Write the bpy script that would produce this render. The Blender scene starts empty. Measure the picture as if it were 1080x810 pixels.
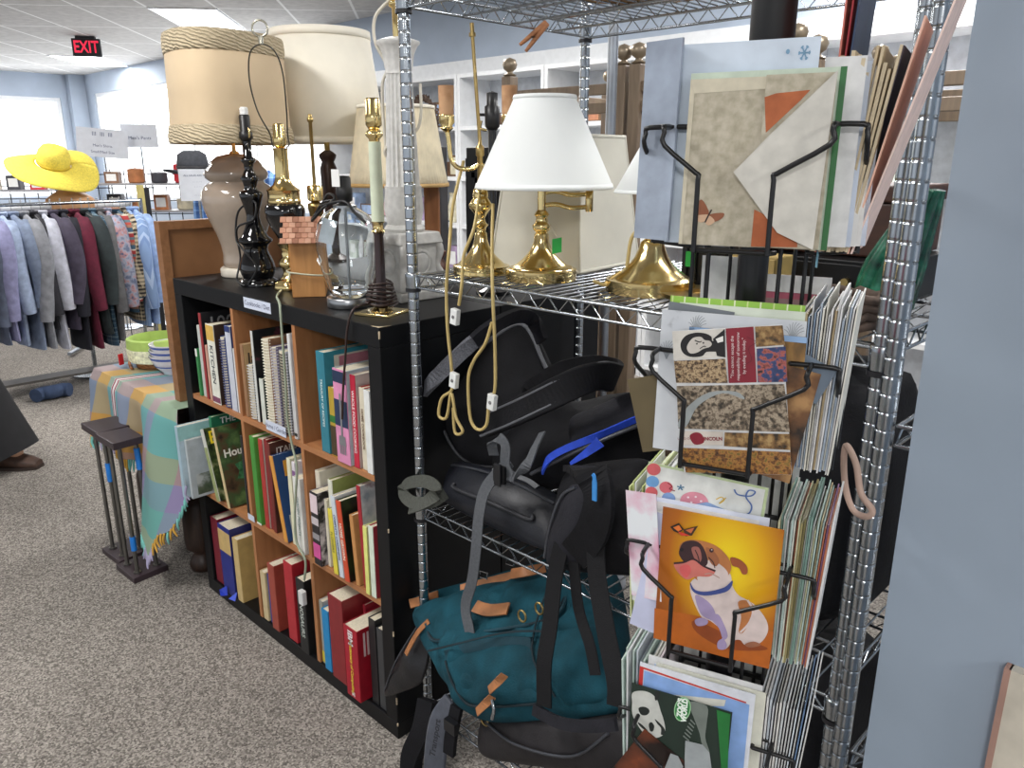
AMBIENT = .75; LIGHT = 1.0; WIN = 1.8
import bpy, bmesh, math, random
import numpy as np
from mathutils import Vector, Matrix, noise as mnoise
random.seed(7)
C = bpy.context.scene.collection
PI = math.pi
R = math.radians

# ------------------------------------------------------------------ camera measurements (metres, z up; x along the bookcase front)
PITCH = R(16); FPX = 830.0; CAMH = 1.5; HEAD = R(134.4)
FW = (math.cos(HEAD), math.sin(HEAD)); RT = (math.sin(HEAD), -math.cos(HEAD))
def _ray(u, v):
    r = u-540; dv = v-405
    f = FPX*math.cos(PITCH)-dv*math.sin(PITCH); d = dv*math.cos(PITCH)+FPX*math.sin(PITCH)
    return FW[0]*f+RT[0]*r, FW[1]*f+RT[1]*r, -d
def at(u, v, y=None, z=None, x=None):
    """The place in the room seen at pixel u, v of the photograph, on the plane x, y or z = const."""
    X, Y, Z = _ray(u, v)
    t = y/Y if y is not None else ((z-CAMH)/Z if z is not None else x/X)
    return Vector((X*t, Y*t, CAMH+Z*t))
def fwd_right(f, r, z=0.0):
    return Vector((FW[0]*f+RT[0]*r, FW[1]*f+RT[1]*r, z))

# ------------------------------------------------------------------ materials
def lin(c):
    return tuple(((x/255)/12.92 if x/255 <= .04045 else ((x/255+.055)/1.055)**2.4) for x in c)
_mats = {}
def nodes(name):
    m = bpy.data.materials.new(name); m.use_nodes = True
    nt = m.node_tree; return m, nt, nt.nodes['Principled BSDF']
def ramp(nt, stops, interp='LINEAR'):
    r = nt.nodes.new('ShaderNodeValToRGB'); r.color_ramp.interpolation = interp
    e = r.color_ramp.elements
    while len(e) < len(stops): e.new(.5)
    for i, (p, c) in enumerate(stops):
        e[i].position = p; e[i].color = (*lin(c), 1)
    return r
def coords(nt, kind='Object', scale=(1,1,1), rot=(0,0,0), loc=(0,0,0)):
    t = nt.nodes.new('ShaderNodeTexCoord'); m = nt.nodes.new('ShaderNodeMapping')
    m.inputs['Scale'].default_value = scale; m.inputs['Rotation'].default_value = rot; m.inputs['Location'].default_value = loc
    nt.links.new(t.outputs[kind], m.inputs['Vector']); return m
def mat(name, rgb, rough=.6, metal=0.0, var=.06, vscale=20, bump=0, bscale=60, coat=0, emit=0, sheen=0, stretch=(1,1,1), spec=.5):
    key = (name, rgb, rough)
    if key in _mats: return _mats[key]
    m, nt, b = nodes(name)
    b.inputs['Roughness'].default_value = rough; b.inputs['Metallic'].default_value = metal
    b.inputs['Specular IOR Level'].default_value = spec
    if coat: b.inputs['Coat Weight'].default_value = coat; b.inputs['Coat Roughness'].default_value = .05
    if sheen: b.inputs['Sheen Weight'].default_value = sheen
    mp = coords(nt, 'Object', stretch)
    n = nt.nodes.new('ShaderNodeTexNoise'); n.inputs['Scale'].default_value = vscale; n.inputs['Detail'].default_value = 4
    nt.links.new(mp.outputs[0], n.inputs['Vector'])
    lo = tuple(max(0, c*(1-var)) for c in rgb); hi = tuple(min(255, c*(1+var)) for c in rgb)
    r = ramp(nt, [(.3, lo), (.7, hi)])
    nt.links.new(n.outputs['Fac'], r.inputs[0]); nt.links.new(r.outputs[0], b.inputs['Base Color'])
    if emit:
        nt.links.new(r.outputs[0], b.inputs['Emission Color']); b.inputs['Emission Strength'].default_value = emit
    if bump:
        n2 = nt.nodes.new('ShaderNodeTexNoise'); n2.inputs['Scale'].default_value = bscale; n2.inputs['Detail'].default_value = 3
        nt.links.new(mp.outputs[0], n2.inputs['Vector'])
        bp = nt.nodes.new('ShaderNodeBump'); bp.inputs['Strength'].default_value = bump; bp.inputs['Distance'].default_value = .004
        nt.links.new(n2.outputs['Fac'], bp.inputs['Height']); nt.links.new(bp.outputs[0], b.inputs['Normal'])
    _mats[key] = m
    return m
def photo(name, stops, scale=40, rough=.4, detail=6, kind='Object', stretch=(1,1,1), dist=0):
    """A printed picture or patterned cloth: noise run through a ramp."""
    if name in _mats: return _mats[name]
    m, nt, b = nodes(name); b.inputs['Roughness'].default_value = rough
    mp = coords(nt, kind, stretch)
    n = nt.nodes.new('ShaderNodeTexNoise'); n.inputs['Scale'].default_value = scale; n.inputs['Detail'].default_value = detail
    n.inputs['Distortion'].default_value = dist
    nt.links.new(mp.outputs[0], n.inputs['Vector'])
    r = ramp(nt, stops); nt.links.new(n.outputs['Fac'], r.inputs[0]); nt.links.new(r.outputs[0], b.inputs['Base Color'])
    _mats[name] = m; return m
def bands(name, stops, axis='X', scale=10, rough=.7, interp='CONSTANT', axis2=None, stops2=None, scale2=None, mixf=.5, rot=(0,0,0), kind='Object'):
    """Repeating stripes along one axis, or two axes mixed for a check."""
    if name in _mats: return _mats[name]
    m, nt, b = nodes(name); b.inputs['Roughness'].default_value = rough
    mp = coords(nt, kind, rot=rot)
    sep = nt.nodes.new('ShaderNodeSeparateXYZ'); nt.links.new(mp.outputs[0], sep.inputs[0])
    def one(ax, sc, st):
        mu = nt.nodes.new('ShaderNodeMath'); mu.operation = 'MULTIPLY'; mu.inputs[1].default_value = sc
        nt.links.new(sep.outputs[ax], mu.inputs[0])
        fr = nt.nodes.new('ShaderNodeMath'); fr.operation = 'FRACT'; nt.links.new(mu.outputs[0], fr.inputs[0])
        r = ramp(nt, st, interp); nt.links.new(fr.outputs[0], r.inputs[0]); return r
    o = one(axis, scale, stops)
    if axis2:
        o2 = one(axis2, scale2 or scale, stops2 or stops)
        mx = nt.nodes.new('ShaderNodeMix'); mx.data_type = 'RGBA'; mx.inputs[0].default_value = mixf
        nt.links.new(o.outputs[0], mx.inputs[6]); nt.links.new(o2.outputs[0], mx.inputs[7])
        nt.links.new(mx.outputs[2], b.inputs['Base Color'])
    else: nt.links.new(o.outputs[0], b.inputs['Base Color'])
    _mats[name] = m; return m
def wood(name, a, b_, scale=6, stretch=(1,8,8), rough=.5):
    if name in _mats: return _mats[name]
    m, nt, b = nodes(name); b.inputs['Roughness'].default_value = rough
    mp = coords(nt, 'Object', stretch)
    n = nt.nodes.new('ShaderNodeTexNoise'); n.inputs['Scale'].default_value = scale; n.inputs['Detail'].default_value = 8; n.inputs['Distortion'].default_value = .6
    nt.links.new(mp.outputs[0], n.inputs['Vector'])
    r = ramp(nt, [(.3, a), (.7, b_)]); nt.links.new(n.outputs['Fac'], r.inputs[0]); nt.links.new(r.outputs[0], b.inputs['Base Color'])
    _mats[name] = m; return m

brass = mat('brass', (236,212,152), .17, 1, .05)
brass_dull = mat('aged_brass', (176,152,100), .32, 1, .08)
chrome = mat('chrome', (178,184,190), .22, 1, .05)
zinc = mat('zinc_pole', (150,155,162), .42, .9, .05)
blackwire = mat('black_wire', (16,16,18), .35)
blackpaint = mat('black_paint', (13,14,17), .45, 0, .12, 30, .05, 200, spec=.3)
glossblack = mat('gloss_black', (10,10,13), .08, 0, .02, coat=.6)
beech = wood('beech_veneer', (158,105,66), (180,124,80), 5, (8,8,1))
beech_flat = wood('beech_veneer_flat', (158,105,66), (180,124,80), 5, (1,8,8))
white = mat('white_paint', (226,228,230), .5, 0, .02)
paper = mat('paper', (226,226,224), .7, 0, .03)
cream = mat('cream_fabric', (250,244,228), .85, 0, .01, 20, .02, 300)
blackcloth = mat('black_cloth', (17,17,21), .75, 0, .15, 30, .25, 180, spec=.25)
blackcloth2 = mat('charcoal_cloth', (34,34,40), .8, 0, .12, 30, .25, 180, spec=.25)
webbing = mat('black_webbing', (20,20,23), .7, 0, .1, 200, .3, 500, spec=.3)
greyweb = mat('grey_webbing', (84,87,92), .7, 0, .08, 200, .3, 500)
pages = mat('page_edges', (222,213,190), .8, 0, .05, 200)
tanleather = mat('tan_leather', (168,112,70), .5, 0, .1, 40)

# ------------------------------------------------------------------ mesh building
def cr(pts, n=8, closed=False):
    """Smooth curve through the points."""
    P = [Vector(p) for p in pts]; out = []; m = len(P)
    for i in range(m if closed else m-1):
        if closed: p0, p1, p2, p3 = P[(i-1) % m], P[i], P[(i+1) % m], P[(i+2) % m]
        else: p0, p1, p2, p3 = P[max(i-1,0)], P[i], P[i+1], P[min(i+2,m-1)]
        for k in range(n):
            t = k/n
            out.append(.5*((2*p1)+(p2-p0)*t+(2*p0-5*p1+4*p2-p3)*t*t+(3*p1-p0-3*p2+p3)*t**3))
    if not closed: out.append(P[-1].copy())
    return out
class MB:
    def __init__(s): s.v = []; s.f = []; s.m = []; s.s = []; s.mats = []
    def mi(s, m):
        if m not in s.mats: s.mats.append(m)
        return s.mats.index(m)
    def add(s, vs, fs, m, smooth=False, M=None):
        o = len(s.v); k = s.mi(m)
        for p in vs: s.v.append(tuple(M @ Vector(p)) if M else tuple(p))
        for f in fs: s.f.append([i+o for i in f]); s.m.append(k); s.s.append(smooth)
        return s
    def box(s, c, d, m, M=None, taper=1):
        x, y, z = d[0]/2, d[1]/2, d[2]/2; t = taper
        vs = [(-x,-y,-z),(x,-y,-z),(x,y,-z),(-x,y,-z),(-x*t,-y*t,z),(x*t,-y*t,z),(x*t,y*t,z),(-x*t,y*t,z)]
        vs = [(a+c[0], b+c[1], e+c[2]) for a, b, e in vs]
        return s.add(vs, [(0,3,2,1),(4,5,6,7),(0,1,5,4),(1,2,6,5),(2,3,7,6),(3,0,4,7)], m, False, M)
    def bar(s, lo, hi, m, M=None):
        return s.box([(a+b)/2 for a, b in zip(lo,hi)], [b-a for a, b in zip(lo,hi)], m, M)
    def tube(s, pts, r, m, n=8, closed=False, M=None):
        P = [Vector(p) for p in pts]; k = len(P)
        rs = r if isinstance(r, (list,tuple)) else [r]*k
        T = []
        for i in range(k):
            a = P[(i-1) % k] if closed else P[max(i-1,0)]; b = P[(i+1) % k] if closed else P[min(i+1,k-1)]
            t = (b-a); T.append(t.normalized() if t.length > 1e-9 else Vector((0,0,1)))
        up = Vector((0,0,1)) if abs(T[0].z) < .9 else Vector((1,0,0))
        N = (up-T[0]*up.dot(T[0])).normalized(); vs = []; fs = []
        for i in range(k):
            N = (N-T[i]*N.dot(T[i])); N = N.normalized() if N.length > 1e-6 else T[i].orthogonal().normalized()
            B = T[i].cross(N)
            for j in range(n):
                a = 2*PI*j/n; vs.append(P[i]+(N*math.cos(a)+B*math.sin(a))*rs[i])
        for i in range(k if closed else k-1):
            for j in range(n):
                a, b = i*n, ((i+1) % k)*n
                fs.append((a+j, a+(j+1) % n, b+(j+1) % n, b+j))
        if not closed: fs.append(tuple(range(n-1,-1,-1))); fs.append(tuple(range((k-1)*n, k*n)))
        return s.add(vs, fs, m, True, M)
    def cyl(s, a, b, r, m, n=16, M=None, r2=None):
        return s.tube([a, b], [r, r if r2 is None else r2], m, n, False, M)
    def lathe(s, prof, m, n=36, c=(0,0,0), M=None, sx=1, sy=1, caps=True, smooth=True, rmod=None):
        vs = []; fs = []; k = len(prof)
        for r, z in prof:
            for j in range(n):
                a = 2*PI*j/n; q = r*(rmod(a, z) if rmod else 1)
                vs.append((c[0]+q*math.cos(a)*sx, c[1]+q*math.sin(a)*sy, c[2]+z))
        for i in range(k-1):
            for j in range(n):
                fs.append((i*n+j, i*n+(j+1) % n, (i+1)*n+(j+1) % n, (i+1)*n+j))
        if caps:
            if prof[0][0] > 1e-5: fs.append(tuple(range(n-1,-1,-1)))
            if prof[-1][0] > 1e-5: fs.append(tuple(range((k-1)*n, k*n)))
        return s.add(vs, fs, m, smooth, M)
    def ribbon(s, pts, w, th, m, side=(1,0,0), M=None):
        P = [Vector(p) for p in pts]; k = len(P); vs = []; fs = []
        for i in range(k):
            t = (P[min(i+1,k-1)]-P[max(i-1,0)]).normalized()
            sd = Vector(side[i] if isinstance(side, list) else side); sd = (sd-t*sd.dot(t))
            sd = sd.normalized() if sd.length > 1e-6 else t.orthogonal().normalized()
            nn = t.cross(sd); ww = w[i] if isinstance(w, list) else w
            for a, b in ((-1,-1),(1,-1),(1,1),(-1,1)): vs.append(P[i]+sd*a*ww/2+nn*b*th/2)
        for i in range(k-1):
            for j in range(4): fs.append((i*4+j, i*4+(j+1) % 4, (i+1)*4+(j+1) % 4, (i+1)*4+j))
        fs.append((3,2,1,0)); fs.append(((k-1)*4,(k-1)*4+1,(k-1)*4+2,(k-1)*4+3))
        return s.add(vs, fs, m, False, M)
    def prism(s, poly, z0, z1, m, M=None):
        n = len(poly); vs = [(x,y,z0) for x,y in poly]+[(x,y,z1) for x,y in poly]
        fs = [tuple(range(n-1,-1,-1)), tuple(range(n,2*n))]+[(i,(i+1) % n,n+(i+1) % n,n+i) for i in range(n)]
        return s.add(vs, fs, m, False, M)
    def ball(s, c, r, m, n=20, k=12, sc=(1,1,1), M=None, e=1.0, wob=0, seed=0):
        vs = []; fs = []
        pw = lambda q: math.copysign(abs(q)**e, q)
        for i in range(k+1):
            t = -PI/2+PI*i/k
            for j in range(n):
                a = 2*PI*j/n
                p = Vector((pw(math.cos(t))*pw(math.cos(a)), pw(math.cos(t))*pw(math.sin(a)), pw(math.sin(t))))
                q = 1+wob*mnoise.noise(p*2.3+Vector((seed,seed*1.7,0)))
                vs.append((c[0]+p.x*r*sc[0]*q, c[1]+p.y*r*sc[1]*q, c[2]+p.z*r*sc[2]*q))
        for i in range(k):
            for j in range(n): fs.append((i*n+j, i*n+(j+1) % n, (i+1)*n+(j+1) % n, (i+1)*n+j))
        return s.add(vs, fs, m, True, M)
    def grid(s, fn, nu, nv, m, smooth=True, M=None, closed_u=False):
        vs = [fn(i/nu, j/nv) for j in range(nv+1) for i in range(nu+1)]
        fs = [(j*(nu+1)+i, j*(nu+1)+i+1, (j+1)*(nu+1)+i+1, (j+1)*(nu+1)+i) for j in range(nv) for i in range(nu)]
        return s.add(vs, fs, m, smooth, M)
    def build(s, name, parent=None, bevel=0, solid=0, sub=0):
        me = bpy.data.meshes.new(name); me.from_pydata(s.v, [], s.f)
        for m in s.mats: me.materials.append(m)
        me.polygons.foreach_set('material_index', s.m); me.polygons.foreach_set('use_smooth', s.s)
        me.update()
        if any(s.s): me.set_sharp_from_angle(angle=R(62))
        o = bpy.data.objects.new(name, me); C.objects.link(o); o.parent = parent
        if solid: q = o.modifiers.new('solid','SOLIDIFY'); q.thickness = solid; q.offset = 0
        if bevel:
            q = o.modifiers.new('bevel','BEVEL'); q.width = bevel; q.segments = 2; q.limit_method = 'ANGLE'; q.angle_limit = R(50)
        if sub: q = o.modifiers.new('sub','SUBSURF'); q.levels = sub; q.render_levels = sub
        return o
def tag(o, label, cat, group=None, kind=None):
    o['label'] = label; o['category'] = cat
    if group: o['group'] = group
    if kind: o['kind'] = kind
    return o
def thing(name, label, cat, loc=(0,0,0), rotz=0, group=None):
    o = bpy.data.objects.new(name, None); C.objects.link(o); o.empty_display_size = .05
    o.location = loc; o.rotation_euler = (0,0,rotz); return tag(o, label, cat, group)
def solo(name, mb, label, cat, loc=(0,0,0), rotz=0, group=None, **k):
    o = mb.build(name, None, **k); o.location = loc; o.rotation_euler = (0,0,rotz); return tag(o, label, cat, group)
def struct(name, mb, parent=None, **k):
    o = mb.build(name, parent, **k)
    if parent is None: o['kind'] = 'structure'
    return o
def text_mesh(txt, size, m, align='CENTER', sx=1, shear=0, bold=.0):
    cu = bpy.data.curves.new('lettering','FONT'); cu.body = txt; cu.size = size; cu.align_x = align; cu.align_y = 'CENTER'; cu.shear = shear
    cu.offset = bold; cu.resolution_u = 3
    ob = bpy.data.objects.new('lettering', cu); C.objects.link(ob)
    dg = bpy.context.evaluated_depsgraph_get(); me = bpy.data.meshes.new_from_object(ob.evaluated_get(dg))
    bpy.data.objects.remove(ob); me.materials.clear(); me.materials.append(m)
    if sx != 1:
        for v in me.vertices: v.co.x *= sx
    return me
def lettering(txt, size, m, parent, M, name='lettering', **k):
    """Flat letters; M takes the text's own x (reading) / y (up) / z (out) to the parent's space."""
    me = text_mesh(txt, size, m, **k); me.transform(M)
    o = bpy.data.objects.new(name, me); C.objects.link(o); o.parent = parent
    return o
def frame_M(o, x, y):
    x = Vector(x).normalized(); y = Vector(y).normalized(); z = x.cross(y)
    return Matrix(((x.x,y.x,z.x,o[0]),(x.y,y.y,z.y,o[1]),(x.z,y.z,z.z,o[2]),(0,0,0,1)))
def dup(root, loc, rotz=None, label=None, group=None):
    r = root.copy(); C.objects.link(r); r.location = loc
    if rotz is not None: r.rotation_euler = (0,0,rotz)
    if label: r['label'] = label
    if group: r['group'] = group
    for ch in list(root.children):
        c = ch.copy(); C.objects.link(c); c.parent = r
        for g in list(ch.children):
            d = g.copy(); C.objects.link(d); d.parent = c
    return r

def pleated(name, a, b_, scale, rot=(0,0,0)):
    """Gathered fabric: slanting waves in colour and relief."""
    m, nt, b = nodes(name); b.inputs['Roughness'].default_value = .85
    mp = coords(nt, 'Object', rot=rot)
    w_ = nt.nodes.new('ShaderNodeTexWave'); w_.wave_type = 'BANDS'; w_.bands_direction = 'Z'; w_.inputs['Scale'].default_value = scale; w_.inputs['Distortion'].default_value = 5; w_.inputs['Detail'].default_value = 2; w_.inputs['Detail Scale'].default_value = 1.2
    nt.links.new(mp.outputs[0], w_.inputs['Vector']); r = ramp(nt, [(0,a),(1,b_)]); nt.links.new(w_.outputs['Fac'], r.inputs[0]); nt.links.new(r.outputs[0], b.inputs['Base Color'])
    bp = nt.nodes.new('ShaderNodeBump'); bp.inputs['Strength'].default_value = .7; bp.inputs['Distance'].default_value = .006; nt.links.new(w_.outputs['Fac'], bp.inputs['Height']); nt.links.new(bp.outputs[0], b.inputs['Normal'])
    return m
# ------------------------------------------------------------------ camera, world, lights
cam = bpy.data.cameras.new('camera'); co = bpy.data.objects.new('camera', cam); C.objects.link(co)
co.location = (0,0,CAMH); co.rotation_euler = (PI/2-PITCH, 0, HEAD-PI/2)
cam.sensor_width = 36; cam.lens = 36*FPX/1080; cam.clip_start = .01; cam.clip_end = 100
bpy.context.scene.camera = co
sc = bpy.context.scene
sc.view_settings.view_transform = 'Standard'; sc.view_settings.look = 'None'; sc.view_settings.exposure = 0.0; sc.view_settings.gamma = 1.0
w = bpy.data.worlds.new('world'); sc.world = w; w.use_nodes = True
w.node_tree.nodes['Background'].inputs[0].default_value = (.88,.93,1.0,1); w.node_tree.nodes['Background'].inputs[1].default_value = AMBIENT
def area(name, loc, rot, sx, sy, power, col=(1,1,1), spread=PI):
    l = bpy.data.lights.new(name,'AREA'); l.shape = 'RECTANGLE'; l.size = sx; l.size_y = sy; l.energy = power; l.color = col; l.spread = spread
    o = bpy.data.objects.new(name, l); C.objects.link(o); o.location = loc; o.rotation_euler = rot; return o

# ------------------------------------------------------------------ floor, ceiling, walls
GA = R(140.5); CEIL = 2.8
GD = Vector((math.cos(GA), math.sin(GA), 0)); GN = Vector((math.sin(GA), -math.cos(GA), 0))
def carpet():
    m, nt, b = nodes('carpet'); b.inputs['Roughness'].default_value = .95; b.inputs['Specular IOR Level'].default_value = .1
    mp = coords(nt)
    n = nt.nodes.new('ShaderNodeTexVoronoi'); n.inputs['Scale'].default_value = 210
    n2 = nt.nodes.new('ShaderNodeTexNoise'); n2.inputs['Scale'].default_value = 1.4; n2.inputs['Detail'].default_value = 4
    nt.links.new(mp.outputs[0], n.inputs['Vector']); nt.links.new(mp.outputs[0], n2.inputs['Vector'])
    sp_ = nt.nodes.new('ShaderNodeSeparateColor'); nt.links.new(n.outputs['Color'], sp_.inputs[0])
    r = ramp(nt, [(0,(100,95,90)),(.5,(142,136,130)),(1,(186,179,170))]); nt.links.new(sp_.outputs[0], r.inputs[0])
    r2 = ramp(nt, [(.3,(225,225,225)),(.7,(255,255,255))]); nt.links.new(n2.outputs['Fac'], r2.inputs[0])
    mx = nt.nodes.new('ShaderNodeMix'); mx.data_type = 'RGBA'; mx.blend_type = 'MULTIPLY'; mx.inputs[0].default_value = 1
    nt.links.new(r.outputs[0], mx.inputs[6]); nt.links.new(r2.outputs[0], mx.inputs[7]); nt.links.new(mx.outputs[2], b.inputs['Base Color'])
    bp = nt.nodes.new('ShaderNodeBump'); bp.inputs['Strength'].default_value = .6; bp.inputs['Distance'].default_value = .004
    nt.links.new(sp_.outputs[0], bp.inputs['Height']); nt.links.new(bp.outputs[0], b.inputs['Normal'])
    return m
def ceiling_mat():
    m, nt, b = nodes('ceiling_tiles'); b.inputs['Roughness'].default_value = .9
    mp = coords(nt, 'Object')
    sep = nt.nodes.new('ShaderNodeSeparateXYZ'); nt.links.new(mp.outputs[0], sep.inputs[0])
    def mth(op, a, bb):
        q = nt.nodes.new('ShaderNodeMath'); q.operation = op
        for i, t in enumerate((a, bb)):
            if isinstance(t, (int,float)): q.inputs[i].default_value = t
            elif t is not None: nt.links.new(t, q.inputs[i])
        return q.outputs[0]
    def line(sock, pitch, phase, wd):
        f = mth('FRACT', mth('DIVIDE', mth('SUBTRACT', sock, phase), pitch), None)
        d = mth('MINIMUM', f, mth('SUBTRACT', 1.0, f))
        return mth('LESS_THAN', d, wd/pitch/2)
    ln = mth('MAXIMUM', line(sep.outputs[0], 1.22, 7.99, .024), line(sep.outputs[1], .61, 2.43, .024))
    n = nt.nodes.new('ShaderNodeTexNoise'); n.inputs['Scale'].default_value = 14; n.inputs['Detail'].default_value = 8
    nt.links.new(mp.outputs[0], n.inputs['Vector'])
    r = ramp(nt, [(.3,(176,174,172)),(.7,(196,194,191))]); nt.links.new(n.outputs['Fac'], r.inputs[0])
    mx = nt.nodes.new('ShaderNodeMix'); mx.data_type = 'RGBA'; nt.links.new(ln, mx.inputs[0]); nt.links.new(r.outputs[0], mx.inputs[6])
    mx.inputs[7].default_value = (*lin((232,232,230)), 1); nt.links.new(mx.outputs[2], b.inputs['Base Color'])
    return m
WX = -14.7; WY = 4.9
fl = MB(); fl.bar((WX,-5,-.05),(4.5,WY,0), carpet()); struct('floor', fl)
ce = MB(); cl = ceiling_mat()
# ceiling slab built in the tile grid's own axes, then turned to it
Minv = Matrix.Rotation(-GA, 4, 'Z')
pts = [Minv @ Vector(p) for p in ((WX,-5,CEIL),(4.5,-5,CEIL),(4.5,WY,CEIL),(WX,WY,CEIL))]
ce.add([tuple(p) for p in pts]+[(p.x,p.y,CEIL+.05) for p in pts], [(0,1,2,3),(7,6,5,4),(0,4,5,1),(1,5,6,2),(2,6,7,3),(3,7,4,0)], cl)
o = struct('ceiling', ce); o.rotation_euler = (0,0,GA)
wallpaint = mat('wall_paint_blue', (174,186,202), .8, 0, .03, 3)
wallpaint2 = mat('wall_paint_grey_blue', (158,172,188), .7, 0, .03, 4)
def wall_with_hole(name, axis, p, a0, a1, h0, h1, z0, z1, th=.2):
    m = MB()
    def bx(a, b, c, d):
        if axis == 'x': m.bar((p-th,a,c),(p,b,d), wallpaint)
        else: m.bar((a,p,c),(b,p+th,d), wallpaint)
    bx(a0,h0,0,CEIL); bx(h1,a1,0,CEIL); bx(h0,h1,0,z0); bx(h0,h1,z1,CEIL)
    return struct(name, m)
wall_with_hole('wall_left','x', WX, -5, WY, 1.2, 4.55, .9, 2.44)
wall_with_hole('wall_back','y', WY, WX, 4.5, -14.2, -7.4, .9, 2.5)
glow = mat('window_daylight', (250,252,255), .3, 0, .0, emit=WIN)
for nm, lo, hi, axis in (('window_1',(WX,1.2,.9),(WX,4.55,2.44),'x'),('window_2',(-14.2,WY,.9),(-7.4,WY,2.5),'y')):
    f = MB(); k = .06
    if axis == 'x':
        x0, x1 = WX-.12, WX-.02
        f.bar((x0,lo[1],lo[2]),(x1,hi[1],lo[2]+k), white); f.bar((x0,lo[1],hi[2]-k),(x1,hi[1],hi[2]), white)
        n = 3
        for i in range(n+1):
            y = lo[1]+(hi[1]-lo[1]-k)*i/n; f.bar((x0,y,lo[2]+k),(x1,y+k,hi[2]-k), white)
        p = MB(); p.bar((WX-.09,lo[1]+k,lo[2]+k),(WX-.08,hi[1]-k,hi[2]-k), glow)
    else:
        y0, y1 = WY+.02, WY+.12
        f.bar((lo[0],y0,lo[2]),(hi[0],y1,lo[2]+k), white); f.bar((lo[0],y0,hi[2]-k),(hi[0],y1,hi[2]), white)
        n = 4
        for i in range(n+1):
            x = lo[0]+(hi[0]-lo[0]-k)*i/n; f.bar((x,y0,lo[2]+k),(x+k,y1,hi[2]-k), white)
        p = MB(); p.bar((lo[0]+k,WY+.08,lo[2]+k),(hi[0]-k,WY+.09,hi[2]-k), glow)
    fo = struct(nm, f); pn = p.build('window_pane', fo)
tr = MB(); tr.bar((WX,4.66,0),(WX+.16,4.9,CEIL), wallpaint); struct('trim_1', tr)           # the pier in the corner
tr = MB(); tr.bar((-7.3,4.84,2.18),(4.4,4.9,2.3), white); struct('trim_2', tr)
bb = MB(); bb.bar((-7.3,4.88,0),(4.4,4.9,.1), white); struct('baseboard_back', bb)
# partition on the right, close to the camera
wr = MB(); wr.bar((-.283,.98,0),(2.6,1.07,CEIL), wallpaint2); struct('wall_right', wr)
tr = MB(); cr_ = mat('trim_cream', (214,206,190), .5)
tr.bar((-.138,.965,0),(-.068,.98,.93), cr_); tr.bar((-.143,.9645,0),(-.136,.98,.93), mat('trim_edge_pink',(178,140,126),.6)); struct('trim_3', tr)

# ------------------------------------------------------------------ ceiling lights, added fill panels and the exit sign
diff = mat('light_diffuser', (250,252,255), .4, 0, 0, emit=9)
for a0, b0, lab, pw in ((7.99,-2.43,'lit ceiling panel light above the lamps, nearer of the two in view',55),(11.65,-4.87,'lit ceiling panel light near the far corner windows behind the exit sign',60),
                    (4.33,-.60,'lit ceiling panel light above the clothes rack aisle',60),(4.33,-3.65,'lit ceiling panel light above the bookcase aisle to the left',60),
                    (.67,-1.82,'lit ceiling panel light above the open floor beside the camera',45),(.67,1.23,'lit ceiling panel light straight above the wire shelving unit',30),
                    (3.11,1.84,'added unseen fill panel over the white back-wall shelving, brightening the wall',45),(-2.99,-1.21,'added unseen fill panel behind the camera over the aisle',70),(-2.99,1.84,'added unseen fill panel behind the camera beside the grey partition',70)):  # these three are added, unseen fill lights for the back wall and foreground
    c = GD*(a0+.61)+GN*(b0+.305)
    t = thing('ceiling_light', lab, 'ceiling light', (c.x,c.y,CEIL-.012), GA, 'recessed ceiling lights')
    f = MB()
    for lo, hi in (((-.61,-.305,0),(.61,-.285,.012)),((-.61,.285,0),(.61,.305,.012)),((-.61,-.285,0),(-.59,.285,.012)),((.59,-.285,0),(.61,.285,.012))): f.bar(lo, hi, white)
    f.build('frame', t); d = MB(); d.bar((-.59,-.285,.002),(.59,.285,.01), diff); d.build('diffuser', t)
    area('ceiling_lamp', (c.x,c.y,CEIL-.03), (0,0,GA), 1.1, .5, pw*LIGHT, (1,.97,.93))
area('daylight_left', (WX+.3,2.9,1.7), (0,-PI/2,0), 1.4, 3.2, 25*LIGHT, (.9,.95,1))
area('daylight_back', (-10.8,WY-.15,1.7), (-PI/2,0,0), 6.5, 1.5, 22*LIGHT, (.9,.95,1))
e = at(90,39,z=2.79)
t = thing('exit_sign', 'black hanging exit sign with red letters below the ceiling', 'exit sign', (e.x,e.y,2.56), HEAD-PI/2+R(12))
m = MB(); m.box((0,0,.12),(.29,.05,.185), mat('sign_black',(32,32,36),.5)); m.build('housing', t, bevel=.006)
m = MB(); m.box((0,0,.224),(.2,.06,.024), mat('sign_black',(32,32,36),.5)); m.build('ceiling_mount', t)
lettering('EXIT', .175, mat('exit_red',(225,40,70),.4,emit=.9), t, frame_M((.0,-.0262,.12),(1,0,0),(0,0,1)), sx=.72, bold=.003)
# ------------------------------------------------------------------ bookcase (front y = 1.05, x -2.57 .. -1.455)
BX0, BX1, BF, BB, BH = -2.57, -1.455, 1.05, 1.44, 1.127
CX = [(-2.52,-2.192),(-2.176,-1.848),(-1.832,-1.505)]
CZ = [(.05,.382),(.398,.73),(.746,1.077)]
bc = thing('bookcase', 'black open bookcase of nine cubes with beech dividers, full of books', 'bookcase', (0,0,0))
m = MB(); m.bar((BX0,BF,BH-.05),(BX1,BB,BH), blackpaint); m.build('top_panel', bc, bevel=.002)
m = MB(); m.bar((BX0,BF,0),(BX1,BB,.05), blackpaint); m.build('bottom_panel', bc, bevel=.002)
for x in (BX0, BX1-.05):
    m = MB(); m.bar((x,BF+.0005,.05),(x+.05,BB,BH-.05), blackpaint); m.build('side_panel', bc, bevel=.002)
for z in (.382,.73):
    m = MB(); m.bar((BX0+.05,BF+.002,z),(BX1-.05,BB-.012,z+.016), beech_flat); m.build('shelf_board', bc)
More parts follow.
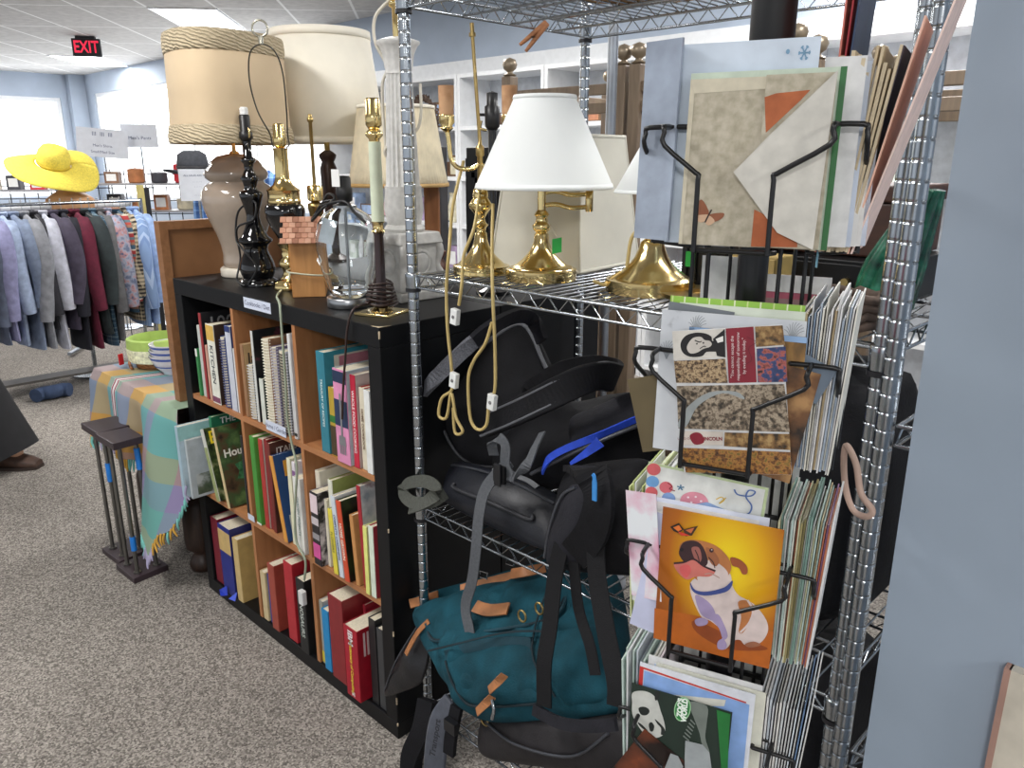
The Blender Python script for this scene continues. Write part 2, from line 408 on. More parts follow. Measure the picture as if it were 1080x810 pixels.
for x in (-2.192,-1.848):
    for z0, z1 in CZ:
        m = MB(); m.bar((x,BF+.002,z0),(x+.016,BB-.012,z1), beech); m.build('divider', bc)
m = MB(); m.bar((BX0+.05,BB-.012,.05),(BX1-.05,BB,BH-.05), blackpaint); m.build('back_panel', bc)  # added black sheet standing in for the shade behind open-backed cubes
# worn white edges at the near corner
chip = mat('bare_chipboard', (196,178,150), .8, 0, .2, 80)
m = MB()
for z, h in ((1.118,.018),(.62,.01),(.33,.014),(.13,.02),(.05,.008)): m.box((BX1-.0004,BF+.0004,z-h/2),(.003,.003,h), chip)
m.prism([(BX1-.03,BF-.0006),(BX1+.0006,BF-.0006),(BX1+.0006,BF+.035),(BX1-.006,BF+.01)], BH, BH+.0005, chip)
m.build('chipped_edge', bc)
ink = mat('label_ink', (40,50,90), .7)
lab = mat('label_paper', (205,212,228), .5, 0, .02)
for (u, v), txt, wd in (((271,322),'Cookbooks / Diet',.15),((291,452),'Home / Garden',.11),((265,546),'',.04)):
    p = at(u, v, y=BF-.001); h = .03 if txt else .02
    l = thing('shelf_label', {'Cookbooks / Diet':'white paper label reading Cookbooks / Diet on the bookcase top edge','Home / Garden':'small white label reading Home / Garden under the spiral-bound books','':'scrap of blank label tape on the lowest beech shelf edge'}[txt], 'label', (p.x,BF-.001,p.z))
    m = MB(); m.box((0,0,0),(wd,.0012,h), lab); m.build('paper_strip', l)
    if txt: lettering(txt, .019, ink, l, frame_M((0,-.0009,0),(1,0,0),(0,0,1)))

# ------------------------------------------------------------------ second bookcase standing back to back
b2 = thing('bookcase', 'black bookcase back to back with the book-filled one, only its top in view', 'bookcase', (0,0,0))
m = MB(); m.bar((BX0,BB+.004,BH-.05),(BX1,1.86,BH), blackpaint); m.build('top_panel', b2, bevel=.002)
m = MB(); m.bar((BX0,BB+.004,0),(BX1,1.86,.05), blackpaint); m.build('bottom_panel', b2)
for x in (BX0, BX1-.05):
    m = MB(); m.bar((x,BB+.0045,.05),(x+.05,1.86,BH-.05), blackpaint); m.build('side_panel', b2)
for z in (.382,.73):
    m = MB(); m.bar((BX0+.05,BB+.02,z),(BX1-.05,1.85,z+.016), beech_flat); m.build('shelf_board', b2)
m = MB(); m.bar((BX0+.05,BB+.004,.05),(BX1-.05,BB+.016,BH-.05), blackpaint); m.build('back_panel', b2)

# ------------------------------------------------------------------ books
def bookmat(rgb): return mat('book_cover_%d_%d_%d' % rgb, rgb, .42, 0, .05, 30)
coil = mat('binding_coil', (205,205,208), .3, .6)
def book(x0, x1, floor, ztop, depth, yf, label, spine, cover=None, lean=0, txt=None, tcol=(240,240,240), tsize=.012, coilc=None, group=None, tdown=True, kind='book', splits=None, splitcol=None):
    """A closed book standing on `floor`; lean is the sideways shift of its top edge."""
    th = x1-x0; h = ztop-floor; a = math.atan2(lean, h)
    t = thing(kind, label, 'book', ((x0+x1)/2, yf, floor+.0008+abs(math.sin(a))*th/2), 0, group)
    t.rotation_euler = (0, a, 0)
    sm = bookmat(spine); cm = cover if cover is not None and not isinstance(cover, tuple) else bookmat(cover or spine)
    cv = min(.0025, th*.2)
    m = MB()
    if coilc:
        m.bar((-th/2,.004,0),(-th/2+cv,depth,h), cm); m.bar((th/2-cv,.004,0),(th/2,depth,h), cm)
    else:
        m.bar((-th/2,0,0),(th/2,cv,h), sm); m.bar((-th/2,cv,0),(-th/2+cv,depth,h), cm); m.bar((th/2-cv,cv,0),(th/2,depth,h), cm)
    m.build('cover', t, bevel=.0012)
    p = MB(); p.bar((-th/2+cv,cv+.0005,.003),(th/2-cv,depth-.004,h-.003), pages); p.build('page_block', t)
    if coilc:
        c = MB(); cmt = mat('coil_%d_%d_%d' % coilc, coilc, .35); k = int(h/.0085)
        for i in range(k):
            z = .006+i*.0085
            c.tube([(-th/2-.001,.009,z),(-th*.3,-.003,z),(th*.3,-.003,z),(th/2+.001,.009,z)], .0016, cmt, 5)
        c.build('spiral_binding', t)
    if splits:
        for (za, zb), col in splits: c = MB(); c.bar((-th/2+.0006,-.0006,h*za),(th/2-.0006,.0002,h*zb), bookmat(col)); c.build('spine_panel', t)
    if txt:
        M = frame_M((0,-.0012,h*.5),(0,0,-1) ,(1,0,0)) if tdown else frame_M((0,-.0012,h*.5),(1,0,0),(0,0,1))
        lettering(txt, tsize, bookmat(tcol), t, M, name='spine_lettering', bold=.0003)
    return t, h, th
def cover_text(t, th, h, txt, size, col, y, zf, font_bold=.0006, sx=1):
    lettering(txt, size, bookmat(col), t, frame_M((th/2+.0006, y, h*zf),(0,1,0),(0,0,1)), name='cover_lettering', align='LEFT', bold=font_bold, sx=sx)
def cover_panel(t, th, lo, hi, m, name='cover_panel', off=.0004):
    q = MB(); q.bar((th/2-.0002,lo[0],lo[1]),(th/2+off,hi[0],hi[1]), m); return q.build(name, t)
fA, fB, fC = CZ[2][0], CZ[1][0], CZ[0][0]
F = BF+.008
# top row, left cube
book(-2.480,-2.466,fA,.905,.16,F,'thin green paperback, leftmost on the top row',(52,128,72),splits=[((.84,1),(226,228,220))])
book(-2.462,-2.442,fA,.985,.17,F+.006,'pale grey booklet behind the thin green paperback, top row',(196,200,194))
t,h,th = book(-2.428,-2.412,fA,1.030,.23,F,'black book with red spine and number 100 on its cover',(150,44,48),(30,30,34))
cover_text(t,th,h,'100',.062,(150,150,150),.02,.86)
book(-2.404,-2.388,fA,.930,.15,F,'thin dusty pink paperback left of the white kitchen book',(196,150,132))
book(-2.374,-2.322,fA,1.005,.20,F-.004,'thick white book with yellow top and KITCHEN on its spine',(226,226,214),(64,48,40),txt='KITCHEN',tcol=(28,40,60),tsize=.03,splits=[((.80,.985),(214,176,86)),((.02,.09),(120,60,90))])
book(-2.296,-2.268,fA,.975,.2,F,'navy blue comb-bound cookbook with white dashes on its spine',(206,210,222),(38,60,120),coilc=(34,54,120))
book(-2.254,-2.220,fA,1.015,.2,F,'white binder with dark blue top edge on the top row',(196,200,212),(36,56,112),splits=[((.93,1),(34,52,108))])
book(-2.214,-2.198,fA,.950,.17,F,'slim white booklet right of the white and blue binder',(214,214,212))
# top row, middle cube
t,h,th = book(-2.166,-2.148,fA,.972,.17,F,'tan book with the name Jane on its cover',(150,112,80),photo('tan_cover',[(.3,(168,132,92)),(.55,(196,160,116)),(.75,(140,100,70))],25))
cover_panel(t,th,(.004,h*.62),(.15,h*.98),bookmat((206,170,122))); cover_text(t,th,h,'Jane',.045,(70,50,40),.012,.8)
book(-2.130,-2.104,fA,.918,.15,F,'grey wire-bound notebook beside the tan book',(112,116,118),coilc=(206,206,206))
book(-2.094,-2.082,fA,1.022,.22,F,'tall slim book with white spine and black flowered cover',(206,208,204),photo('dark_rose',[(.45,(26,26,30)),(.6,(40,44,42)),(.72,(140,60,84))],18))
book(-2.066,-2.044,fA,.886,.14,F,'small dark green book, shortest in the top middle cube',(206,210,200),(36,56,46))
book(-2.032,-1.996,fA,1.012,.2,F,'thick cream comb-bound cookbook, top middle cube',(206,190,160),(150,108,80),coilc=(226,222,206))
book(-1.982,-1.958,fA,.995,.18,F,'purple and grey comb-bound book left of the black spiral one',(88,70,130),(120,110,140),coilc=(180,176,186))
book(-1.944,-1.908,fA,.990,.19,F,'spiral-bound book with thick black coils, top row',(206,206,210),(196,198,206),coilc=(30,30,32))
book(-1.884,-1.868,fA,1.046,.2,F-.002,'tall white slim book against the right beech divider',(222,222,222),splits=[((.03,.06),(30,30,30))])
# top row, right cube
t,h,th = book(-1.748,-1.710,fA,1.022,.24,F,'big teal book with cream cover and pink title band',(46,122,140),(58,140,156),txt='TREASURY OF RECIPES',tcol=(206,226,226),tsize=.013)
cover_panel(t,th,(.03,.012),(.235,h-.012),bookmat((218,212,196))); cover_panel(t,th,(.045,h*.8),(.235,h*.94),bookmat((192,124,138)),off=.0008)
cover_text(t,th,h,'Treasures',.036,(110,40,60),.06,.87); cover_text(t,th,h,'D',.07,(60,60,70),.04,.62)
book(-1.700,-1.670,fA,.935,.15,F,'olive yellow book with green badge and dark lower half',(178,150,52),(120,100,50),splits=[((.5,.6),(40,110,50)),((.02,.45),(70,56,34))])
t,h,th = book(-1.656,-1.598,fA,.996,.2,F-.012,'thick pink cookbook with a silver fork on its spine',(214,140,178),(196,206,214),splits=[((.86,.98),(30,48,78)),((.40,.68),(36,52,84))])
m = MB(); sil = mat('printed_silver',(150,150,156),.3,.5); k = [(-.004,-.0012,h*.75),(.004,-.0012,h*.75),(.004,-.0012,h*.3),(-.004,-.0012,h*.3)]
m.add(k,[(0,3,2,1)],sil); m.add([(-.013,-.0012,h*.3),(.013,-.0012,h*.3),(.016,-.0012,h*.2),(-.016,-.0012,h*.2)],[(0,3,2,1)],sil)
for i in range(4): x=-.0135+i*.0075; m.add([(x,-.0012,h*.2),(x+.0045,-.0012,h*.2),(x+.0045,-.0012,h*.1),(x,-.0012,h*.1)],[(0,3,2,1)],sil)
m.build('printed_fork', t)
book(-1.590,-1.568,fA,.990,.2,F-.006,'crimson paperback with white lettering right of the pink cookbook',(190,36,62),(206,190,186),txt='WHOLE FOOD COOKING',tcol=(240,226,226),tsize=.014)
book(-1.562,-1.541,fA,.962,.19,F,'cream paperback with brown lettering, top right cube',(214,206,184),(190,60,50),txt='HOME COOKBOOK',tcol=(110,80,60),tsize=.012)
book(-1.534,-1.511,fA,.962,.2,F-.006,'white paperback, last on the right of the top row',(222,224,222))
# middle row, left cube
t,h,th = book(-2.514,-2.492,fB,.652,.26,.975,'large pale blue magazine sticking out of the middle row, leftmost',(160,186,200),(176,196,206),kind='magazine')
cover_panel(t,th,(.0,h*.80),(.255,h*.99),bookmat((150,196,196)))
cover_panel(t,th,(.03,h*.1),(.1,h*.72),photo('green_white',[(.4,(200,206,200)),(.55,(120,130,110)),(.7,(50,70,50))],18))
t,h,th = book(-2.484,-2.468,fB,.606,.25,.99,'light grey garden magazine leaning out beside the pale blue one',(176,184,188),(170,178,184),kind='magazine',lean=-.004)
cover_panel(t,th,(.02,.01),(.2,h*.4),photo('grass_print',[(.4,(176,180,180)),(.55,(90,100,84)),(.7,(60,76,56))],24))
t,h,th = book(-2.458,-2.440,fB,.676,.2,F+.01,'green topped magazine behind the pale ones, middle row',(40,120,84),(40,110,80),kind='magazine')
cover_text(t,th,h,'THE',.03,(230,230,230),.03,.93)
t,h,th = book(-2.395,-2.371,fB,.645,.2,F-.02,'leaning magazine with yellow letter on black and green cover',(206,206,196),photo('garden_print',[(.35,(20,24,16)),(.5,(60,76,36)),(.62,(150,150,110)),(.75,(40,50,30))],28),lean=-.075,kind='magazine',splits=[((0,.75),(150,160,110))])
cover_text(t,th,h,'B',.06,(232,206,40),.012,.86)
t,h,th = book(-2.318,-2.302,fB,.668,.2,F-.02,'leaning book about house plants with a leafy cover',(206,186,140),photo('plants_print',[(.3,(40,32,24)),(.42,(84,64,44)),(.55,(60,84,50)),(.68,(96,120,70)),(.8,(140,60,50))],22),lean=-.062)
cover_text(t,th,h,'House',.036,(226,222,210),.016,.66,.001); 
m = MB(); lf = mat('printed_leaf',(62,112,72),.5,0,.3,60)
for i in range(7):
    a = i*2*PI/7; c0 = Vector((th/2+.0009,.095,h*.42)); d = Vector((0,math.cos(a),math.sin(a))); e = Vector((0,-math.sin(a),math.cos(a)))
    m.add([c0,c0+d*.03+e*.02,c0+d*.055,c0+d*.03-e*.02],[(0,1,2,3)],lf)
m.build('printed_leaves', t)
book(-2.2055,-2.1945,fB,.676,.2,F-.008,'thin black book at the end of the leaning plant books',(28,28,30))
# middle row, middle cube
book(-2.150,-2.122,fB,.690,.2,F-.006,'bright green book with white edges, middle row',(66,140,52),(90,150,60),splits=[((0,.02),(230,230,226))])
book(-2.108,-2.084,fB,.690,.2,F,'red hardback right of the bright green book',(172,50,46),(206,200,190))
book(-2.080,-2.062,fB,.694,.19,F+.004,'dark red paperback between the red hardback and the Italian cookbook',(130,34,36))
t,h,th = book(-2.056,-2.040,fB,.690,.2,F,'dark brown Italian cookbook with title on its cover',(110,40,34),(84,48,40))
cover_text(t,th,h,'ITALIAN',.028,(220,210,200),.02,.9); cover_text(t,th,h,'TABLE',.024,(220,210,200),.02,.79)
t,h,th = book(-1.976,-1.956,fB,.664,.2,F-.012,'leaning book with orange spine and blue cover',(214,150,64),(40,72,120),lean=-.05)
q = cover_panel(t,th,(.03,h*.74),(.1,h*.92),bookmat((222,160,60)))
cover_panel(t,th,(.02,.02),(.1,h*.3),bookmat((190,190,186)))
book(-1.946,-1.926,fB,.672,.17,F,'pale yellow and white booklet behind the leaning orange spine',(222,220,190))
book(-1.918,-1.902,fB,.668,.16,F,'white paperback with purple squares near the middle of the middle row',(220,214,222),splits=[((.78,.9),(130,90,140))])
t,h,th = book(-1.894,-1.856,fB,.634,.19,F-.014,'thick white paperback with grey lettering beside the middle beech divider',(226,226,220),(224,224,220),txt='GARDEN PROJECTS',tcol=(120,140,140),tsize=.014)
cover_text(t,th,h,'G',.04,(100,100,100),.03,.75)
# middle row, right cube
book(-1.828,-1.806,fB,.662,.2,F+.02,'big cream hardback, first in the right middle cube',(226,220,202),(230,226,212))
book(-1.800,-1.764,fB,.620,.17,F-.018,'black book with pink and white blossom print',(36,32,36),photo('blossom_cover',[(.4,(30,28,30)),(.6,(220,210,214)),(.75,(210,100,150))],30),splits=[((.72,.97),(226,206,212)),((.56,.66),(196,186,190)),((.1,.3),(206,84,150)),((.36,.44),(150,146,150))])
book(-1.758,-1.745,fB,.602,.17,F,'slim cream paperback right of the blossom book',(214,206,186))
book(-1.742,-1.722,fB,.664,.19,F+.006,'tall off-white paperback, right middle cube',(220,220,204),(150,160,90))
t,h,th = book(-1.712,-1.692,fB,.590,.18,F-.012,'yellow paperback with faded spine letters',(222,206,70),(150,150,70),lean=-.012,txt='FLOWERS',tcol=(120,120,60),tsize=.014)
book(-1.684,-1.664,fB,.634,.2,F-.012,'white and pale blue leaning paperback right of the yellow one',(206,214,222),(230,230,230),lean=-.022,txt='COMPLETE GARDENING',tcol=(60,80,120),tsize=.012)
t,h,th = book(-1.656,-1.634,fB,.630,.2,F-.014,'orange red leaning paperback with black vegetable cover',(206,76,44),photo('veg_cover',[(.45,(22,24,20)),(.6,(40,60,24)),(.72,(110,140,40)),(.82,(206,120,60))],14),lean=-.022,txt='HOME GROWN',tcol=(240,236,220),tsize=.015)
book(-1.618,-1.602,fB,.600,.18,F-.004,'tan paperback leaning behind the orange red one',(196,140,84),lean=-.015)
t,h,th = book(-1.590,-1.574,fB,.690,.2,F+.002,'tall red book with a grey flowered cover, right middle cube',(160,32,44),photo('grey_flower',[(.35,(150,160,170)),(.55,(206,208,210)),(.7,(120,60,70))],20),lean=-.012)
cover_text(t,th,h,'O',.07,(40,40,50),.05,.8)
book(-1.562,-1.546,fB,.594,.18,F-.012,'lime yellow thin paperback near the right end of the middle row',(222,226,130),(206,210,150))
book(-1.540,-1.520,fB,.602,.18,F-.01,'white and green thin paperback, last in the middle row',(214,224,206),(170,60,70))
# bottom row
book(-2.512,-2.462,fC,.300,.2,F,'maroon hardback, leftmost on the bottom row',(120,30,46))
t,h,th = book(-2.428,-2.344,fC,.308,.21,F-.014,'thick torn blue hardback with tan label on the bottom row',(34,44,128),(36,40,100),splits=[((.62,.93),(206,176,116))])
m = MB(); m.add([(-.045,-.016,.006),(-.01,-.03,.002),(.02,-.018,.012),(-.01,-.004,.03)],[(0,1,2,3)],bookmat((38,60,180))); m.add([(.03,-.02,.004),(.06,-.012,.003),(.052,.002,.03)],[(0,1,2)],bookmat((70,90,200)))
m.build('torn_cover_scrap', t, solid=.0015)
t,h,th = book(-2.336,-2.300,fC,.285,.19,F-.01,'worn book with loose tan pages beside the torn blue one',(206,180,124),(190,160,100))
book(-2.168,-2.138,fC,.226,.15,F-.005,'short cream hardback against the left divider on the bottom row',(206,186,144))
book(-2.132,-2.110,fC,.226,.15,F,'small blue book right of the short cream hardback',(46,66,140))
t,h,th = book(-2.100,-2.060,fC,.282,.2,F-.012,'brick red book with framed dark panel on its cover',(158,70,56),(150,64,52))
cover_panel(t,th,(.07,.02),(.16,h-.03),bookmat((180,140,110))); cover_panel(t,th,(.074,.026),(.156,h-.036),bookmat((120,30,36)),off=.0008)
book(-2.052,-2.024,fC,.306,.16,F+.05,'pale hardback standing behind the brick red book',(206,204,190))
book(-2.012,-1.962,fC,.322,.2,F-.004,'bright red hardback left of the black dinosaur book',(176,40,50))
book(-1.930,-1.884,fC,.300,.2,F-.012,'thick black book with DINOSAURS on its spine',(28,30,32),txt='DINOSAURS',tcol=(206,214,206),tsize=.026)
book(-1.826,-1.806,fC,.262,.17,F,'grey and white paperback, first in the bottom right cube',(150,150,140),(206,206,200),splits=[((.03,.2),(206,190,60))])
t,h,th = book(-1.798,-1.764,fC,.252,.18,F-.01,'light blue book on the bottom row',(28,132,190),(40,140,200))
book(-1.752,-1.682,fC,.322,.21,F-.014,'largest dark red hardback in the bottom right cube',(134,38,42))
book(-1.676,-1.664,fC,.29,.17,F+.05,'red book set back behind the computing dictionary',(150,36,50))
t,h,th = book(-1.655,-1.592,fC,.275,.17,F-.03,'red computing dictionary pulled forward with white and yellow spine lettering',(168,24,44),(156,22,40))
lettering('IBM', .03, bookmat((235,225,225)), t, frame_M((0,-.0012,h*.86),(0,0,-1),(1,0,0)), name='spine_lettering', bold=.001)
lettering('Dictionary of Computing', .0165, bookmat((228,196,60)), t, frame_M((0,-.0012,h*.44),(0,0,-1),(1,0,0)), name='spine_lettering', bold=.0006)
lettering('M', .018, bookmat((235,225,225)), t, frame_M((0,-.0012,h*.06),(1,0,0),(0,0,1)), name='spine_lettering', bold=.001)
m = MB()
for i in range(6): m.bar((th/2,.02+i*.012,h*.62),(th/2+.0008,.026+i*.012,h*.94), bookmat((210,190,190)))
m.build('printed_lines', t)
book(-1.578,-1.548,fC,.315,.19,F,'black book at the right end of the bottom row',(34,34,36))
book(-1.542,-1.516,fC,.300,.19,F,'dark grey book last on the right of the bottom row',(60,62,64))
# ------------------------------------------------------------------ lamps on the bookcase (top z = 1.127)
T0 = BH+.0005
def cord(parent, pts, m, r=.0028, name='power_cord', n=8): 
    q = MB(); q.tube(cr(pts, n), r, m, 7); return q.build(name, parent)
brown_cord = mat('brown_cord', (52,36,32), .5); black_cord = mat('black_cord', (18,18,20), .45); gold_cord = mat('gold_cord', (190,168,110), .4, 0, .05)
clear_cord = mat('clear_cord', (196,196,170), .35); white_cord = mat('white_cord', (206,200,186), .5)
shade_beige = pleated('beige_pleat', (184,168,138), (212,196,166), 34, (R(14),R(-10),0))
# taupe ceramic lamp with oval beige shade
taupe = mat('taupe_ceramic', (156,142,128), .12, 0, .03, coat=.5)
L = thing('table_lamp', 'taupe ceramic vase lamp with wide oval beige shade, first on the bookcase', 'lamp', (-2.455,1.245,T0))
m = MB(); m.lathe([(.074,0),(.077,.004),(.077,.024),(.072,.03)], mat('lamp_foot_cream',(206,198,184),.3)); m.build('foot', L)
m = MB(); m.lathe([(.060,.03),(.066,.036),(.066,.05),(.064,.07),(.068,.1),(.08,.14),(.096,.18),(.109,.215),(.115,.245),(.112,.27),(.1,.288),(.086,.297),(.084,.303),(.095,.312),(.099,.325),(.094,.338),(.083,.348),(.081,.354),(.073,.365),(.055,.378),(.022,.386),(.0,.387)], taupe, 48); m.build('vase_body', L)
m = MB(); m.lathe([(.016,.384),(.014,.392),(.006,.396),(.005,.43),(.003,.432),(.003,.66)], brass, 16); m.build('stem', L)
sh = lambda a: 1+.06*math.cos(4*a)
SX, SY, SR = 1.0, .92, R(-44)
SM = Matrix.Rotation(SR, 4, 'Z')
def shade_band(m, prof, mt, n=128, pleat=0, M=SM):
    m.lathe(prof, mt, n, (0,0,0), M, 1.0, .72, False, True, lambda a, z: (1+.035*math.cos(4*a))*(1+pleat*math.sin(a*46+z*220)))
s = MB(); shade_band(s, [(.243,.425),(.238,.45),(.232,.55),(.228,.72)], mat('beige_silk',(206,184,152),.8,0,.02,8)); so = s.build('lamp_shade', L, solid=.002)
for z0, z1, r0, r1 in ((.415,.467,.247,.241),(.668,.725,.232,.231)):
    s = MB(); prof = [(r0-.002+.004*math.sin(PI*i/10)+(r1-r0)*i/10, z0+(z1-z0)*i/10) for i in range(11)]
    shade_band(s, prof, shade_beige, 256, .006); s.build('pleated_band', so, solid=.003)
s = MB(); shade_band(s, [(.238,.424),(.234,.45),(.225,.72)], mat('shade_lining',(214,170,120),.8)); s.build('shade_lining', so)
# black turned lamp
L = thing('table_lamp', 'glossy black turned baluster lamp with bare socket and no shade', 'lamp', (-2.236,1.175,T0))
m = MB(); m.lathe([(.058,0),(.059,.006),(.054,.016),(.044,.022),(.05,.036),(.053,.05),(.05,.066),(.043,.085),(.036,.1),(.034,.112),(.038,.122),(.05,.132),(.051,.137),(.038,.148),(.03,.165),(.022,.185),(.019,.205),(.022,.225),(.03,.25),(.035,.268),(.033,.276),(.02,.282),(.018,.292),(.022,.305),(.027,.315),(.02,.325),(.013,.34),(.014,.357),(.021,.364),(.02,.372),(.013,.376),(.0125,.42),(.0,.421)], glossblack, 40); m.build('turned_body', L)
m = MB(); m.lathe([(.012,.42),(.02,.43),(.019,.445),(.015,.448),(.0155,.49),(.012,.494)], mat('socket_black',(24,24,26),.4), 20); m.tube(cr([(-.018,0,.43),(-.022,0,.445),(-.019,0,.455)],4), .003, brass, 6); m.tube(cr([(.018,0,.43),(.022,0,.445),(.019,0,.455)],4), .003, brass, 6); m.build('socket', L)
m = MB(); m.lathe([(.0115,.494)]+[(.0115+.0012*(i%2),.494+.003*i) for i in range(7)]+[(.009,.515)], mat('porcelain_white',(224,224,222),.3), 20); m.build('bulb_thread', L)
cord(L, [(.03,-.05,.01),(.05,-.03,.06),(.02,-.05,.11),(-.04,-.04,.14),(-.03,-.03,.22),(.035,-.01,.25),(.04,-.02,.2),(-.02,-.045,.17),(-.045,-.03,.08),(-.03,-.055,.02),(.03,-.062,.006)], black_cord, .0032)
# brass and black urn lamp with harp
L = thing('table_lamp', 'brass lamp with black urn, tall wire harp and ring finial', 'lamp', (-2.092,1.2,T0))
m = MB(); m.lathe([(.048,0),(.05,.004),(.048,.012),(.046,.022),(.03,.03),(.024,.036),(.018,.05),(.022,.06),(.03,.072),(.027,.085),(.018,.095),(.02,.105),(.018,.112),(.025,.125),(.03,.134),(.02,.14)], brass, 36, rmod=lambda a, z: 1+.05*math.cos(8*a) if z < .03 else 1); m.build('base', L)
m = MB(); m.lathe([(.02,.138),(.026,.15),(.042,.178),(.054,.205),(.057,.225),(.054,.24),(.046,.248),(.03,.252)], glossblack, 40); m.build('urn', L)
m = MB(); m.lathe([(.044,.247),(.048,.252),(.046,.258),(.044,.262),(.044,.28),(.048,.285),(.04,.29),(.028,.3),(.022,.312),(.02,.322),(.0195,.395),(.022,.4),(.0,.402)], brass, 36, rmod=lambda a, z: 1+.02*math.cos(24*a) if .26 < z < .282 else 1); m.build('brass_neck', L)
m = MB(); m.lathe([(.01,.4),(.018,.408),(.018,.43),(.0165,.433),(.0165,.462),(.014,.466),(.0,.467)], brass, 24); m.build('socket', L)
hx, hz = RT[0], RT[1]
def hp(u, z): return (hx*u, hz*u, z)
m = MB(); wire = mat('harp_wire',(70,66,58),.35,.8)
m.tube(cr([hp(.018,.402),hp(.026,.41),hp(.024,.44),hp(.026,.5),hp(.023,.6),hp(.005,.655),hp(-.03,.672),hp(-.062,.65),hp(-.07,.58),hp(-.055,.5),hp(-.026,.44),hp(-.022,.415),hp(-.018,.402)],8), .0022, wire, 7)
h = m.build('harp', L)
m = MB(); m.cyl(hp(-.03,.672), hp(-.03,.69), .007, mat('nickel',(190,186,170),.25,.9), 12); m.tube([hp(-.03+.021*math.sin(a*PI/12), .712-.021*math.cos(a*PI/12)) for a in range(24)], .003, mat('nickel',(190,186,170),.25,.9), 8, True); m.build('ring_finial', h)
LL = Vector(L.location); cord(L, [(.03,-.05,.005)]+[tuple(at(u,v,y=y)-LL) for u, v, y in ((292,313,1.075),(295,321,1.045),(297,345,1.036),(301,400,1.036),(303,440,1.036),(308,469,1.036),(313,492,1.034),(312,520,1.03),(311,545,1.03),(313,572,1.03),(322,591,1.03),(321,612,1.03))], mat('pale_green_cord',(150,160,140),.4), .0035)
m = MB(); m.box(tuple(at(319,630,y=1.026)-LL),(.024,.016,.045), mat('plug_white',(214,216,214),.4)); m.build('plug', L, bevel=.003)
# small brass lamp with thin rod
p = at(332,200,y=1.34)
L = thing('table_lamp', 'small brass lamp with thin bare rod behind the birdhouse', 'lamp', (p.x,1.34,T0))
m = MB(); m.lathe([(.05,0),(.05,.012),(.03,.02),(.012,.04),(.01,.15),(.014,.17),(.024,.225),(.026,.232),(.024,.24),(.01,.245)], brass_dull, 28); m.build('base', L)
m = MB(); m.lathe([(.012,.244),(.024,.25),(.024,.29),(.02,.294),(.0,.295)], brass, 24); m.build('socket', L)
m = MB(); m.lathe([(.0055,.294),(.0055,.475),(.009,.478),(.009,.488),(.006,.49),(.006,.498),(.0,.5)], brass_dull, 14); m.build('rod', L)
# birdhouse
L = thing('birdhouse', 'tan wooden birdhouse with shingled roof wrapped in cord', 'birdhouse', (-1.962,1.185,T0), R(-36))
wd = wood('birdhouse_wood', (170,116,62), (196,142,84), 6, (8,8,1))
m = MB(); m.prism([(-.04,.0),(.04,.0),(.04,.168),(0,.21),(-.04,.168)], -.045, .045, wd, Matrix.Rotation(PI/2,4,'X')); m.build('house_body', L, bevel=.001)
m = MB(); shg = [mat('shingle_a',(176,128,104),.8,0,.1), mat('shingle_b',(150,104,82),.8,0,.1), mat('shingle_c',(190,146,122),.8,0,.1)]
for sgn in (-1,1):
    for r_ in range(5):
        for k in range(7):
            t0 = r_/5; x = sgn*(.006+.062*(t0+.1)); z = .217-.066*(t0+.1); y = -.058+.0166*k+(.008 if r_%2 else 0)
            m.box((0,0,0),(.019,.0155,.0025), shg[(r_*3+k*5)%3], Matrix.Translation((x,y,z)) @ Matrix.Rotation(sgn*R(41),4,'Y'))
m.build('shingle_roof', L)
m = MB(); m.cyl((0,-.046,.1),(0,-.0445,.1),.012,mat('hole_dark',(20,14,10),.9)); m.build('entrance_hole', L)
cord(L, [(-.042,-.04,.07),(0,-.049,.075),(.043,-.048,.07),(.043,.048,.06),(-.042,.048,.068),(-.043,-.047,.06),(.0,-.05,.058),(.044,-.048,.066),(.06,-.05,.05)], clear_cord, .0025, 'wrapped_cord')
# clear glass lamp
def glassmat():
    m_, nt, b = nodes('clear_glass'); b.inputs['Transmission Weight'].default_value = 1; b.inputs['Roughness'].default_value = .02; b.inputs['IOR'].default_value = 1.38
    b.inputs['Base Color'].default_value = (.93,.96,.97,1)
    n = nt.nodes.new('ShaderNodeTexNoise'); n.inputs['Scale'].default_value = 6; mp = coords(nt); nt.links.new(mp.outputs[0], n.inputs[0])
    bp = nt.nodes.new('ShaderNodeBump'); bp.inputs['Strength'].default_value = .1; nt.links.new(n.outputs['Fac'], bp.inputs['Height']); nt.links.new(bp.outputs[0], b.inputs['Normal']); return m_
glass = glassmat(); steel = mat('brushed_steel',(170,172,174),.3,1,.05)
L = thing('table_lamp', 'clear glass jar lamp with brushed steel foot and black socket', 'lamp', (-1.735,1.165,T0))
m = MB(); m.lathe([(.058,0),(.06,.002),(.06,.024),(.058,.026),(0,.026)], steel, 40); m.build('foot', L)
m = MB(); m.lathe([(.042,.026),(.054,.05),(.069,.1),(.078,.15),(.079,.18),(.072,.21),(.054,.236),(.03,.25),(.021,.256)], glass, 48, caps=False); m.build('glass_body', L, solid=.003)
m = MB(); m.cyl((0,0,.026),(0,0,.255),.0035, steel, 14); m.lathe([(.03,.252),(.03,.258),(.012,.264),(.0,.265)], steel, 24); m.build('centre_rod', L)
m = MB(); m.lathe([(.012,.264),(.02,.27),(.021,.3),(.018,.304),(.018,.325),(.014,.33),(0,.331)], mat('socket_black',(24,24,26),.4), 24); m.build('socket', L)
m = MB(); m.box((-.004,-.02,.325),(.034,.002,.042), paper); m.build('price_label', L)
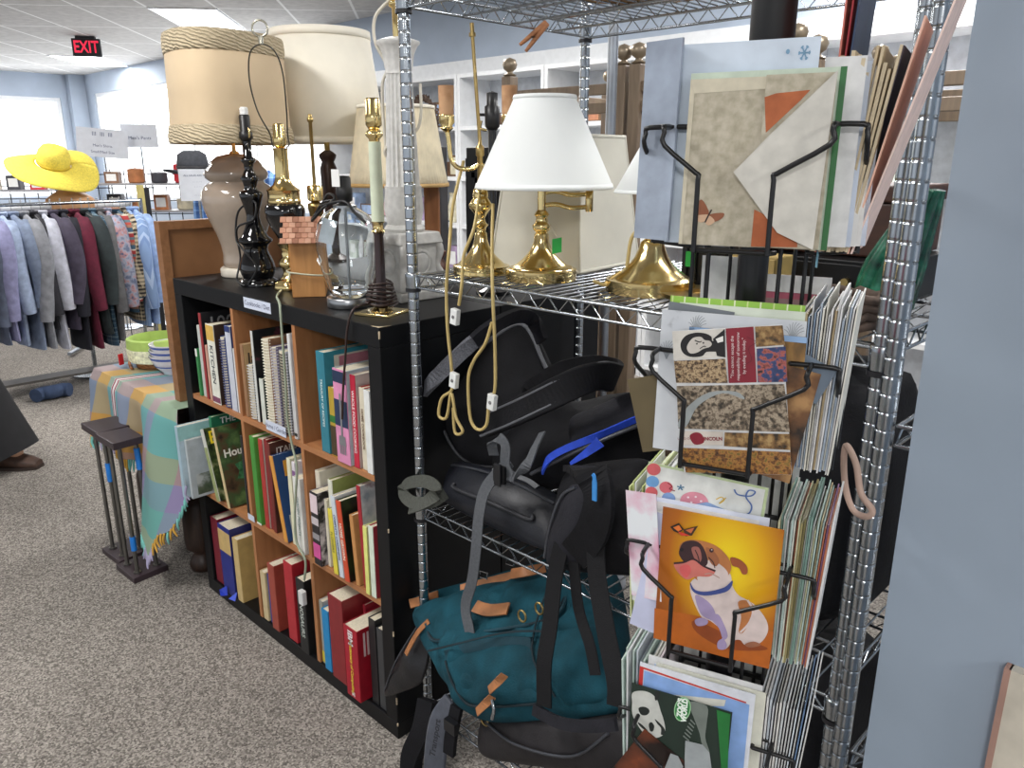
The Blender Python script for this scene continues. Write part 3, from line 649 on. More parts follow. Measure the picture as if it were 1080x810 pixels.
m = MB(); m.add([(-.03,-.066,.17),(.035,-.066,.165),(.04,-.05,.222),(-.025,-.05,.228)],[(0,1,2,3)], mat('plastic_film',(214,222,228),.1,.3)); m.add([(-.05,-.062,.12),(-.03,-.066,.108),(-.02,-.064,.122),(-.04,-.06,.135)],[(0,1,2,3)], paper); m.build('plastic_wrap', L)
cord(L, [(-.02,-.01,.27),(-.05,-.03,.265),(-.075,-.04,.235),(-.06,-.06,.22),(-.02,-.055,.25),(.0,-.03,.275),(-.04,-.02,.285),(-.07,-.02,.262),(-.03,-.05,.258),(.04,-.03,.27),(.07,-.02,.245),(.1,-.01,.22)], black_cord, .0036)
# candlestick lamp
L = thing('table_lamp', 'candlestick lamp with dark brown leg, pale candle and square brass base', 'lamp', (-1.586,1.157,T0))
m = MB(); m.box((0,0,.004),(.1,.1,.008), brass, Matrix.Rotation(R(20),4,'Z')); m.lathe([(.03,.008),(.022,.014),(.014,.02),(.0,.021)], brass, 24); m.build('square_base', L, bevel=.002)
m = MB(); m.lathe([(.017,.02),(.0125,.04),(.0115,.19),(.0125,.2),(0,.201)], mat('dark_brown_wood',(44,26,26),.3,coat=.3), 20); m.build('brown_leg', L)
m = MB(); m.lathe([(.013,.198),(.017,.203),(.013,.21),(.0125,.22),(.0165,.226),(.0,.227)], brass, 24); m.build('brass_collar', L)
m = MB(); m.lathe([(.0155,.226),(.0145,.41),(0,.411)], mat('candle_sleeve',(206,214,190),.5), 24); m.build('candle_sleeve', L)
m = MB(); m.lathe([(.012,.41),(.013,.416),(.021,.424),(.02,.43),(.013,.438),(.0,.439)], brass, 24); m.build('drip_cup', L)
m = MB(); m.lathe([(.012,.438),(.019,.448),(.019,.47),(.0175,.473),(.0175,.503),(.015,.507),(0,.508)], brass, 24); m.build('socket', L)
q = [( (.03-.0*i)*math.cos(i*1.1)*(1.35-.012*i), .03*math.sin(i*1.1)*(1.35-.012*i), .022+.0016*i+.004*math.sin(i*2.1)) for i in range(38)]
cord(L, q+[tuple(at(u,v,y=y)-Vector(L.location)) for u, v, y in ((390,318,1.12),(380,322,1.075),(371,329,1.046),(366,350,1.038),(364,380,1.038),(362,408,1.038),(361,442,1.038))], brown_cord, .003, n=4)
# white fluted column lamp
colm = mat('white_plaster', (206,205,202), .55, 0, .05, 60, .15, 150)
L = thing('table_lamp', 'tall white fluted column lamp with leafy capital and heavy square base', 'lamp', (-1.744,1.360,T0))
m = MB(); m.box((0,0,.0125),(.165,.165,.025), colm); m.box((0,0,.095),(.13,.13,.14), colm, taper=.94); m.box((0,0,.165),(.15,.15,.03), colm, taper=.9)
for a in range(4):
    Mr = Matrix.Rotation(a*PI/2+R(2),4,'Z')
    m.ball((0,-.063,.1),.03, colm, 12, 8, (1,.35,1), Mr); m.tube([(.032*math.cos(i*PI/6),-.065,.1+.032*math.sin(i*PI/6)) for i in range(12)], .006, colm, 6, True, Mr)
    for sx in (-1,1): m.tube(cr([(sx*.064,-.064,.03),(sx*.07,-.07,.06),(sx*.06,-.06,.09),(sx*.068,-.068,.13),(sx*.06,-.06,.16)],4), [.014,.016,.012,.013,.01]+[.01]*12, colm, 8, False, Mr)
m.build('column_base', L, bevel=.004)
m = MB()
def flute(a, z): return 1-.09*abs(math.sin(10*a))
m.lathe([(.052,.18),(.056,.188),(.05,.196),(.046,.2)], colm, 40); m.lathe([(.046,.2),(.05,.24),(.0475,.29),(.05,.3)], colm, 64, rmod=lambda a,z: 1+.07*abs(math.sin(5*a))*math.sin((z-.2)*30)); m.lathe([(.047,.3),(.045,.31),(.034,.575),(.036,.583)], colm, 160, rmod=flute)
m.build('fluted_column', L)
m = MB(); m.lathe([(.036,.583),(.034,.59),(.036,.6),(.04,.63),(.05,.65),(.056,.656),(.056,.662),(.03,.67),(.0,.672)], colm, 64, rmod=lambda a,z: 1+.05*math.sin(12*a)*(1 if .595<z<.65 else 0)); m.build('leaf_capital', L)
m = MB(); m.lathe([(.012,.67),(.012,.74),(.02,.745),(.02,.752),(.012,.756),(.019,.765),(.019,.79),(.017,.80),(.0,.802)], brass, 24); m.build('socket_stem', L)
cord(L, [hp(-.016,.76),hp(-.055,.72),hp(-.058,.66),hp(-.03,.6),hp(-.045,.55),hp(-.042,.4),hp(-.03,.3)], white_cord, .0042)
m = MB(); m.tube(cr([hp(.02,.57)+Vector((0,-.03,0)) if 0 else Vector(hp(.055,.56)),Vector(hp(.045,.45)),Vector(hp(.0,.40))+Vector((-.02,-.035,0)),Vector(hp(-.035,.36)),Vector(hp(-.03,.3))],8), .004, white_cord, 7); m.build('cord_loop', L)
# lamps on the back bookcase
p = at(345,158,y=1.66)
L = thing('table_lamp', 'brown lamp with large cream drum shade behind the harp lamp', 'lamp', (p.x,1.66,T0))
dk = mat('dark_bronze',(70,50,44),.35,.3)
m = MB(); m.lathe([(.06,0),(.06,.01),(.02,.03),(.018,.15),(.028,.25),(.03,.34),(.022,.36),(.03,.375),(.032,.385),(.02,.395),(.012,.4),(0,.401)], dk, 28); m.build('body', L)
m = MB(); m.lathe([(.01,.4),(.01,.43),(.004,.434),(.004,.78),(0,.781)], brass_dull, 16); m.build('stem', L)
s = MB(); s.lathe([(.215,.425),(.168,.795)], cream, 64, caps=False); so = s.build('lamp_shade', L, solid=.002)
for r0, z0, r1, z1 in ((.2165,.424,.2135,.444),(.1718,.77,.169,.797)):
    s = MB(); s.lathe([(r0+.001,z0),(r1+.002,z1)], cream, 64, caps=False); s.build('trim_band', so, solid=.004)
p = at(418,150,y=1.72)
L = thing('table_lamp', 'wooden post lamp with cream pleated shade behind the white column lamp', 'lamp', (p.x+.03,1.70,T0))
wp = wood('post_wood',(132,84,50),(160,106,66),6,(8,8,1))
m = MB(); m.lathe([(.055,0),(.055,.012),(.045,.03),(.04,.05),(.0,.051)], mat('dark_wood_base',(90,58,46),.5), 32)
m.build('base', L)
m = MB(); m.box((0,0,.17),(.058,.058,.25), wp, Matrix.Rotation(HEAD,4,'Z')); m.build('post', L, bevel=.004)
m = MB(); m.lathe([(.012,.29),(.006,.3),(.006,.54),(.01,.545),(.0,.56)], brass_dull, 16); m.build('stem', L)
s = MB(); s.lathe([(.168,.285),(.16,.32),(.125,.535)], mat('pleated_cream',(216,204,176),.85), 320, caps=False, rmod=lambda a,z: 1+.006*math.sin(a*80)); so = s.build('lamp_shade', L, solid=.001)
s = MB(); s.lathe([(.1705,.281),(.169,.293)], mat('shade_trim_tan',(196,160,104),.7), 64, caps=False); s.build('trim_band', so, solid=.003)
s = MB(); s.lathe([(.1285,.53),(.127,.54)], cream, 64, caps=False); s.build('trim_band', so, solid=.003)

p = at(519,96,y=1.56)
L = thing('table_lamp', 'slim black stick lamp with black socket standing behind the candelabra', 'lamp', (p.x,1.56,T0))
m = MB(); m.lathe([(.05,0),(.05,.012),(.014,.022),(.011,.05),(.011,p.z-T0-.1),(.0,p.z-T0-.099)], glossblack, 24); m.build('body', L)
m = MB(); z = p.z-T0; m.lathe([(.012,z-.1),(.02,z-.09),(.021,z-.04),(.015,z-.035),(.015,z-.005),(.0,z)], mat('socket_black',(24,24,26),.4), 20); m.cyl((0,0,z-.06),tuple(Vector(hp(-.04,z-.06))),.004,blackwire,8); m.build('socket', L)
m = MB(); m.tube(cr([hp(-.015,z-.1),hp(-.032,z-.095),hp(-.03,z-.075)],5),.004,brass,7); m.build('brass_hook', L)

p = at(456,230,y=1.79)
t = thing('wooden_candlestick', 'square brown wooden candlestick with turned foot right of the white column lamp', 'candlestick', (p.x,1.79,T0))
m = MB(); m.lathe([(.05,0),(.052,.012),(.042,.02),(.034,.034),(.044,.048),(.046,.06),(.034,.066),(0,.067)], mat('dark_wood_base',(90,58,46),.5), 28); m.build('turned_foot', t)
m = MB(); m.box((0,0,.185),(.05,.05,.24), wp, Matrix.Rotation(HEAD,4,'Z')); m.build('post', t, bevel=.004)
m = MB(); m.lathe([(.034,.305),(.036,.315),(.022,.325),(.02,.34),(0,.341)], mat('dark_wood_base',(90,58,46),.5), 24); m.build('candle_cup', t)
# ------------------------------------------------------------------ chrome wire shelving
SXL, SXR, SYF, SYB = -1.40, -.373, 1.11, 1.70
def zig(m, a, b, z, h, n, mt, r=.0018):
    a, b = Vector(a), Vector(b)
    m.tube([a.lerp(b, i/n)+Vector((0,0,(z if i % 2 else z-h))) for i in range(n+1)], r, mt, 5)
def wire_shelf(x0, x1, y0, y1, z, parent, mt=chrome):
    m = MB(); h = .028
    for (a, b, n) in (((x0,y0,0),(x1,y0,0),int((x1-x0)/.026)),((x0,y1,0),(x1,y1,0),int((x1-x0)/.026)),((x0,y0,0),(x0,y1,0),int((y1-y0)/.026)),((x1,y0,0),(x1,y1,0),int((y1-y0)/.026))):
        for dz, r in ((0,.0032),(-h,.0032)):
            m.tube([(a[0],a[1],z+dz),(b[0],b[1],z+dz)], r, mt, 6)
        zig(m, a, b, z, h, n, mt)
    k = int((x1-x0)/.0255)
    for i in range(1, k): x = x0+(x1-x0)*i/k; m.tube([(x,y0,z+.003),(x,y1,z+.003)], .0019, mt, 5)
    for i in range(1, 4):
        y = y0+(y1-y0)*i/4; m.tube([(x0,y,z-.002),(x1,y,z-.002)], .0028, mt, 5)
        m.tube([(x0,y,z-h),(x1,y,z-h)], .0028, mt, 5); zig(m, (x0,y,0), (x1,y,0), z, h, int((x1-x0)/.03), mt, .0015)
    return m.build('wire_shelf', parent)
def post(x, y, h, parent):
    m = MB(); prof = [(.0127,0)]
    z = .05
    while z < h-.02: prof += [(.0127,z-.004),(.0127,z-.0012),(.0120,z-.0007),(.0120,z+.0007),(.0127,z+.0012),(.0127,z+.004)]; z += .0254
    prof += [(.0127,h),(.0,h+.002)]
    m.lathe(prof, chrome, 20, (x,y,0)); o = m.build('post', parent); return o
def collar(x, y, z, parent):
    m = MB(); m.lathe([(.0155,-.034),(.0175,-.004),(.0175,.004),(.016,.006)], chrome, 16, (x,y,z)); m.lathe([(.0176,-.038),(.0176,-.030)], mat('collar_black',(30,30,34),.4), 16, (x,y,z), caps=False); m.build('shelf_collar', parent)
WS = [1.825,1.248,.68,.117]
ws = thing('wire_shelving', 'chrome wire shelving unit holding brass lamps above and bags below', 'shelving')
for x in (SXL,SXR):
    for y in (SYF,SYB):
        post(x, y, 1.98, ws)
        for z in WS: collar(x, y, z, ws)
for z in WS: wire_shelf(SXL+.017, SXR-.017, SYF, SYB, z, ws)
ws2 = thing('wire_shelving', 'second chrome wire shelving unit behind the grey partition, only its edge in view', 'shelving')
for x in (-.350,.55):
    for y in (1.09,1.685): post(x, y, 1.98, ws2)
for z in (1.825,1.15,.62,.117): wire_shelf(-.333, .533, 1.09, 1.685, z, ws2)
# wicker tray on the top shelf and clothespin
wk = photo('wicker',[(.35,(96,66,38)),(.5,(150,112,70)),(.65,(186,148,100))],60,.8,stretch=(1,6,6))
t = thing('wicker_tray', 'round brown wicker tray lying on the top wire shelf', 'tray', (-1.02,1.42,1.8305))
m = MB(); m.lathe([(.0,.0),(.2,.0),(.2,.006),(.0,.006)], wk, 40); m.build('woven_bottom', t)
m = MB()
for k in range(3): m.tube([(.2*math.cos(i*PI/24),.2*math.sin(i*PI/24),.008+.012*k) for i in range(48)], .007, wk, 8, True)
m.build('rim', t)
pw = wood('pin_wood',(150,98,64),(182,128,90),20,(1,1,6))
pa, pb = at(573,28,y=1.50), at(553,49,y=1.46)
t = thing('clothespin', 'wooden clothespin clipped to the top wire shelf edge', 'clothespin', tuple(pa))
d = (pb-pa); dn = d.normalized(); sd = dn.cross(Vector((FW[0],FW[1],0))).normalized()
for s_ in (-1,1):
    m = MB(); m.tube([sd*s_*.0025-dn*.012, dn*.03+sd*s_*.0055, d*1.08+sd*s_*(.010)], [.006,.006,.004], pw, 6); m.build('jaw', t)
m = MB(); m.tube([Vector(dn*.035)+Vector((.007*math.cos(i),.007*math.sin(i),0)) for i in range(13)], .0012, wire, 5); m.build('spring', t)
# plain grey pole behind
p = at(645,100,y=2.05)
solo('metal_pole', MB().cyl((0,0,0),(0,0,2.02),.016,zinc,16).cyl((0,0,2.02),(0,0,2.05),.022,blackwire,12).cyl((0,0,0),(0,0,.02),.11,zinc,24), 'plain grey metal pole on a round foot behind the back shelf post', 'pole', (p.x,2.05,0))

# ------------------------------------------------------------------ lamps on the wire shelf (z = 1.2535)
Z1 = WS[1]+.0055
bell = lambda k: [(.062*k,0),(.063*k,.004),(.061*k,.008),(.063*k,.012),(.063*k,.018),(.055*k,.0185),(.046*k,.027),(.035*k,.037),(.026*k,.048),(.019*k,.06),(.0145,.074),(.0135,.088)]
L = thing('table_lamp', 'brass candelabra lamp with two candle arms and a tall bare rod', 'lamp', (-1.279,1.208,Z1))
m = MB(); m.lathe(bell(1)+[(.01,.092),(.012,.1),(.017,.106),(.011,.112),(.009,.12),(.013,.128),(.017,.134),(.024,.142),(.0255,.15),(.02,.158),(.016,.164),(.017,.17),(.015,.182),(.008,.186)], brass, 40); m.build('base', L)
m = MB(); m.lathe([(.006,.185),(.006,.25),(.009,.252),(.009,.27),(.004,.275),(.0038,.29),(0,.291)], brass_dull, 16); m.tube([hp(0,.28),hp(-.013,.49)], .0039, brass_dull, 10); m.cyl(hp(-.013,.488),hp(-.0133,.495),.0072,brass_dull,12); m.cyl(hp(-.0133,.495),hp(-.014,.514),.0045,brass_dull,10); m.build('rod', L)
for s_ in (-1,1):
    a = MB(); k = 1 if s_ < 0 else .9
    a.tube(cr([hp(0,.235),hp(s_*.02,.225),hp(s_*.047*k,.227),hp(s_*.062*k,.245),hp(s_*.066*k,.28),hp(s_*.07*k,.305)],6), .005, brass, 8); c0 = hp(s_*.07*k,-.032)
    a.lathe([(.006,.332),(.014,.34),(.012,.345),(.017,.352),(.016,.362),(.017,.366),(.015,.368)], brass, 24, c0); ao = a.build('arm', L)
    a = MB(); a.lathe([(.0155,.366),(.0165,.425),(.0,.426)], photo('candle_cardboard',[(.4,(176,132,96)),(.6,(196,154,116))],30,.8), 24, c0); a.build('candle_sleeve', ao)
# hanging cords with white switches (belong to the shelf lamps)
sw_m = mat('switch_white',(226,228,226),.35)
def on(u, v, y): return at(u, v, y=y)
def local(o, p): return Vector(p)-Vector(o.location)
def hang(o, pts, sw, m=gold_cord, ring=None):
    q = MB(); q.tube(cr([local(o,p) for p in pts],8), .0036, m, 7); c = q.build('power_cord', o)
    q = MB(); s0 = local(o, sw); q.box((0,0,0),(.02,.012,.034), sw_m, Matrix.Translation(s0) @ Matrix.Rotation(R(8),4,'Y')); q.cyl(s0+Vector((0,-.008,0)), s0+Vector((0,-.005,0)), .004, mat('switch_grey',(120,120,120),.4), 10); q.build('inline_switch', c, bevel=.003)
yc = 1.085
hang(L, [on(489,170,1.2),on(478,215,1.15),on(474,260,yc),on(471,300,yc),on(472,345,yc),on(476,385,yc),on(477,410,yc),on(466,420,yc),on(463,438,yc),on(471,440,yc),on(476,415,yc),on(481,440,yc),on(488,455,yc),on(480,456,yc),on(478,430,yc)], on(479,401,yc-.006))
hang(L, [on(506,200,1.16),on(500,240,1.12),on(489,270,1.1),on(487,300,yc),on(484,322,yc)], on(480,334,yc))
# swing-arm lamp
Lp = Vector((-1.123,1.235,Z1))
L = thing('table_lamp', 'brass swing-arm lamp with white empire shade, centre of the wire shelf', 'lamp', tuple(Lp))
m = MB(); m.lathe([(.074,0),(.075,.003),(.075,.022),(.068,.0225),(.066,.026)]+[(r*1.12,z+.006) for r, z in bell(1)[5:]]+[(.012,.098),(.018,.104),(.02,.112),(.014,.118),(.012,.128),(.016,.134),(.012,.14),(.008,.144),(0,.145)], brass, 40); m.build('base', L)
m = MB(); m.lathe([(.007,.143),(.007,.2),(.004,.204),(.004,.37),(0,.371)], brass, 16); m.build('stem', L)
a = MB()
for z in (.152,.178): a.tube(cr([hp(0,z),hp(.03,z+.003),hp(.06,z-.004),hp(.098,z-.002)],5), .0048, brass, 8)
a.lathe([(.007,.14),(.008,.142),(.008,.19),(.006,.192)], brass, 16, hp(.098,0)); a.lathe([(.009,.144),(.009,.186)], brass, 16); a.build('swing_arm', L)
wsh = mat('white_shade',(238,241,240),.8,0,.01,10)
Ms = Matrix.Translation(Vector(hp(.004,0)))
s = MB(); s.lathe([(.138,.188),(.138,.196),(.062,.36),(.06,.366)], wsh, 64, M=Ms, caps=False); so = s.build('lamp_shade', L, solid=.002)
s = MB(); s.lathe([(.1415,.187),(.1385,.197)], wsh, 64, M=Ms, caps=False); s.lathe([(.0635,.36),(.0615,.367)], wsh, 64, M=Ms, caps=False); s.build('trim_band', so, solid=.003)
s = MB(); s.lathe([(.1365,.1885),(.0605,.364)], mat('shade_lining_gold',(206,190,140),.6), 64, M=Ms, caps=False); s.build('shade_lining', so)
grn = mat('tag_green',(40,170,70),.5)
m = MB(); m.tube([hp(.012,.12),tuple(Vector(hp(.03,.092))-Vector((FW[0],FW[1],0))*.045)], .0008, white_cord, 5); M_ = frame_M(Vector(hp(.03,.075))-Vector((FW[0],FW[1],0))*.045, (RT[0],RT[1],.2), (0,0,1)); m.box((0,0,0),(.02,.03,.0012), grn, M_); m.build('price_tag', L)
hang(L, [on(520,215,1.16),on(519,250,1.14),on(519,285,1.1),on(520,320,yc),on(522,365,yc),on(522,410,yc),on(516,425,yc),on(513,448,yc),on(504,453,yc),on(496,440,yc),on(494,400,yc),on(500,380,yc),on(512,362,yc),on(519,340,yc)], on(519,424,yc-.006))
# right brass lamp
L = thing('table_lamp', 'brass trumpet-base lamp with small white coolie shade beside the card spinner', 'lamp', (-.866,1.265,Z1))
m = MB(); m.lathe([(.084,0),(.085,.003),(.085,.024),(.076,.0245),(.07,.03),(.055,.04),(.042,.052),(.032,.066),(.026,.08),(.0215,.094),(.014,.1),(.018,.106),(.026,.112),(.027,.118),(.016,.126),(.012,.134),(.008,.14),(.007,.175),(0,.176)], brass, 44); m.build('base', L)
m = MB(); m.lathe([(.004,.175),(.004,.31),(.006,.315),(0,.32)], brass, 14); m.build('stem', L)
s = MB(); s.lathe([(.098,.186),(.02,.328)], wsh, 56, M=Matrix.Translation(Vector(hp(.024,0))), caps=False); so = s.build('lamp_shade', L, solid=.002)
s = MB(); s.lathe([(.0995,.185),(.0965,.19)], wsh, 56, M=Matrix.Translation(Vector(hp(.024,0))), caps=False); s.build('trim_band', so, solid=.002)
cord(L, [hp(-.025,.12),hp(-.04,.1),hp(-.046,.05),hp(-.05,.02),hp(-.085,.012),hp(-.11,.02)], gold_cord, .0036)
m = MB(); m.cyl(hp(-.085,.012),hp(-.055,.035),.008,brass_dull,10); m.build('plug', L)
# square shade standing behind
L = thing('lamp_shade', 'large square ivory lampshade standing loose behind the brass lamps', 'lampshade', (-1.25,1.462,Z1), R(6))
iv = mat('ivory_fabric',(214,211,198),.85,0,.04,6,.08,300)
b0, b1, hh = .128, .096, .298
m = MB()
cs = [(-1,-1),(1,-1),(1,1),(-1,1)]
for i in range(4):
    a, b = cs[i], cs[(i+1) % 4]
    m.add([(a[0]*b0,a[1]*b0,0),(b[0]*b0,b[1]*b0,0),(b[0]*b1,b[1]*b1,hh),(a[0]*b1,a[1]*b1,hh)],[(0,1,2,3)],iv)
m.build('fabric_panels', L, solid=.002)
m = MB()
for z, q in ((.004,b0),(hh-.004,b1)): m.tube([(x*q,y*q,z) for x, y in cs], .0045, iv, 8, True)
for x, y in cs: m.tube([(x*b0,y*b0,.004),(x*b1,y*b1,hh-.004)], .0035, iv, 8)
m.build('piping', L)
# boxes at the right of the wire shelf
t = thing('jewelry_box', 'brown wooden box on the black drawer unit behind the envelopes', 'box', (-.65,1.56,Z1+.0765), R(0))
dw = wood('dark_box_wood',(58,34,26),(84,50,36),6,(1,8,8))
m = MB(); m.bar((-.165,-.11,0),(.165,.11,.095), dw); m.build('box_body', t, bevel=.004)
m = MB(); m.bar((-.17,-.115,.096),(.17,.115,.125), dw); m.build('lid', t, bevel=.004)
m = MB(); m.cyl((.08,-.11,.05),(.08,-.125,.05),.008,brass_dull,12); m.build('knob', t)
t = thing('drawer_unit', 'black box with brass knobs on the wire shelf behind the card spinner', 'drawer box', (-.645,1.535,Z1))
m = MB(); m.bar((-.2,-.13,0),(.18,.13,.075), blackpaint); m.build('box_body', t, bevel=.003)
for x in (-.1,.08):
    m = MB(); m.bar((x-.085,-.137,.008),(x+.085,-.1305,.068), blackpaint); d = m.build('drawer', t, bevel=.002)
    m = MB(); m.cyl((x+.02,-.137,.038),(x+.02,-.15,.038),.007,brass_dull,12); m.build('knob', d)
t = thing('wooden_box', 'pale yellow wooden box with two doors behind the spinner post', 'box', (-.66,1.30,Z1))
yw = mat('pale_wood',(176,150,90),.6,0,.08,20)
m = MB(); m.bar((-.045,-.03,0),(.045,.03,.085), yw); m.build('box_body', t, bevel=.002)
for x in (-.022,.022): m = MB(); m.bar((x-.02,-.034,.004),(x+.02,-.0305,.081), yw); m.build('door', t, bevel=.001)
t = thing('plastic_crate', 'black ribbed plastic crate right of the trumpet-base lamp', 'crate', (-.80,1.45,Z1))
m = MB(); m.bar((-.08,-.06,0),(.08,.06,.08), mat('black_plastic',(22,23,27),.4)); m.build('body', t, bevel=.006)
for i in range(7): m = MB(); m.bar((-.075+i*.022,-.064,.006),(-.064+i*.022,-.0605,.074), mat('black_plastic',(22,23,27),.4)); m.build('rib', t)
m = MB(); m.box((-.055,-.066,.052),(.02,.002,.03), grn); m.build('price_tag', t)
m = MB(); m.lathe([(.085,.004),(.088,.012),(.04,.012),(.038,.006)], brass_dull, 40); solo('brass_dish', m, 'flat aged brass dish lying beside the trumpet-base lamp', 'dish', (-.74,1.27,Z1))
# ------------------------------------------------------------------ greeting card spinner
RP = Vector((-.4166,.8028,0)); RA = R(17.9)
LEV = [1.416,1.187,.954,.722,.49]
sp = thing('card_spinner', 'black four-sided wire spinner rack with a round post, filled with greeting cards', 'card rack', tuple(RP), RA)
m = MB(); m.cyl((0,0,.02),(0,0,1.92),.0165,mat('post_black',(20,20,23),.3),24); m.build('post', sp)
m = MB(); m.lathe([(.021,1.61),(.0225,1.615),(.0225,1.80),(.021,1.805)], mat('post_sleeve',(18,18,20),.5), 24, caps=False); m.build('sleeve', sp)
m = MB(); m.lathe([(.2,0),(.2,.012),(.05,.022),(.02,.04)], mat('post_black',(20,20,23),.3), 32); m.build('base', sp)
WR = .0026
for k in range(4):
    Mk = Matrix.Rotation(k*PI/2,4,'Z')
    m = MB()
    for x in (-.036,.036): m.tube([(x,-.058,.25),(x,-.058,1.56)], .0022, blackwire, 6, False, Mk)
    for z in (.35,.6,.84,1.07,1.3,1.53): m.tube([(-.058,-.058,z),(.058,-.058,z)], .0024, blackwire, 6, False, Mk)
    m.build('wire_panel', sp)
    for zb in LEV:
        z = zb-.004
        m = MB()
        m.tube(cr([(-.078,-.058,z+.118),(-.078,-.10,z+.118),(-.077,-.104,z+.112),(-.076,-.105,z+.1),(-.043,-.105,z+.074),(-.041,-.105,z+.068),(-.041,-.105,z+.004),(-.041,-.1,z),(-.041,-.058,z-.004)],3), WR, blackwire, 6, False, Mk)
        m.tube(cr([(.078,-.058,z+.118),(.078,-.10,z+.118),(.077,-.104,z+.112),(.076,-.105,z+.1),(.032,-.105,z+.074),(.03,-.105,z+.068),(.03,-.105,z+.004),(.03,-.1,z),(.03,-.058,z-.004)],3), WR, blackwire, 6, False, Mk)
        m.tube([(-.041,-.1,z),(.03,-.1,z)], WR, blackwire, 6, False, Mk); m.tube([(-.078,-.058,z+.118),(.078,-.058,z+.118)], WR, blackwire, 6, False, Mk)
        m.build('wire_pocket', sp)
CN = 0
def card(k, x, zb, w, h, d, mt, label, lean=0, roll=0, th=.0008, group=None, yaw=0, name='greeting_card'):
    a = RA+k*PI/2; c, s = math.cos(a), math.sin(a)
    m = MB(); m.bar((-w/2,-th/2,0),(w/2,th/2,h), mt)
    o = solo(name, m, label, 'card', (RP.x+c*x+s*d, RP.y+s*x-c*d, zb), 0, group)
    o.rotation_euler = (R(-lean), R(roll), a+R(yaw)); o['w'] = w; o['h'] = h; o['th'] = th
    return o
class Art:
    """Flat printing on a card's face: polygons traced in sketch units; quad = sketch corners TL, TR, BR, BL."""
    def __init__(s, o, quad, name='printed_picture', w=None, h=None, x0=0, z0=0):
        s.o = o; s.m = MB(); s.k = 0; s.name = name; s.th = o['th']
        w = w or o['w']; h = h or o['h']
        dst = [(x0-w/2,z0+h),(x0+w/2,z0+h),(x0+w/2,z0),(x0-w/2,z0)]; A = []; B = []
        for (u, v), (x, z) in zip(quad, dst):
            A.append([u,v,1,0,0,0,-x*u,-x*v]); B.append(x); A.append([0,0,0,u,v,1,-z*u,-z*v]); B.append(z)
        s.H = np.linalg.solve(np.array(A,float), np.array(B,float))
    def p(s, u, v, y):
        q = s.H; D = q[6]*u+q[7]*v+1
        return ((q[0]*u+q[1]*v+q[2])/D, y, (q[3]*u+q[4]*v+q[5])/D)
    def poly(s, pts, mt):
        s.k += 1; y = -s.th/2-.0002-.00006*s.k
        vs = [s.p(u,v,y) for u, v in pts]
        ar = sum(vs[i][0]*vs[(i+1) % len(vs)][2]-vs[(i+1) % len(vs)][0]*vs[i][2] for i in range(len(vs)))
        if ar < 0: vs.reverse()
        s.m.add(vs, [tuple(range(len(vs)))], mt); return s
    def blob(s, pts, mt, n=4): return s.poly([(q.x,q.y) for q in cr([(a,b,0) for a, b in pts], n, True)], mt)
    def disc(s, c, r, mt, ry=None, rot=0):
        ry = ry or r; cs, sn = math.cos(rot), math.sin(rot)
        return s.poly([(c[0]+r*math.cos(i*PI/12)*cs-ry*math.sin(i*PI/12)*sn, c[1]+r*math.cos(i*PI/12)*sn+ry*math.sin(i*PI/12)*cs) for i in range(24)], mt)
    def line(s, pts, w, mt):
        P = cr([(a,b,0) for a, b in pts], 5); L_, R_ = [], []
        for i in range(len(P)):
            t = (P[min(i+1,len(P)-1)]-P[max(i-1,0)]).normalized(); n = Vector((-t.y,t.x,0))*w/2
            L_.append((P[i].x+n.x,P[i].y+n.y)); R_.append((P[i].x-n.x,P[i].y-n.y))
        s.k += 1; y = -s.th/2-.0002-.00006*s.k; vs = [s.p(u,v,y) for u, v in L_+R_]; n = len(L_)
        s.m.add(vs, [(i,n+i,n+i+1,i+1) for i in range(n-1)], mt); return s
    def text(s, txt, c, dx, size, mt, up=None, **k):
        s.k += 1; y = -s.th/2-.0003-.00006*s.k
        o = Vector(s.p(c[0],c[1],y)); x = Vector(s.p(c[0]+dx[0],c[1]+dx[1],y))-o
        x.normalize(); z = Vector((-x.z,0,x.x))
        lettering(txt, size, mt, s.o, frame_M(o, x, z), name='printed_lettering', **k); return s
    def done(s): return s.m.build(s.name, s.o)
ink_ = lambda r,g,b: mat('ink_%d_%d_%d' % (r,g,b), (r,g,b), .5, 0, .05, 60)
wp_ = ink_(222,222,222)
# ---- front, top pocket
sleeve = mat('clear_sleeve', (150,160,176), .12, .0, .15, 40, .2, 30)
o = card(0,-.094,1.418,.046,.195,.074,mat('sleeve_grey',(150,160,176),.12,0,.16,14,.4,45,coat=.5),'grey card in a shiny plastic sleeve at the left edge of the top pocket',2,0,.003,yaw=-24)
o = card(0,-.012,1.416,.134,.192,.076,mat('card_pale_blue_white',(206,218,232),.5),'tall pale card with a blue snowflake in its corner, top pocket',3)
A = Art(o,[(0,0),(100,0),(100,112),(0,112)]); sf = ink_(120,160,190)
for i in range(6):
    a = i*PI/3; c = (90,8); e = (90+4*math.cos(a),8+4*math.sin(a)); A.line([c,e],.9,sf)
    for q in (-.6,.6): A.line([(90+2.4*math.cos(a),8+2.4*math.sin(a)),(90+2.4*math.cos(a)+1.6*math.cos(a+q),8+2.4*math.sin(a)+1.6*math.sin(a+q))],.6,sf)
A.disc((79,7),1.3,sf); A.done()
for i in range(5): card(0,.078+.004*i,1.418,.036,.172-.004*i,.070-.006*i,[wp_,mat('card_white_blue',(200,210,226),.5),paper][i%3],'white cards behind the green-edged card in the top pocket',3,0,.0008,'white cards in the top pocket')
o = card(0,.010,1.416,.142,.164,.084,ink_(200,214,196),'pale green card behind the tan butterfly card',3)
m = MB(); m.bar((.0655,-.0012,0),(.071,-.0004,.164), ink_(50,110,60)); m.build('green_edge', o)
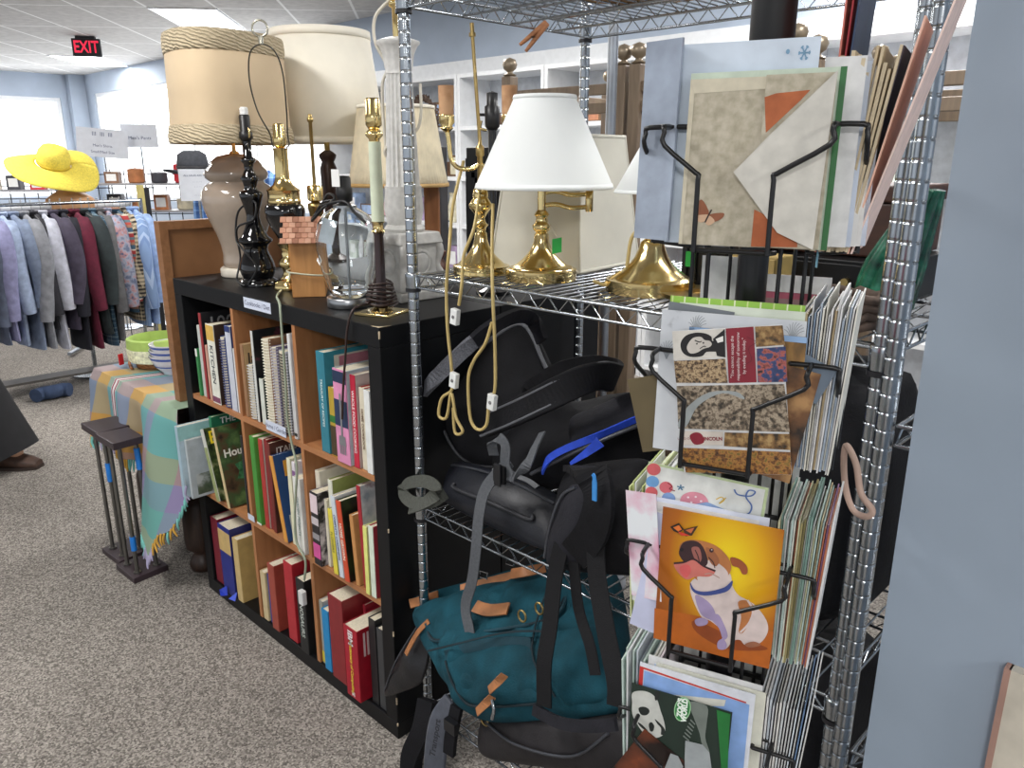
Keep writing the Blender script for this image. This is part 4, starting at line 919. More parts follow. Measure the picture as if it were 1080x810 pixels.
linen = photo('linen_tan',[(.35,(166,158,138)),(.5,(182,174,154)),(.65,(196,188,170))],90,.8,8)
o = card(0,.004,1.416,.128,.158,.088,linen,'tan linen card with a small brown butterfly on the top pocket',3)
A = Art(o,[(205,200),(560,185),(545,645),(215,640)]); bt = ink_(140,84,56); bt2 = ink_(206,170,140)
A.poly([(205,200),(560,185),(552,215),(218,238)], ink_(206,198,176)); A.poly([(205,200),(218,238),(222,640),(213,640)], ink_(200,192,170))
A.blob([(284,560),(262,522),(248,545),(250,566)],bt); A.blob([(284,562),(250,566),(262,582),(276,578)],bt2); A.blob([(284,562),(320,556),(318,570),(296,580)],bt); A.blob([(284,564),(300,578),(286,590),(276,580)],bt2); A.line([(290,548),(282,566),(276,582)],4,ink_(50,34,28)); A.done()
o = card(0,.043,1.417,.062,.158,.0915,linen,'white envelope with orange lining resting over the butterfly card',3,0,.0006,name='envelope')
A = Art(o,[(400,190),(557,185),(545,645),(400,640)]); oc = photo('orange_lining',[(.4,(160,84,44)),(.6,(182,100,56))],40,.6)
A.m.add([],[],oc)
A.poly([(400,250),(425,240),(500,232),(480,260),(410,345)],oc); A.poly([(400,545),(455,575),(500,630),(500,640),(400,640)],oc)
A.done()
q = MB(); P = lambda u,v,y: (.043+(u-478)*.000395-.043, y, .158-(v-190)*.000352)
q.add([P(557,187,-.003),P(545,640,-.0025),P(460,598,-.004),P(345,440,-.007),P(420,345,-.006)],[(4,3,2,1,0)],ink_(206,203,194)); q.build('open_flap', o, solid=.0006)
# ---- front, second pocket
card(0,-.004,1.19,.138,.168,.070,bands('lime_pattern',[(0,(150,196,80)),(.44,(206,222,150)),(.5,(150,196,80)),(.94,(230,236,200))],'X',38,.6),'lime green patterned card at the back of the second pocket',3)
card(0,.002,1.19,.128,.162,.0725,mat('card_cream_white',(214,222,206),.5),'cream card with green border in front of the lime patterned card',3)
card(0,-.052,1.19,.07,.16,.0745,mat('envelope_grey',(112,118,124),.6),'slate grey envelope corner showing above the winter card',3,5,name='envelope')
card(0,.070,1.268,.035,.04,.0755,mat('envelope_blue_grey',(112,126,142),.6),'blue grey envelope poking out right of the presidential postcard',3,24,name='envelope')
o = card(0,-.005,1.188,.148,.156,.079,photo('winter_card',[(.40,(206,210,214)),(.62,(196,200,206)),(.72,(120,124,130))],26,.5),'white winter card with grey bare trees, second pocket',3)
A = Art(o,[(0,0),(100,0),(100,105),(0,105)]); gt = ink_(140,146,152)
for cx, cy in ((26,10),(92,9),(6,30)):
    for i in range(9): a = -PI*(.1+.8*i/8); A.line([(cx,cy+6),(cx+3.5*math.cos(a),cy+1+5*math.sin(a)),(cx+7*math.cos(a+.2),cy+8*math.sin(a))],.4,gt)
A.done()
o = card(0,.012,1.187,.118,.142,.083,photo('cabin_card',[(.35,(60,48,30)),(.5,(140,104,56)),(.65,(190,150,86))],16,.5,stretch=(3,1,1)),'amber photo card with blue border behind the presidential postcard',3)
m = MB(); b = mat('card_border_blue',(140,170,206),.5); m.bar((-.059,-.0012,0),(-.053,-.0005,.142),b); m.bar((-.059,-.0012,.136),(.059,-.0005,.142),b); m.build('blue_border', o)
card(0,-.062,1.188,.06,.085,.077,mat('envelope_olive',(96,84,58),.7),'olive brown envelope tilted out left of the second pocket',3,-16,name='envelope')
card(0,.02,1.183,.1,.12,.0855,photo('autumn_back',[(.35,(40,30,22)),(.5,(110,74,44)),(.65,(170,130,84))],30,.5),'brown photo postcard half hidden under the presidential postcard',3,9)
o = card(0,.016,1.178,.112,.156,.0895,wp_,'postcard with a bearded man portrait and a red quotation panel',3,-9)
Q = [(100,188),(605,140),(718,757),(262,790)]
A = Art(o,Q); dk_ = ink_(24,22,24); red_ = ink_(128,28,44); li = ink_(206,202,194)
crowd = photo('crowd_print',[(.35,(50,40,32)),(.48,(120,96,70)),(.58,(190,166,130)),(.7,(90,70,50))],330,.5)
brick_ = photo('building_print',[(.35,(50,40,26)),(.5,(124,92,54)),(.65,(170,140,92))],150,.5)
statue = photo('parade_print',[(.35,(36,52,92)),(.5,(60,70,110)),(.58,(170,90,80)),(.7,(30,30,40))],160,.5)
arch_ = photo('arch_print',[(.35,(50,44,36)),(.48,(110,96,80)),(.6,(170,156,136)),(.72,(70,50,36))],220,.5)
autumn = photo('autumn_print',[(.3,(50,34,20)),(.45,(120,78,40)),(.55,(170,120,60)),(.68,(96,90,40)),(.8,(150,60,36))],260,.5)
A.poly([(100,188),(348,168),(370,295),(130,320)],li)
A.blob([(150,240),(170,205),(215,190),(260,192),(290,205),(300,225),(335,215),(345,245),(330,270),(280,275),(260,295),(205,300),(165,280)],dk_)
A.blob([(185,245),(205,215),(240,208),(262,222),(285,225),(298,238),(290,252),(262,262),(235,280),(205,285),(186,268)],ink_(196,190,182)); A.line([(215,225),(238,232),(248,228)],5,dk_); A.line([(245,262),(262,250),(272,252)],4,dk_); A.disc((228,240),4,dk_); A.disc((258,235),4,dk_)
A.poly([(300,215),(348,168),(370,295),(330,290)],dk_); A.poly([(312,215),(345,200),(350,225),(325,232)],ink_(226,224,220))
A.poly([(352,166),(478,153),(525,395),(402,405)],red_)
A.poly([(485,153),(608,143),(628,228),(502,243)],brick_); A.poly([(505,250),(632,235),(657,385),(530,395)],statue); A.poly([(133,322),(370,300),(397,405),(160,418)],crowd)
A.poly([(165,432),(645,395),(692,590),(205,612)],arch_); A.blob([(200,600),(230,520),(320,450),(440,440),(480,470),(380,450),(280,510),(240,600)],ink_(150,156,156))
A.poly([(212,622),(408,610),(415,665),(228,680)],ink_(206,196,186)); A.poly([(415,612),(692,597),(703,660),(420,668)],brick_); A.poly([(232,690),(703,668),(718,755),(270,788)],autumn)
A.blob([(262,640),(285,622),(315,628),(330,660),(290,672)],red_); A.text('LAND OF',(241,652),(100,-8),.0036,red_); A.text('LINCOLN',(362,643),(100,-8),.0052,red_,bold=.0002)
for i, tx in enumerate(('"You cannot escape the','responsibility of tomorrow','by evading it today."')):
    A.text(tx,(402+26*i,292-4*i),(-9,-60),.0046,ink_(226,206,206))
A.line([(470,370),(455,330),(490,300),(470,250),(500,220),(455,200)],2,ink_(80,16,26)); A.done()
# ---- front, third pocket
o = card(0,-.03,.982,.135,.178,.070,ink_(222,224,220),'white birthday card with balloons and a pink cupcake',3,3)
A = Art(o,[(195,60),(510,105),(500,330),(190,300)],h=.085,z0=.093)
A.poly([(195,60),(510,105),(509,112),(195,68)],ink_(190,206,160)); A.poly([(503,104),(510,105),(500,300),(493,300)],ink_(190,206,160))
for c, r, col in (((212,85),20,(206,96,100)),((212,128),19,(110,160,210)),((212,165),18,(206,100,104)),((252,142),19,(206,104,112)),((262,178),19,(130,160,206))): A.disc(c,r,ink_(*col),r*1.05)
A.line([(255,125),(268,135),(262,145),(278,150)],3,red_)
for i in range(5): a = i*2*PI/5-.3; A.line([(292,136),(292+10*math.cos(a),136+10*math.sin(a))],4,ink_(80,120,150))
A.blob([(295,185),(300,160),(325,145),(355,150),(370,175),(365,195),(310,195)],ink_(214,140,156)); A.poly([(320,190),(366,172),(430,195),(420,230),(360,225)],ink_(140,166,206))
for c in ((315,165),(335,160),(350,172),(325,180),(343,188)): A.disc(c,3.2,ink_(240,220,226))
A.line([(430,120),(440,135),(470,135),(480,120),(465,118),(460,140),(475,165),(470,190),(445,200),(432,205)],4,ink_(80,110,170)); A.line([(388,160),(400,150),(408,158),(396,172),(412,150)],3,ink_(214,180,70)); A.done()
pinkfl = photo('pink_flower',[(.42,(222,226,230)),(.55,(216,170,190)),(.66,(200,90,130))],16,.2)
card(0,-.076,1.0,.04,.13,.083,pinkfl,'cellophane-wrapped card with pink flowers left of the birthday card',3,-8,yaw=-12)
card(0,-.07,.958,.05,.15,.0845,mat('card_lilac',(196,200,226),.5),'lilac white envelope angled behind the dog card',3,9,name='envelope')
for i, (x, dz) in enumerate(((-.012,.012),(-.022,.018),(-.006,.006))): card(0,x,.957,.128,.165-.006*i+dz*.3,.079+.0025*i,[mat('card_white_lilac',(212,218,234),.5),wp_,paper][i],'white cards in the stack behind the dog card',3,0,.0008,'white cards behind the dog card')
def dogbg():
    m_, nt, b = nodes('dog_card_print'); b.inputs['Roughness'].default_value = .3
    mp = coords(nt,'Generated'); mp.inputs['Location'].default_value = (-.58,0,-.68)
    vm = nt.nodes.new('ShaderNodeVectorMath'); vm.operation = 'LENGTH'
    mp2 = nt.nodes.new('ShaderNodeMapping'); mp2.inputs['Scale'].default_value = (1,0,.85); nt.links.new(mp.outputs[0], mp2.inputs[0]); nt.links.new(mp2.outputs[0], vm.inputs[0])
    r = ramp(nt, [(.1,(232,200,30)),(.3,(216,160,20)),(.5,(170,96,24)),(.8,(110,50,28))]); nt.links.new(vm.outputs['Value'], r.inputs[0]); nt.links.new(r.outputs[0], b.inputs['Base Color']); return m_
o = card(0,.003,.954,.132,.166,.089,dogbg(),'yellow and orange card with a bulldog looking up at a butterfly',3,0,.0012)
A = Art(o,[(188,235),(588,305),(548,760),(172,655)])
wd_ = ink_(206,190,186); la = ink_(156,140,176); tn = ink_(176,112,64); dkm = ink_(54,32,36); pk = ink_(196,110,100); bl = ink_(56,70,130)
A.poly([(172,560),(330,590),(560,640),(548,760),(172,655)],ink_(176,92,24)); A.blob([(300,600),(420,650),(540,690),(500,700),(400,690),(310,640)],ink_(140,66,24))
A.blob([(290,470),(283,500),(298,545),(325,592),(352,602),(395,640),(384,672),(382,692),(406,692),(426,668),(450,664),(470,682),(515,676),(541,640),(535,600),(500,555),(470,535),(440,518),(420,488),(412,450),(380,440),(330,455)],wd_)
A.blob([(300,520),(330,530),(360,560),(370,600),(345,596),(318,575)],la); A.blob([(350,590),(375,580),(395,610),(410,650),(395,662),(380,625)],la)
A.blob([(440,542),(470,536),(492,556),(490,590),(460,640),(445,635),(452,590)],tn); A.line([(472,535),(490,570),(478,610),(450,640)],7,wd_)
A.blob([(245,372),(252,350),(282,340),(330,346),(372,364),(405,398),(415,430),(405,455),(380,472),(340,480),(305,470),(288,450),(268,420)],tn)
A.blob([(320,420),(350,405),(392,430),(405,455),(375,474),(330,480),(305,465)],wd_)
A.blob([(412,396),(442,402),(466,424),(468,448),(452,450),(440,430),(418,422)],ink_(150,78,44))
A.blob([(244,378),(256,350),(286,342),(312,352),(330,380),(338,415),(318,428),(292,400),(266,412),(250,398)],dkm)
A.blob([(330,365),(355,375),(375,405),(365,425),(345,410)],ink_(150,92,60)); A.blob([(285,365),(308,365),(318,400),(305,415),(290,390)],ink_(150,92,84))
A.blob([(229,416),(262,414),(292,402),(322,424),(362,440),(345,458),(302,458),(272,468),(244,446)],pk); A.blob([(250,425),(275,420),(285,440),(270,462),(252,446)],ink_(206,90,90)); A.line([(229,416),(262,412),(292,402),(325,424),(364,440)],6,dkm)
A.disc((349,373),7,dkm); A.disc((350,371),2.2,wd_); A.disc((253,372),6,ink_(20,14,18)); A.line([(296,372),(306,392),(312,416)],3,dkm); A.line([(340,395),(356,412),(362,430)],3,dkm); A.line([(330,450),(350,448),(378,462)],3,ink_(170,140,130))
A.blob([(284,476),(300,500),(340,506),(395,492),(420,470),(418,490),(398,508),(340,519),(305,513),(288,497)],bl)
A.blob([(302,598),(322,590),(344,598),(340,612),(312,616)],la); A.blob([(378,668),(395,658),(408,676),(402,692),(380,690)],la); A.blob([(468,676),(495,668),(520,678),(500,686),(478,686)],ink_(150,96,70))
A.poly([(214,298),(242,285),(258,305),(242,318),(226,312)],ink_(40,30,20)); A.poly([(256,306),(304,293),(285,325),(264,328)],ink_(60,40,24)); A.poly([(224,300),(242,292),(252,306),(240,312)],ink_(214,110,40)); A.poly([(264,308),(292,299),(282,318)],ink_(190,100,60)); A.poly([(240,312),(262,318),(280,326),(250,326)],ink_(200,60,40)); A.done()
# ---- front, fourth and fifth pockets
icy = photo('icy_print',[(.4,(176,196,226)),(.55,(196,210,232)),(.7,(150,176,216))],40,.4)
o = card(0,-.006,.722,.136,.192,.076,wp_,'white card with icy blue panel at the back of the fourth pocket',3)
m = MB(); m.bar((-.06,-.0012,.02),(.06,-.0005,.182),icy); m.build('printed_panel', o)
card(0,.002,.722,.13,.186,.079,ink_(214,214,200),'cream card edge behind the red-edged card, fourth pocket',3)
o = card(0,-.013,.722,.138,.184,.084,ink_(214,218,226),'white card with red left edge and blue sky picture, fourth pocket',3,0,.0012)
A = Art(o,[(90,150),(945,330),(880,900),(60,810)]); rd = ink_(190,52,48)
A.poly([(90,170),(125,178),(100,815),(60,812)],rd); A.poly([(125,178),(890,360),(888,366),(125,188)],rd); A.poly([(130,195),(910,372),(860,900),(110,820)],ink_(130,164,216)); A.poly([(175,310),(500,330),(760,350),(750,378),(170,372)],ink_(206,206,196)); A.done()
o = card(0,-.028,.700,.122,.178,.0905,ink_(28,44,36),'dark green card with a panda face and zoo logo',3,0,.0012)
A = Art(o,[(45,370),(800,365),(900,1180),(130,1180)])
gw = ink_(190,192,186); gd_ = ink_(30,36,34); gm = ink_(110,118,112)
A.blob([(60,430),(120,400),(190,395),(250,420),(290,480),(330,540),(352,600),(330,640),(270,668),(200,660),(130,610),(85,560),(70,490)],gw); A.blob([(125,512),(160,492),(200,495),(212,515),(190,540),(150,545)],gd_); A.blob([(135,600),(170,606),(222,632),(215,640),(160,622)],gd_); A.blob([(222,590),(240,572),(265,590),(262,625),(240,628)],gd_); A.blob([(262,545),(330,575),(352,600),(345,625),(325,628),(318,590),(285,570)],gd_); A.blob([(230,380),(262,372),(265,410),(240,430)],gd_)
A.blob([(500,370),(620,370),(640,470),(650,560),(700,640),(640,610),(600,540),(540,460),(510,420)],gm)
for i in range(6): A.line([(520-6*i,480+22*i),(560-4*i,500+22*i)],9,gm)
A.poly([(690,372),(790,372),(810,500),(850,700),(890,900),(840,900),(800,700),(740,520)],ink_(30,110,50))
A.poly([(512,615),(640,606),(700,640),(740,740),(770,850),(560,850),(530,720)],ink_(150,156,158)); A.poly([(262,722),(480,726),(530,780),(540,860),(280,860)],ink_(150,156,158)); A.poly([(262,722),(350,724),(352,860),(280,860)],ink_(180,176,160))
A.disc((450,430),60,ink_(150,196,150),78,.15); A.disc((450,430),52,ink_(36,120,56),70,.15)
A.text("ZOO'S",(432,425),(-.12*100,-100),.0085,ink_(226,236,226),bold=.0005); A.text('WORLD',(468,432),(-.12*100,-100),.0085,ink_(226,236,226),bold=.0005); A.done()
card(0,-.085,.700,.085,.115,.0925,photo('orange_fire',[(.4,(30,20,18)),(.55,(110,56,34)),(.68,(176,90,50))],14,.3),'brown and orange picture card tilted at lower left of the spinner',3,28)
for i in range(3): card(0,-.01+.006*i,.492,.128,.178,.08+.004*i,[wp_,ink_(200,210,190),paper][i],'white cards in the lowest front pocket',3,0,.0008,'cards in the lowest front pocket')
# ---- left side pockets: cards seen edge on
edge_cols = [(214,218,206),(176,196,206),(206,214,160),(196,206,150),(222,224,222),(206,208,212),(222,206,190),(150,96,70),(206,216,220),(120,150,170),(226,226,222),(196,150,140)]
def pack(k, zb, n, d0, d1, h0, leans, label, group, cols, w=.122, xj=.006, seed=1, hj=.012, yaw=0, tk=(.0014,.0021)):
    rnd = random.Random(seed)
    for i in range(n):
        f = i/(n-1)
        c = cols[rnd.randrange(len(cols))]
        card(k, rnd.uniform(-xj,xj), zb+.0005*(i%3), w+rnd.uniform(-.006,.004), h0+rnd.uniform(-hj,hj*.4), d0+(d1-d0)*f, ink_(*c), label, -(leans[0]+(leans[1]-leans[0])*f), 0, tk[0] if rnd.random()<.6 else tk[1], group, yaw)
pack(3, LEV[2]+.0, 13, .066,.101,.18,(-1,3),'card seen edge on in the third left-side pocket of the spinner','edge-on cards, third left pocket',[(214,218,206),(196,206,214),(214,222,170),(196,206,140),(222,224,222),(226,226,222),(150,96,70),(206,214,200)],seed=4)
pack(3, LEV[3]+.0, 11, .066,.101,.18,(-1,3),'card seen edge on in the fourth left-side pocket of the spinner','edge-on cards, fourth left pocket',[(206,214,222),(222,224,226),(196,214,206),(176,190,196),(226,216,220),(206,206,200)],seed=5)
pack(3, LEV[4]+.0, 9, .066,.101,.18,(-1,3),'card seen edge on in the lowest left-side pocket of the spinner','edge-on cards, lowest left pocket',[(206,214,222),(222,224,226),(150,80,60)],seed=6)
# ---- right side pockets
pack(1, LEV[0]-.004, 13, .067,.099,.182,(0,8),'kraft and cream envelope fanned in the top right-side pocket','fanned envelopes, top right pocket',[(204,188,158),(212,198,172),(220,208,182),(200,182,150)],seed=8,hj=.02,yaw=-2.5,tk=(.0024,.0034),w=.118)
for i, (d, l, hh_, c, lb) in enumerate(((.071,1,.262,(206,120,106),'tall coral card at the back of the top right-side pocket'),(.073,2,.248,(150,36,44),'tall crimson card beside the coral one, top right pocket'),(.076,2.5,.25,(44,60,90),'tall dark blue card rising from the top right-side pocket'),(.101,11,.215,(236,190,170),'salmon card with bent tip, top right pocket'),(.104,15,.30,(240,212,202),'longest pale pink envelope leaning far right, top pocket'),(.098,9,.19,(60,54,70),'dark purple card edge among the kraft envelopes'))):
    card(1, .0, LEV[0]-.006, .10, hh_, d, ink_(*c), lb, -l, 0, .0016, None, -4)
card(1,-.05,1.395,.012,.05,.07,ink_(120,170,190),'small light blue tag poking below the top right pocket',0,10,.001)
pack(1, LEV[1]-.004, 20, .064,.104,.178,(-1,3),'white envelope seen edge on in the second right-side pocket','edge-on envelopes, second right pocket',[(222,222,222),(206,212,222),(176,190,206),(226,224,214),(196,176,140),(150,170,196),(216,216,216)],seed=9,hj=.016)
pack(1, LEV[2]-.004, 24, .064,.106,.18,(-1,3),'coloured card seen edge on in the third right-side pocket','edge-on cards, third right pocket',[(206,204,170),(150,140,96),(176,196,190),(222,222,214),(120,150,140),(196,120,90),(150,110,150),(216,216,216),(206,190,150)],seed=10,hj=.014)
pack(1, LEV[3]-.004, 16, .064,.104,.18,(-1,4),'card seen edge on in the fourth right-side pocket of the spinner','edge-on cards, fourth right pocket',[(206,214,222),(222,222,222),(214,216,222),(216,214,210),(150,170,90),(220,220,210),(120,150,190),(200,204,206)],seed=11)
pack(1, LEV[4]-.004, 10, .064,.104,.18,(0,6),'card seen edge on in the lowest right-side pocket of the spinner','edge-on cards, lowest right pocket',[(206,214,222),(222,222,222)],seed=12)
# ---- back side pockets, seen from behind
pink_st = bands('pink_stripe_card',[(0,(170,84,104)),(.2,(196,130,150)),(.35,(120,60,80)),(.5,(206,160,170)),(.62,(150,120,120)),(.8,(176,90,110))],'Z',22,.6)
o = card(2,-.025,1.215,.105,.155,.066,pink_st,'card with pink and maroon stripes on the far side of the spinner',0,0,.001)
m = MB(); m.bar((-.0525,.0006,.135),(.0525,.001,.155), wp_); m.bar((-.02,.0006,.0),(.05,.0012,.1), ink_(206,206,206)); m.build('white_panel', o)
card(2,.045,1.22,.05,.168,.063,wp_,'white card left of the spinner post on its far side',0,0,.001)
for zb, lb in ((LEV[2]+.03,'upper'),(LEV[3]+.06,'middle'),(LEV[4]+.08,'lower')):
    for x, sd in ((-.034,'right'),(.034,'left')):
        card(2,x,zb,.062,.165,.064,[ink_(196,198,198),ink_(206,206,204)][sd=='left'],'blank white card back on the far side, %s row, %s of the post' % (lb, sd),0,0,.001)
# rubber band looped over the right cards
t = MB(); t.tube(cr([at(893,470,y=.95),at(903,490,y=.94),at(908,520,y=.93),at(920,538,y=.93),at(914,545,y=.93),at(900,538,y=.94),at(892,515,y=.95),at(890,485,y=.95)],6,True), .004, mat('pinkish_band',(176,150,136),.6), 8, True)
solo('rubber_band', t, 'pale pink elastic loop hanging beside the right shelf post', 'loop')
# ------------------------------------------------------------------ bags on the wire shelves
class Cushion:
    """A soft bag panel between four corners, bulging front and back; at(a,b,off) is a point on its front face."""
    def __init__(s, bl, br, tr, tl, front, back, p=2.6, wr=.006, seed=0, ws=9):
        s.c = [Vector(q) for q in (bl,br,tr,tl)]
        s.n = (s.c[1]-s.c[0]).cross(s.c[3]-s.c[0]).normalized()
        if s.n.dot(Vector((-s.c[0].x,-s.c[0].y,1.5-s.c[0].z))) < 0: s.n = -s.n
        s.f, s.b, s.p, s.wr, s.seed, s.ws = front, back, p, wr, seed, ws
    def base(s, a, b):
        # round the outline: pull corners in a little
        x, y = 2*a-1, 2*b-1
        k = 1-.10*(abs(x)**4)*(abs(y)**4)
        a, b = .5+x*k/2, .5+y*k/2
        return s.c[0].lerp(s.c[1],a).lerp(s.c[3].lerp(s.c[2],a),b)
    def prof(s, a, b):
        q = max(0,(1-abs(2*a-1)**s.p))*max(0,(1-abs(2*b-1)**s.p)); return q**.5
    def at(s, a, b, off=0.0):
        q = s.base(a,b); h = s.prof(a,b)
        w_ = s.wr*(mnoise.noise(q*s.ws+Vector((s.seed,0,0)))+.6*mnoise.noise(q*s.ws*2.3+Vector((0,s.seed,0))))
        return q+s.n*(s.f*h+w_*h**.5+off)
    def bk(s, a, b): return s.base(a,b)-s.n*s.b*s.prof(a,b)
    def mesh(s, m, mt, nu=28, nv=24):
        e = lambda t: .5-.5*math.cos(PI*t)
        m.grid(lambda a,b: s.at(e(a),e(b)), nu, nv, mt)
        m.grid(lambda a,b: s.bk(1-e(a),e(b)), nu, nv, mt); return s
    def rib(s, m, ab, w, th, mt, off=.004, side=None):
        P = cr([s.at(a,b,off) for a, b in ab],6)
        m.ribbon(P, w, th, mt, side=side if side else [ (P[min(i+1,len(P)-1)]-P[max(i-1,0)]).cross(s.n) for i in range(len(P))])
        return m
zipm = mat('zip_grey', (70,72,78), .4, .3)
greypipe = mat('grey_piping', (96,98,104), .6)
teal = mat('teal_canvas', (22,66,78), .8, 0, .2, 14, .4, 260, spec=.2)
teal2 = mat('teal_canvas_dark', (20,58,70), .8, 0, .16, 14, .3, 260)
mesh_black = mat('black_mesh', (26,26,30), .85, 0, .2, 300, .4, 600)
# -- large black backpack standing behind, back panel towards us
t = thing('backpack', 'black backpack standing upright with grey mesh strap along its edge', 'backpack', (0,0,0))
c = Cushion(at(492,498,y=1.26), at(618,475,y=1.36), at(556,330,y=1.50), at(448,408,y=1.24), .03, .07, 3.2, .008, 3)
m = MB(); c.mesh(m, blackcloth); m.build('back_panel', t)
m = MB(); m.tube(cr([c.at(.02,.98,.004),c.at(.3,.985,.006),c.at(.62,.985,.006),c.at(.97,.97,.004),c.at(.985,.6,.004),c.at(.99,.3,.004)],6), .0055, greypipe, 7); m.tube(cr([c.at(.02,.98,.004),c.at(.01,.6,.004),c.at(.02,.2,.004),c.at(.2,.015,.004),c.at(.6,.01,.004)],6), .0045, mat('dark_piping',(44,45,50),.6), 7); m.build('piping', t)
m = MB(); P = cr([at(446,414,y=1.19),at(458,400,y=1.17),at(478,380,y=1.19),at(500,360,y=1.22),at(520,346,y=1.27)],6); m.ribbon(P,.034,.012,mat('grey_mesh_pad',(110,112,120),.85,0,.2,300,.4,600),side=(.3,0,1)); P = cr([at(500,360,y=1.215),at(518,345,y=1.26),at(545,333,y=1.37),at(562,338,y=1.44),at(572,360,y=1.44)],6); m.ribbon(P,.036,.014,blackcloth2,side=(.3,0,1)); m.build('shoulder_strap', t)
# -- padded strap loop
t = thing('padded_strap', 'wide padded black shoulder strap with grey edging looping over the bags', 'bag strap', (0,0,0))
P = cr([at(514,447,y=1.17),at(545,434,y=1.16),at(580,417,y=1.17),at(612,402,y=1.20),at(635,396,y=1.24),at(649,398,y=1.30),at(645,392,y=1.36),at(622,389,y=1.38),at(590,396,y=1.37),at(560,416,y=1.34),at(545,432,y=1.30)],7)
m = MB(); m.ribbon(P,.062,.014,blackcloth,side=(.25,.25,1)); so = m.build('strap_pad', t, bevel=.004)
for dz in (-.03,.03):
    m = MB(); m.tube([p+Vector((.25,.25,1)).normalized()*dz+Vector((-.002,-.006,0)) for p in P[:36]], .0032, greypipe, 6); m.build('edging', so)
# -- middle pack with blue stripe
t = thing('backpack', 'black pack lying on its side with a bright blue stripe', 'backpack', (0,0,0))
c = Cushion(at(520,512,y=1.22), at(700,505,y=1.34), at(690,408,y=1.46), at(520,462,y=1.36), .07, .06, 2.4, .014, 11, 11)
m = MB(); c.mesh(m, blackcloth); m.build('body', t)
blu = mat('blue_fabric', (34,70,190), .6, 0, .08, 60)
m = MB(); P = cr([at(572,498,y=1.12),at(579,484,y=1.115),at(597,473,y=1.12),at(625,462,y=1.14),at(655,449,y=1.19),at(690,434,y=1.25)],6); m.ribbon(P,.014,.004,blu,side=(.2,.1,1)); P = cr([at(602,489,y=1.115),at(618,478,y=1.115),at(633,466,y=1.125)],6); m.ribbon(P,[.006+.016*i/12 for i in range(13)],.004,blu,side=(.2,.1,1)); m.build('blue_stripe', t)
m = MB(); P = cr([at(560,500,y=1.13),at(600,480,y=1.125),at(650,458,y=1.16),at(690,442,y=1.22)],6); m.tube(P,.004,zipm,6); m.build('zipper', t)
c2 = Cushion(at(600,470,y=1.2), at(690,440,y=1.3), at(680,412,y=1.36), at(600,440,y=1.28), .025, .02, 2.4, .01, 17)
m = MB(); c2.mesh(m, blackcloth2, 16, 12); m.build('side_pocket', t)
c3 = Cushion(at(470,470,y=1.24), at(560,470,y=1.24), at(590,430,y=1.28), at(520,440,y=1.28), .03, .03, 2.2, .02, 19, 14)
# -- laptop bag lying flat
t = thing('laptop_bag', 'black cylindrical bag lying at the shelf edge with a carry handle', 'bag', (0,0,0))
c = Cushion(at(462,528,y=1.13), at(588,588,y=1.14), at(596,522,y=1.22), at(478,484,y=1.24), .045, .035, 2.3, .006, 23)
m = MB(); c.mesh(m, mat('black_nylon',(22,24,32),.45,0,.12,40,.2,200)); m.build('body', t)
m = MB(); m.tube(cr([c.at(.15,.32,.004),c.at(.18,.22,.006),c.at(.5,.2,.008),c.at(.8,.24,.006),c.at(.82,.34,.004)],6), .005, mat('dark_piping',(44,45,50),.6), 7); m.build('handle', t)
m = MB(); c.rib(m, [(.04,.75),(.3,.72),(.6,.72),(.95,.7)], .006, .002, zipm); m.build('zipper', t)
m = MB(); c.rib(m, [(.42,.95),(.5,.97),(.58,.93)], .014, .002, mat('grey_label',(120,122,126),.5)); c.rib(m, [(.66,.9),(.74,.9),(.82,.84)], .012, .002, mat('grey_label',(120,122,126),.5)); m.build('grey_tab', t)
# -- grey webbing with buckle hanging from the shelf
t = thing('webbing_strap', 'long grey webbing strap hanging from the bags in front of the shelf', 'bag strap', (0,0,0))
m = MB(); P = cr([at(538,487,y=1.11),at(524,500,y=1.10),at(511,518,y=1.085),at(505,545,y=1.07),at(502,580,y=1.06),at(498,612,y=1.055),at(491,640,y=1.05),at(496,670,y=1.04),at(499,702,y=1.03)],7); m.ribbon(P,.026,.003,greyweb,side=(1,.2,0)); m.build('hanging_end', t)
m = MB(); P = cr([at(521,480,y=1.12),at(519,468,y=1.11),at(526,462,y=1.10),at(533,470,y=1.10),at(533,490,y=1.10),at(542,503,y=1.10),at(556,490,y=1.10),at(564,472,y=1.12),at(572,456,y=1.15)],7); m.ribbon(P,.022,.003,greyweb,side=(.7,.2,.6)); m.build('upper_loop', t)
m = MB(); P = at(527,500,y=1.09); m.box(P,(.034,.008,.04),blackpaint, None); m.box(P+Vector((0,-.006,0)),(.02,.006,.05),mat('black_plastic',(22,23,27),.4)); m.build('buckle', t, bevel=.002)
# -- right black pack with hanging straps
t = thing('backpack', 'black daypack bulging over the shelf edge beside the card spinner', 'backpack', (0,0,0))
c = Cushion(at(572,600,y=1.10), at(690,610,y=1.12), at(690,480,y=1.20), at(598,492,y=1.18), .06, .07, 2.4, .012, 31, 12)
m = MB(); c.mesh(m, blackcloth); m.build('body', t)
c2 = Cushion(at(575,598,y=1.055), at(622,592,y=1.04), at(632,512,y=1.06), at(600,510,y=1.09), .03, .02, 2.2, .008, 37)
m = MB(); c2.mesh(m, blackcloth2); po = m.build('side_pocket', t)
m = MB(); m.tube(cr([c2.at(.04,.1,.004),c2.at(.05,.5,.006),c2.at(.15,.85,.006),c2.at(.5,.96,.004)],6), .0035, zipm, 6); m.build('zipper', po)
m = MB(); P = cr([at(610,494,y=1.06),at(626,502,y=1.03),at(632,530,y=1.015),at(624,562,y=1.02),at(606,585,y=1.03)],6); m.ribbon(P,.062,.012,blackcloth,side=(1,0,.15)); m.build('shoulder_strap', t)
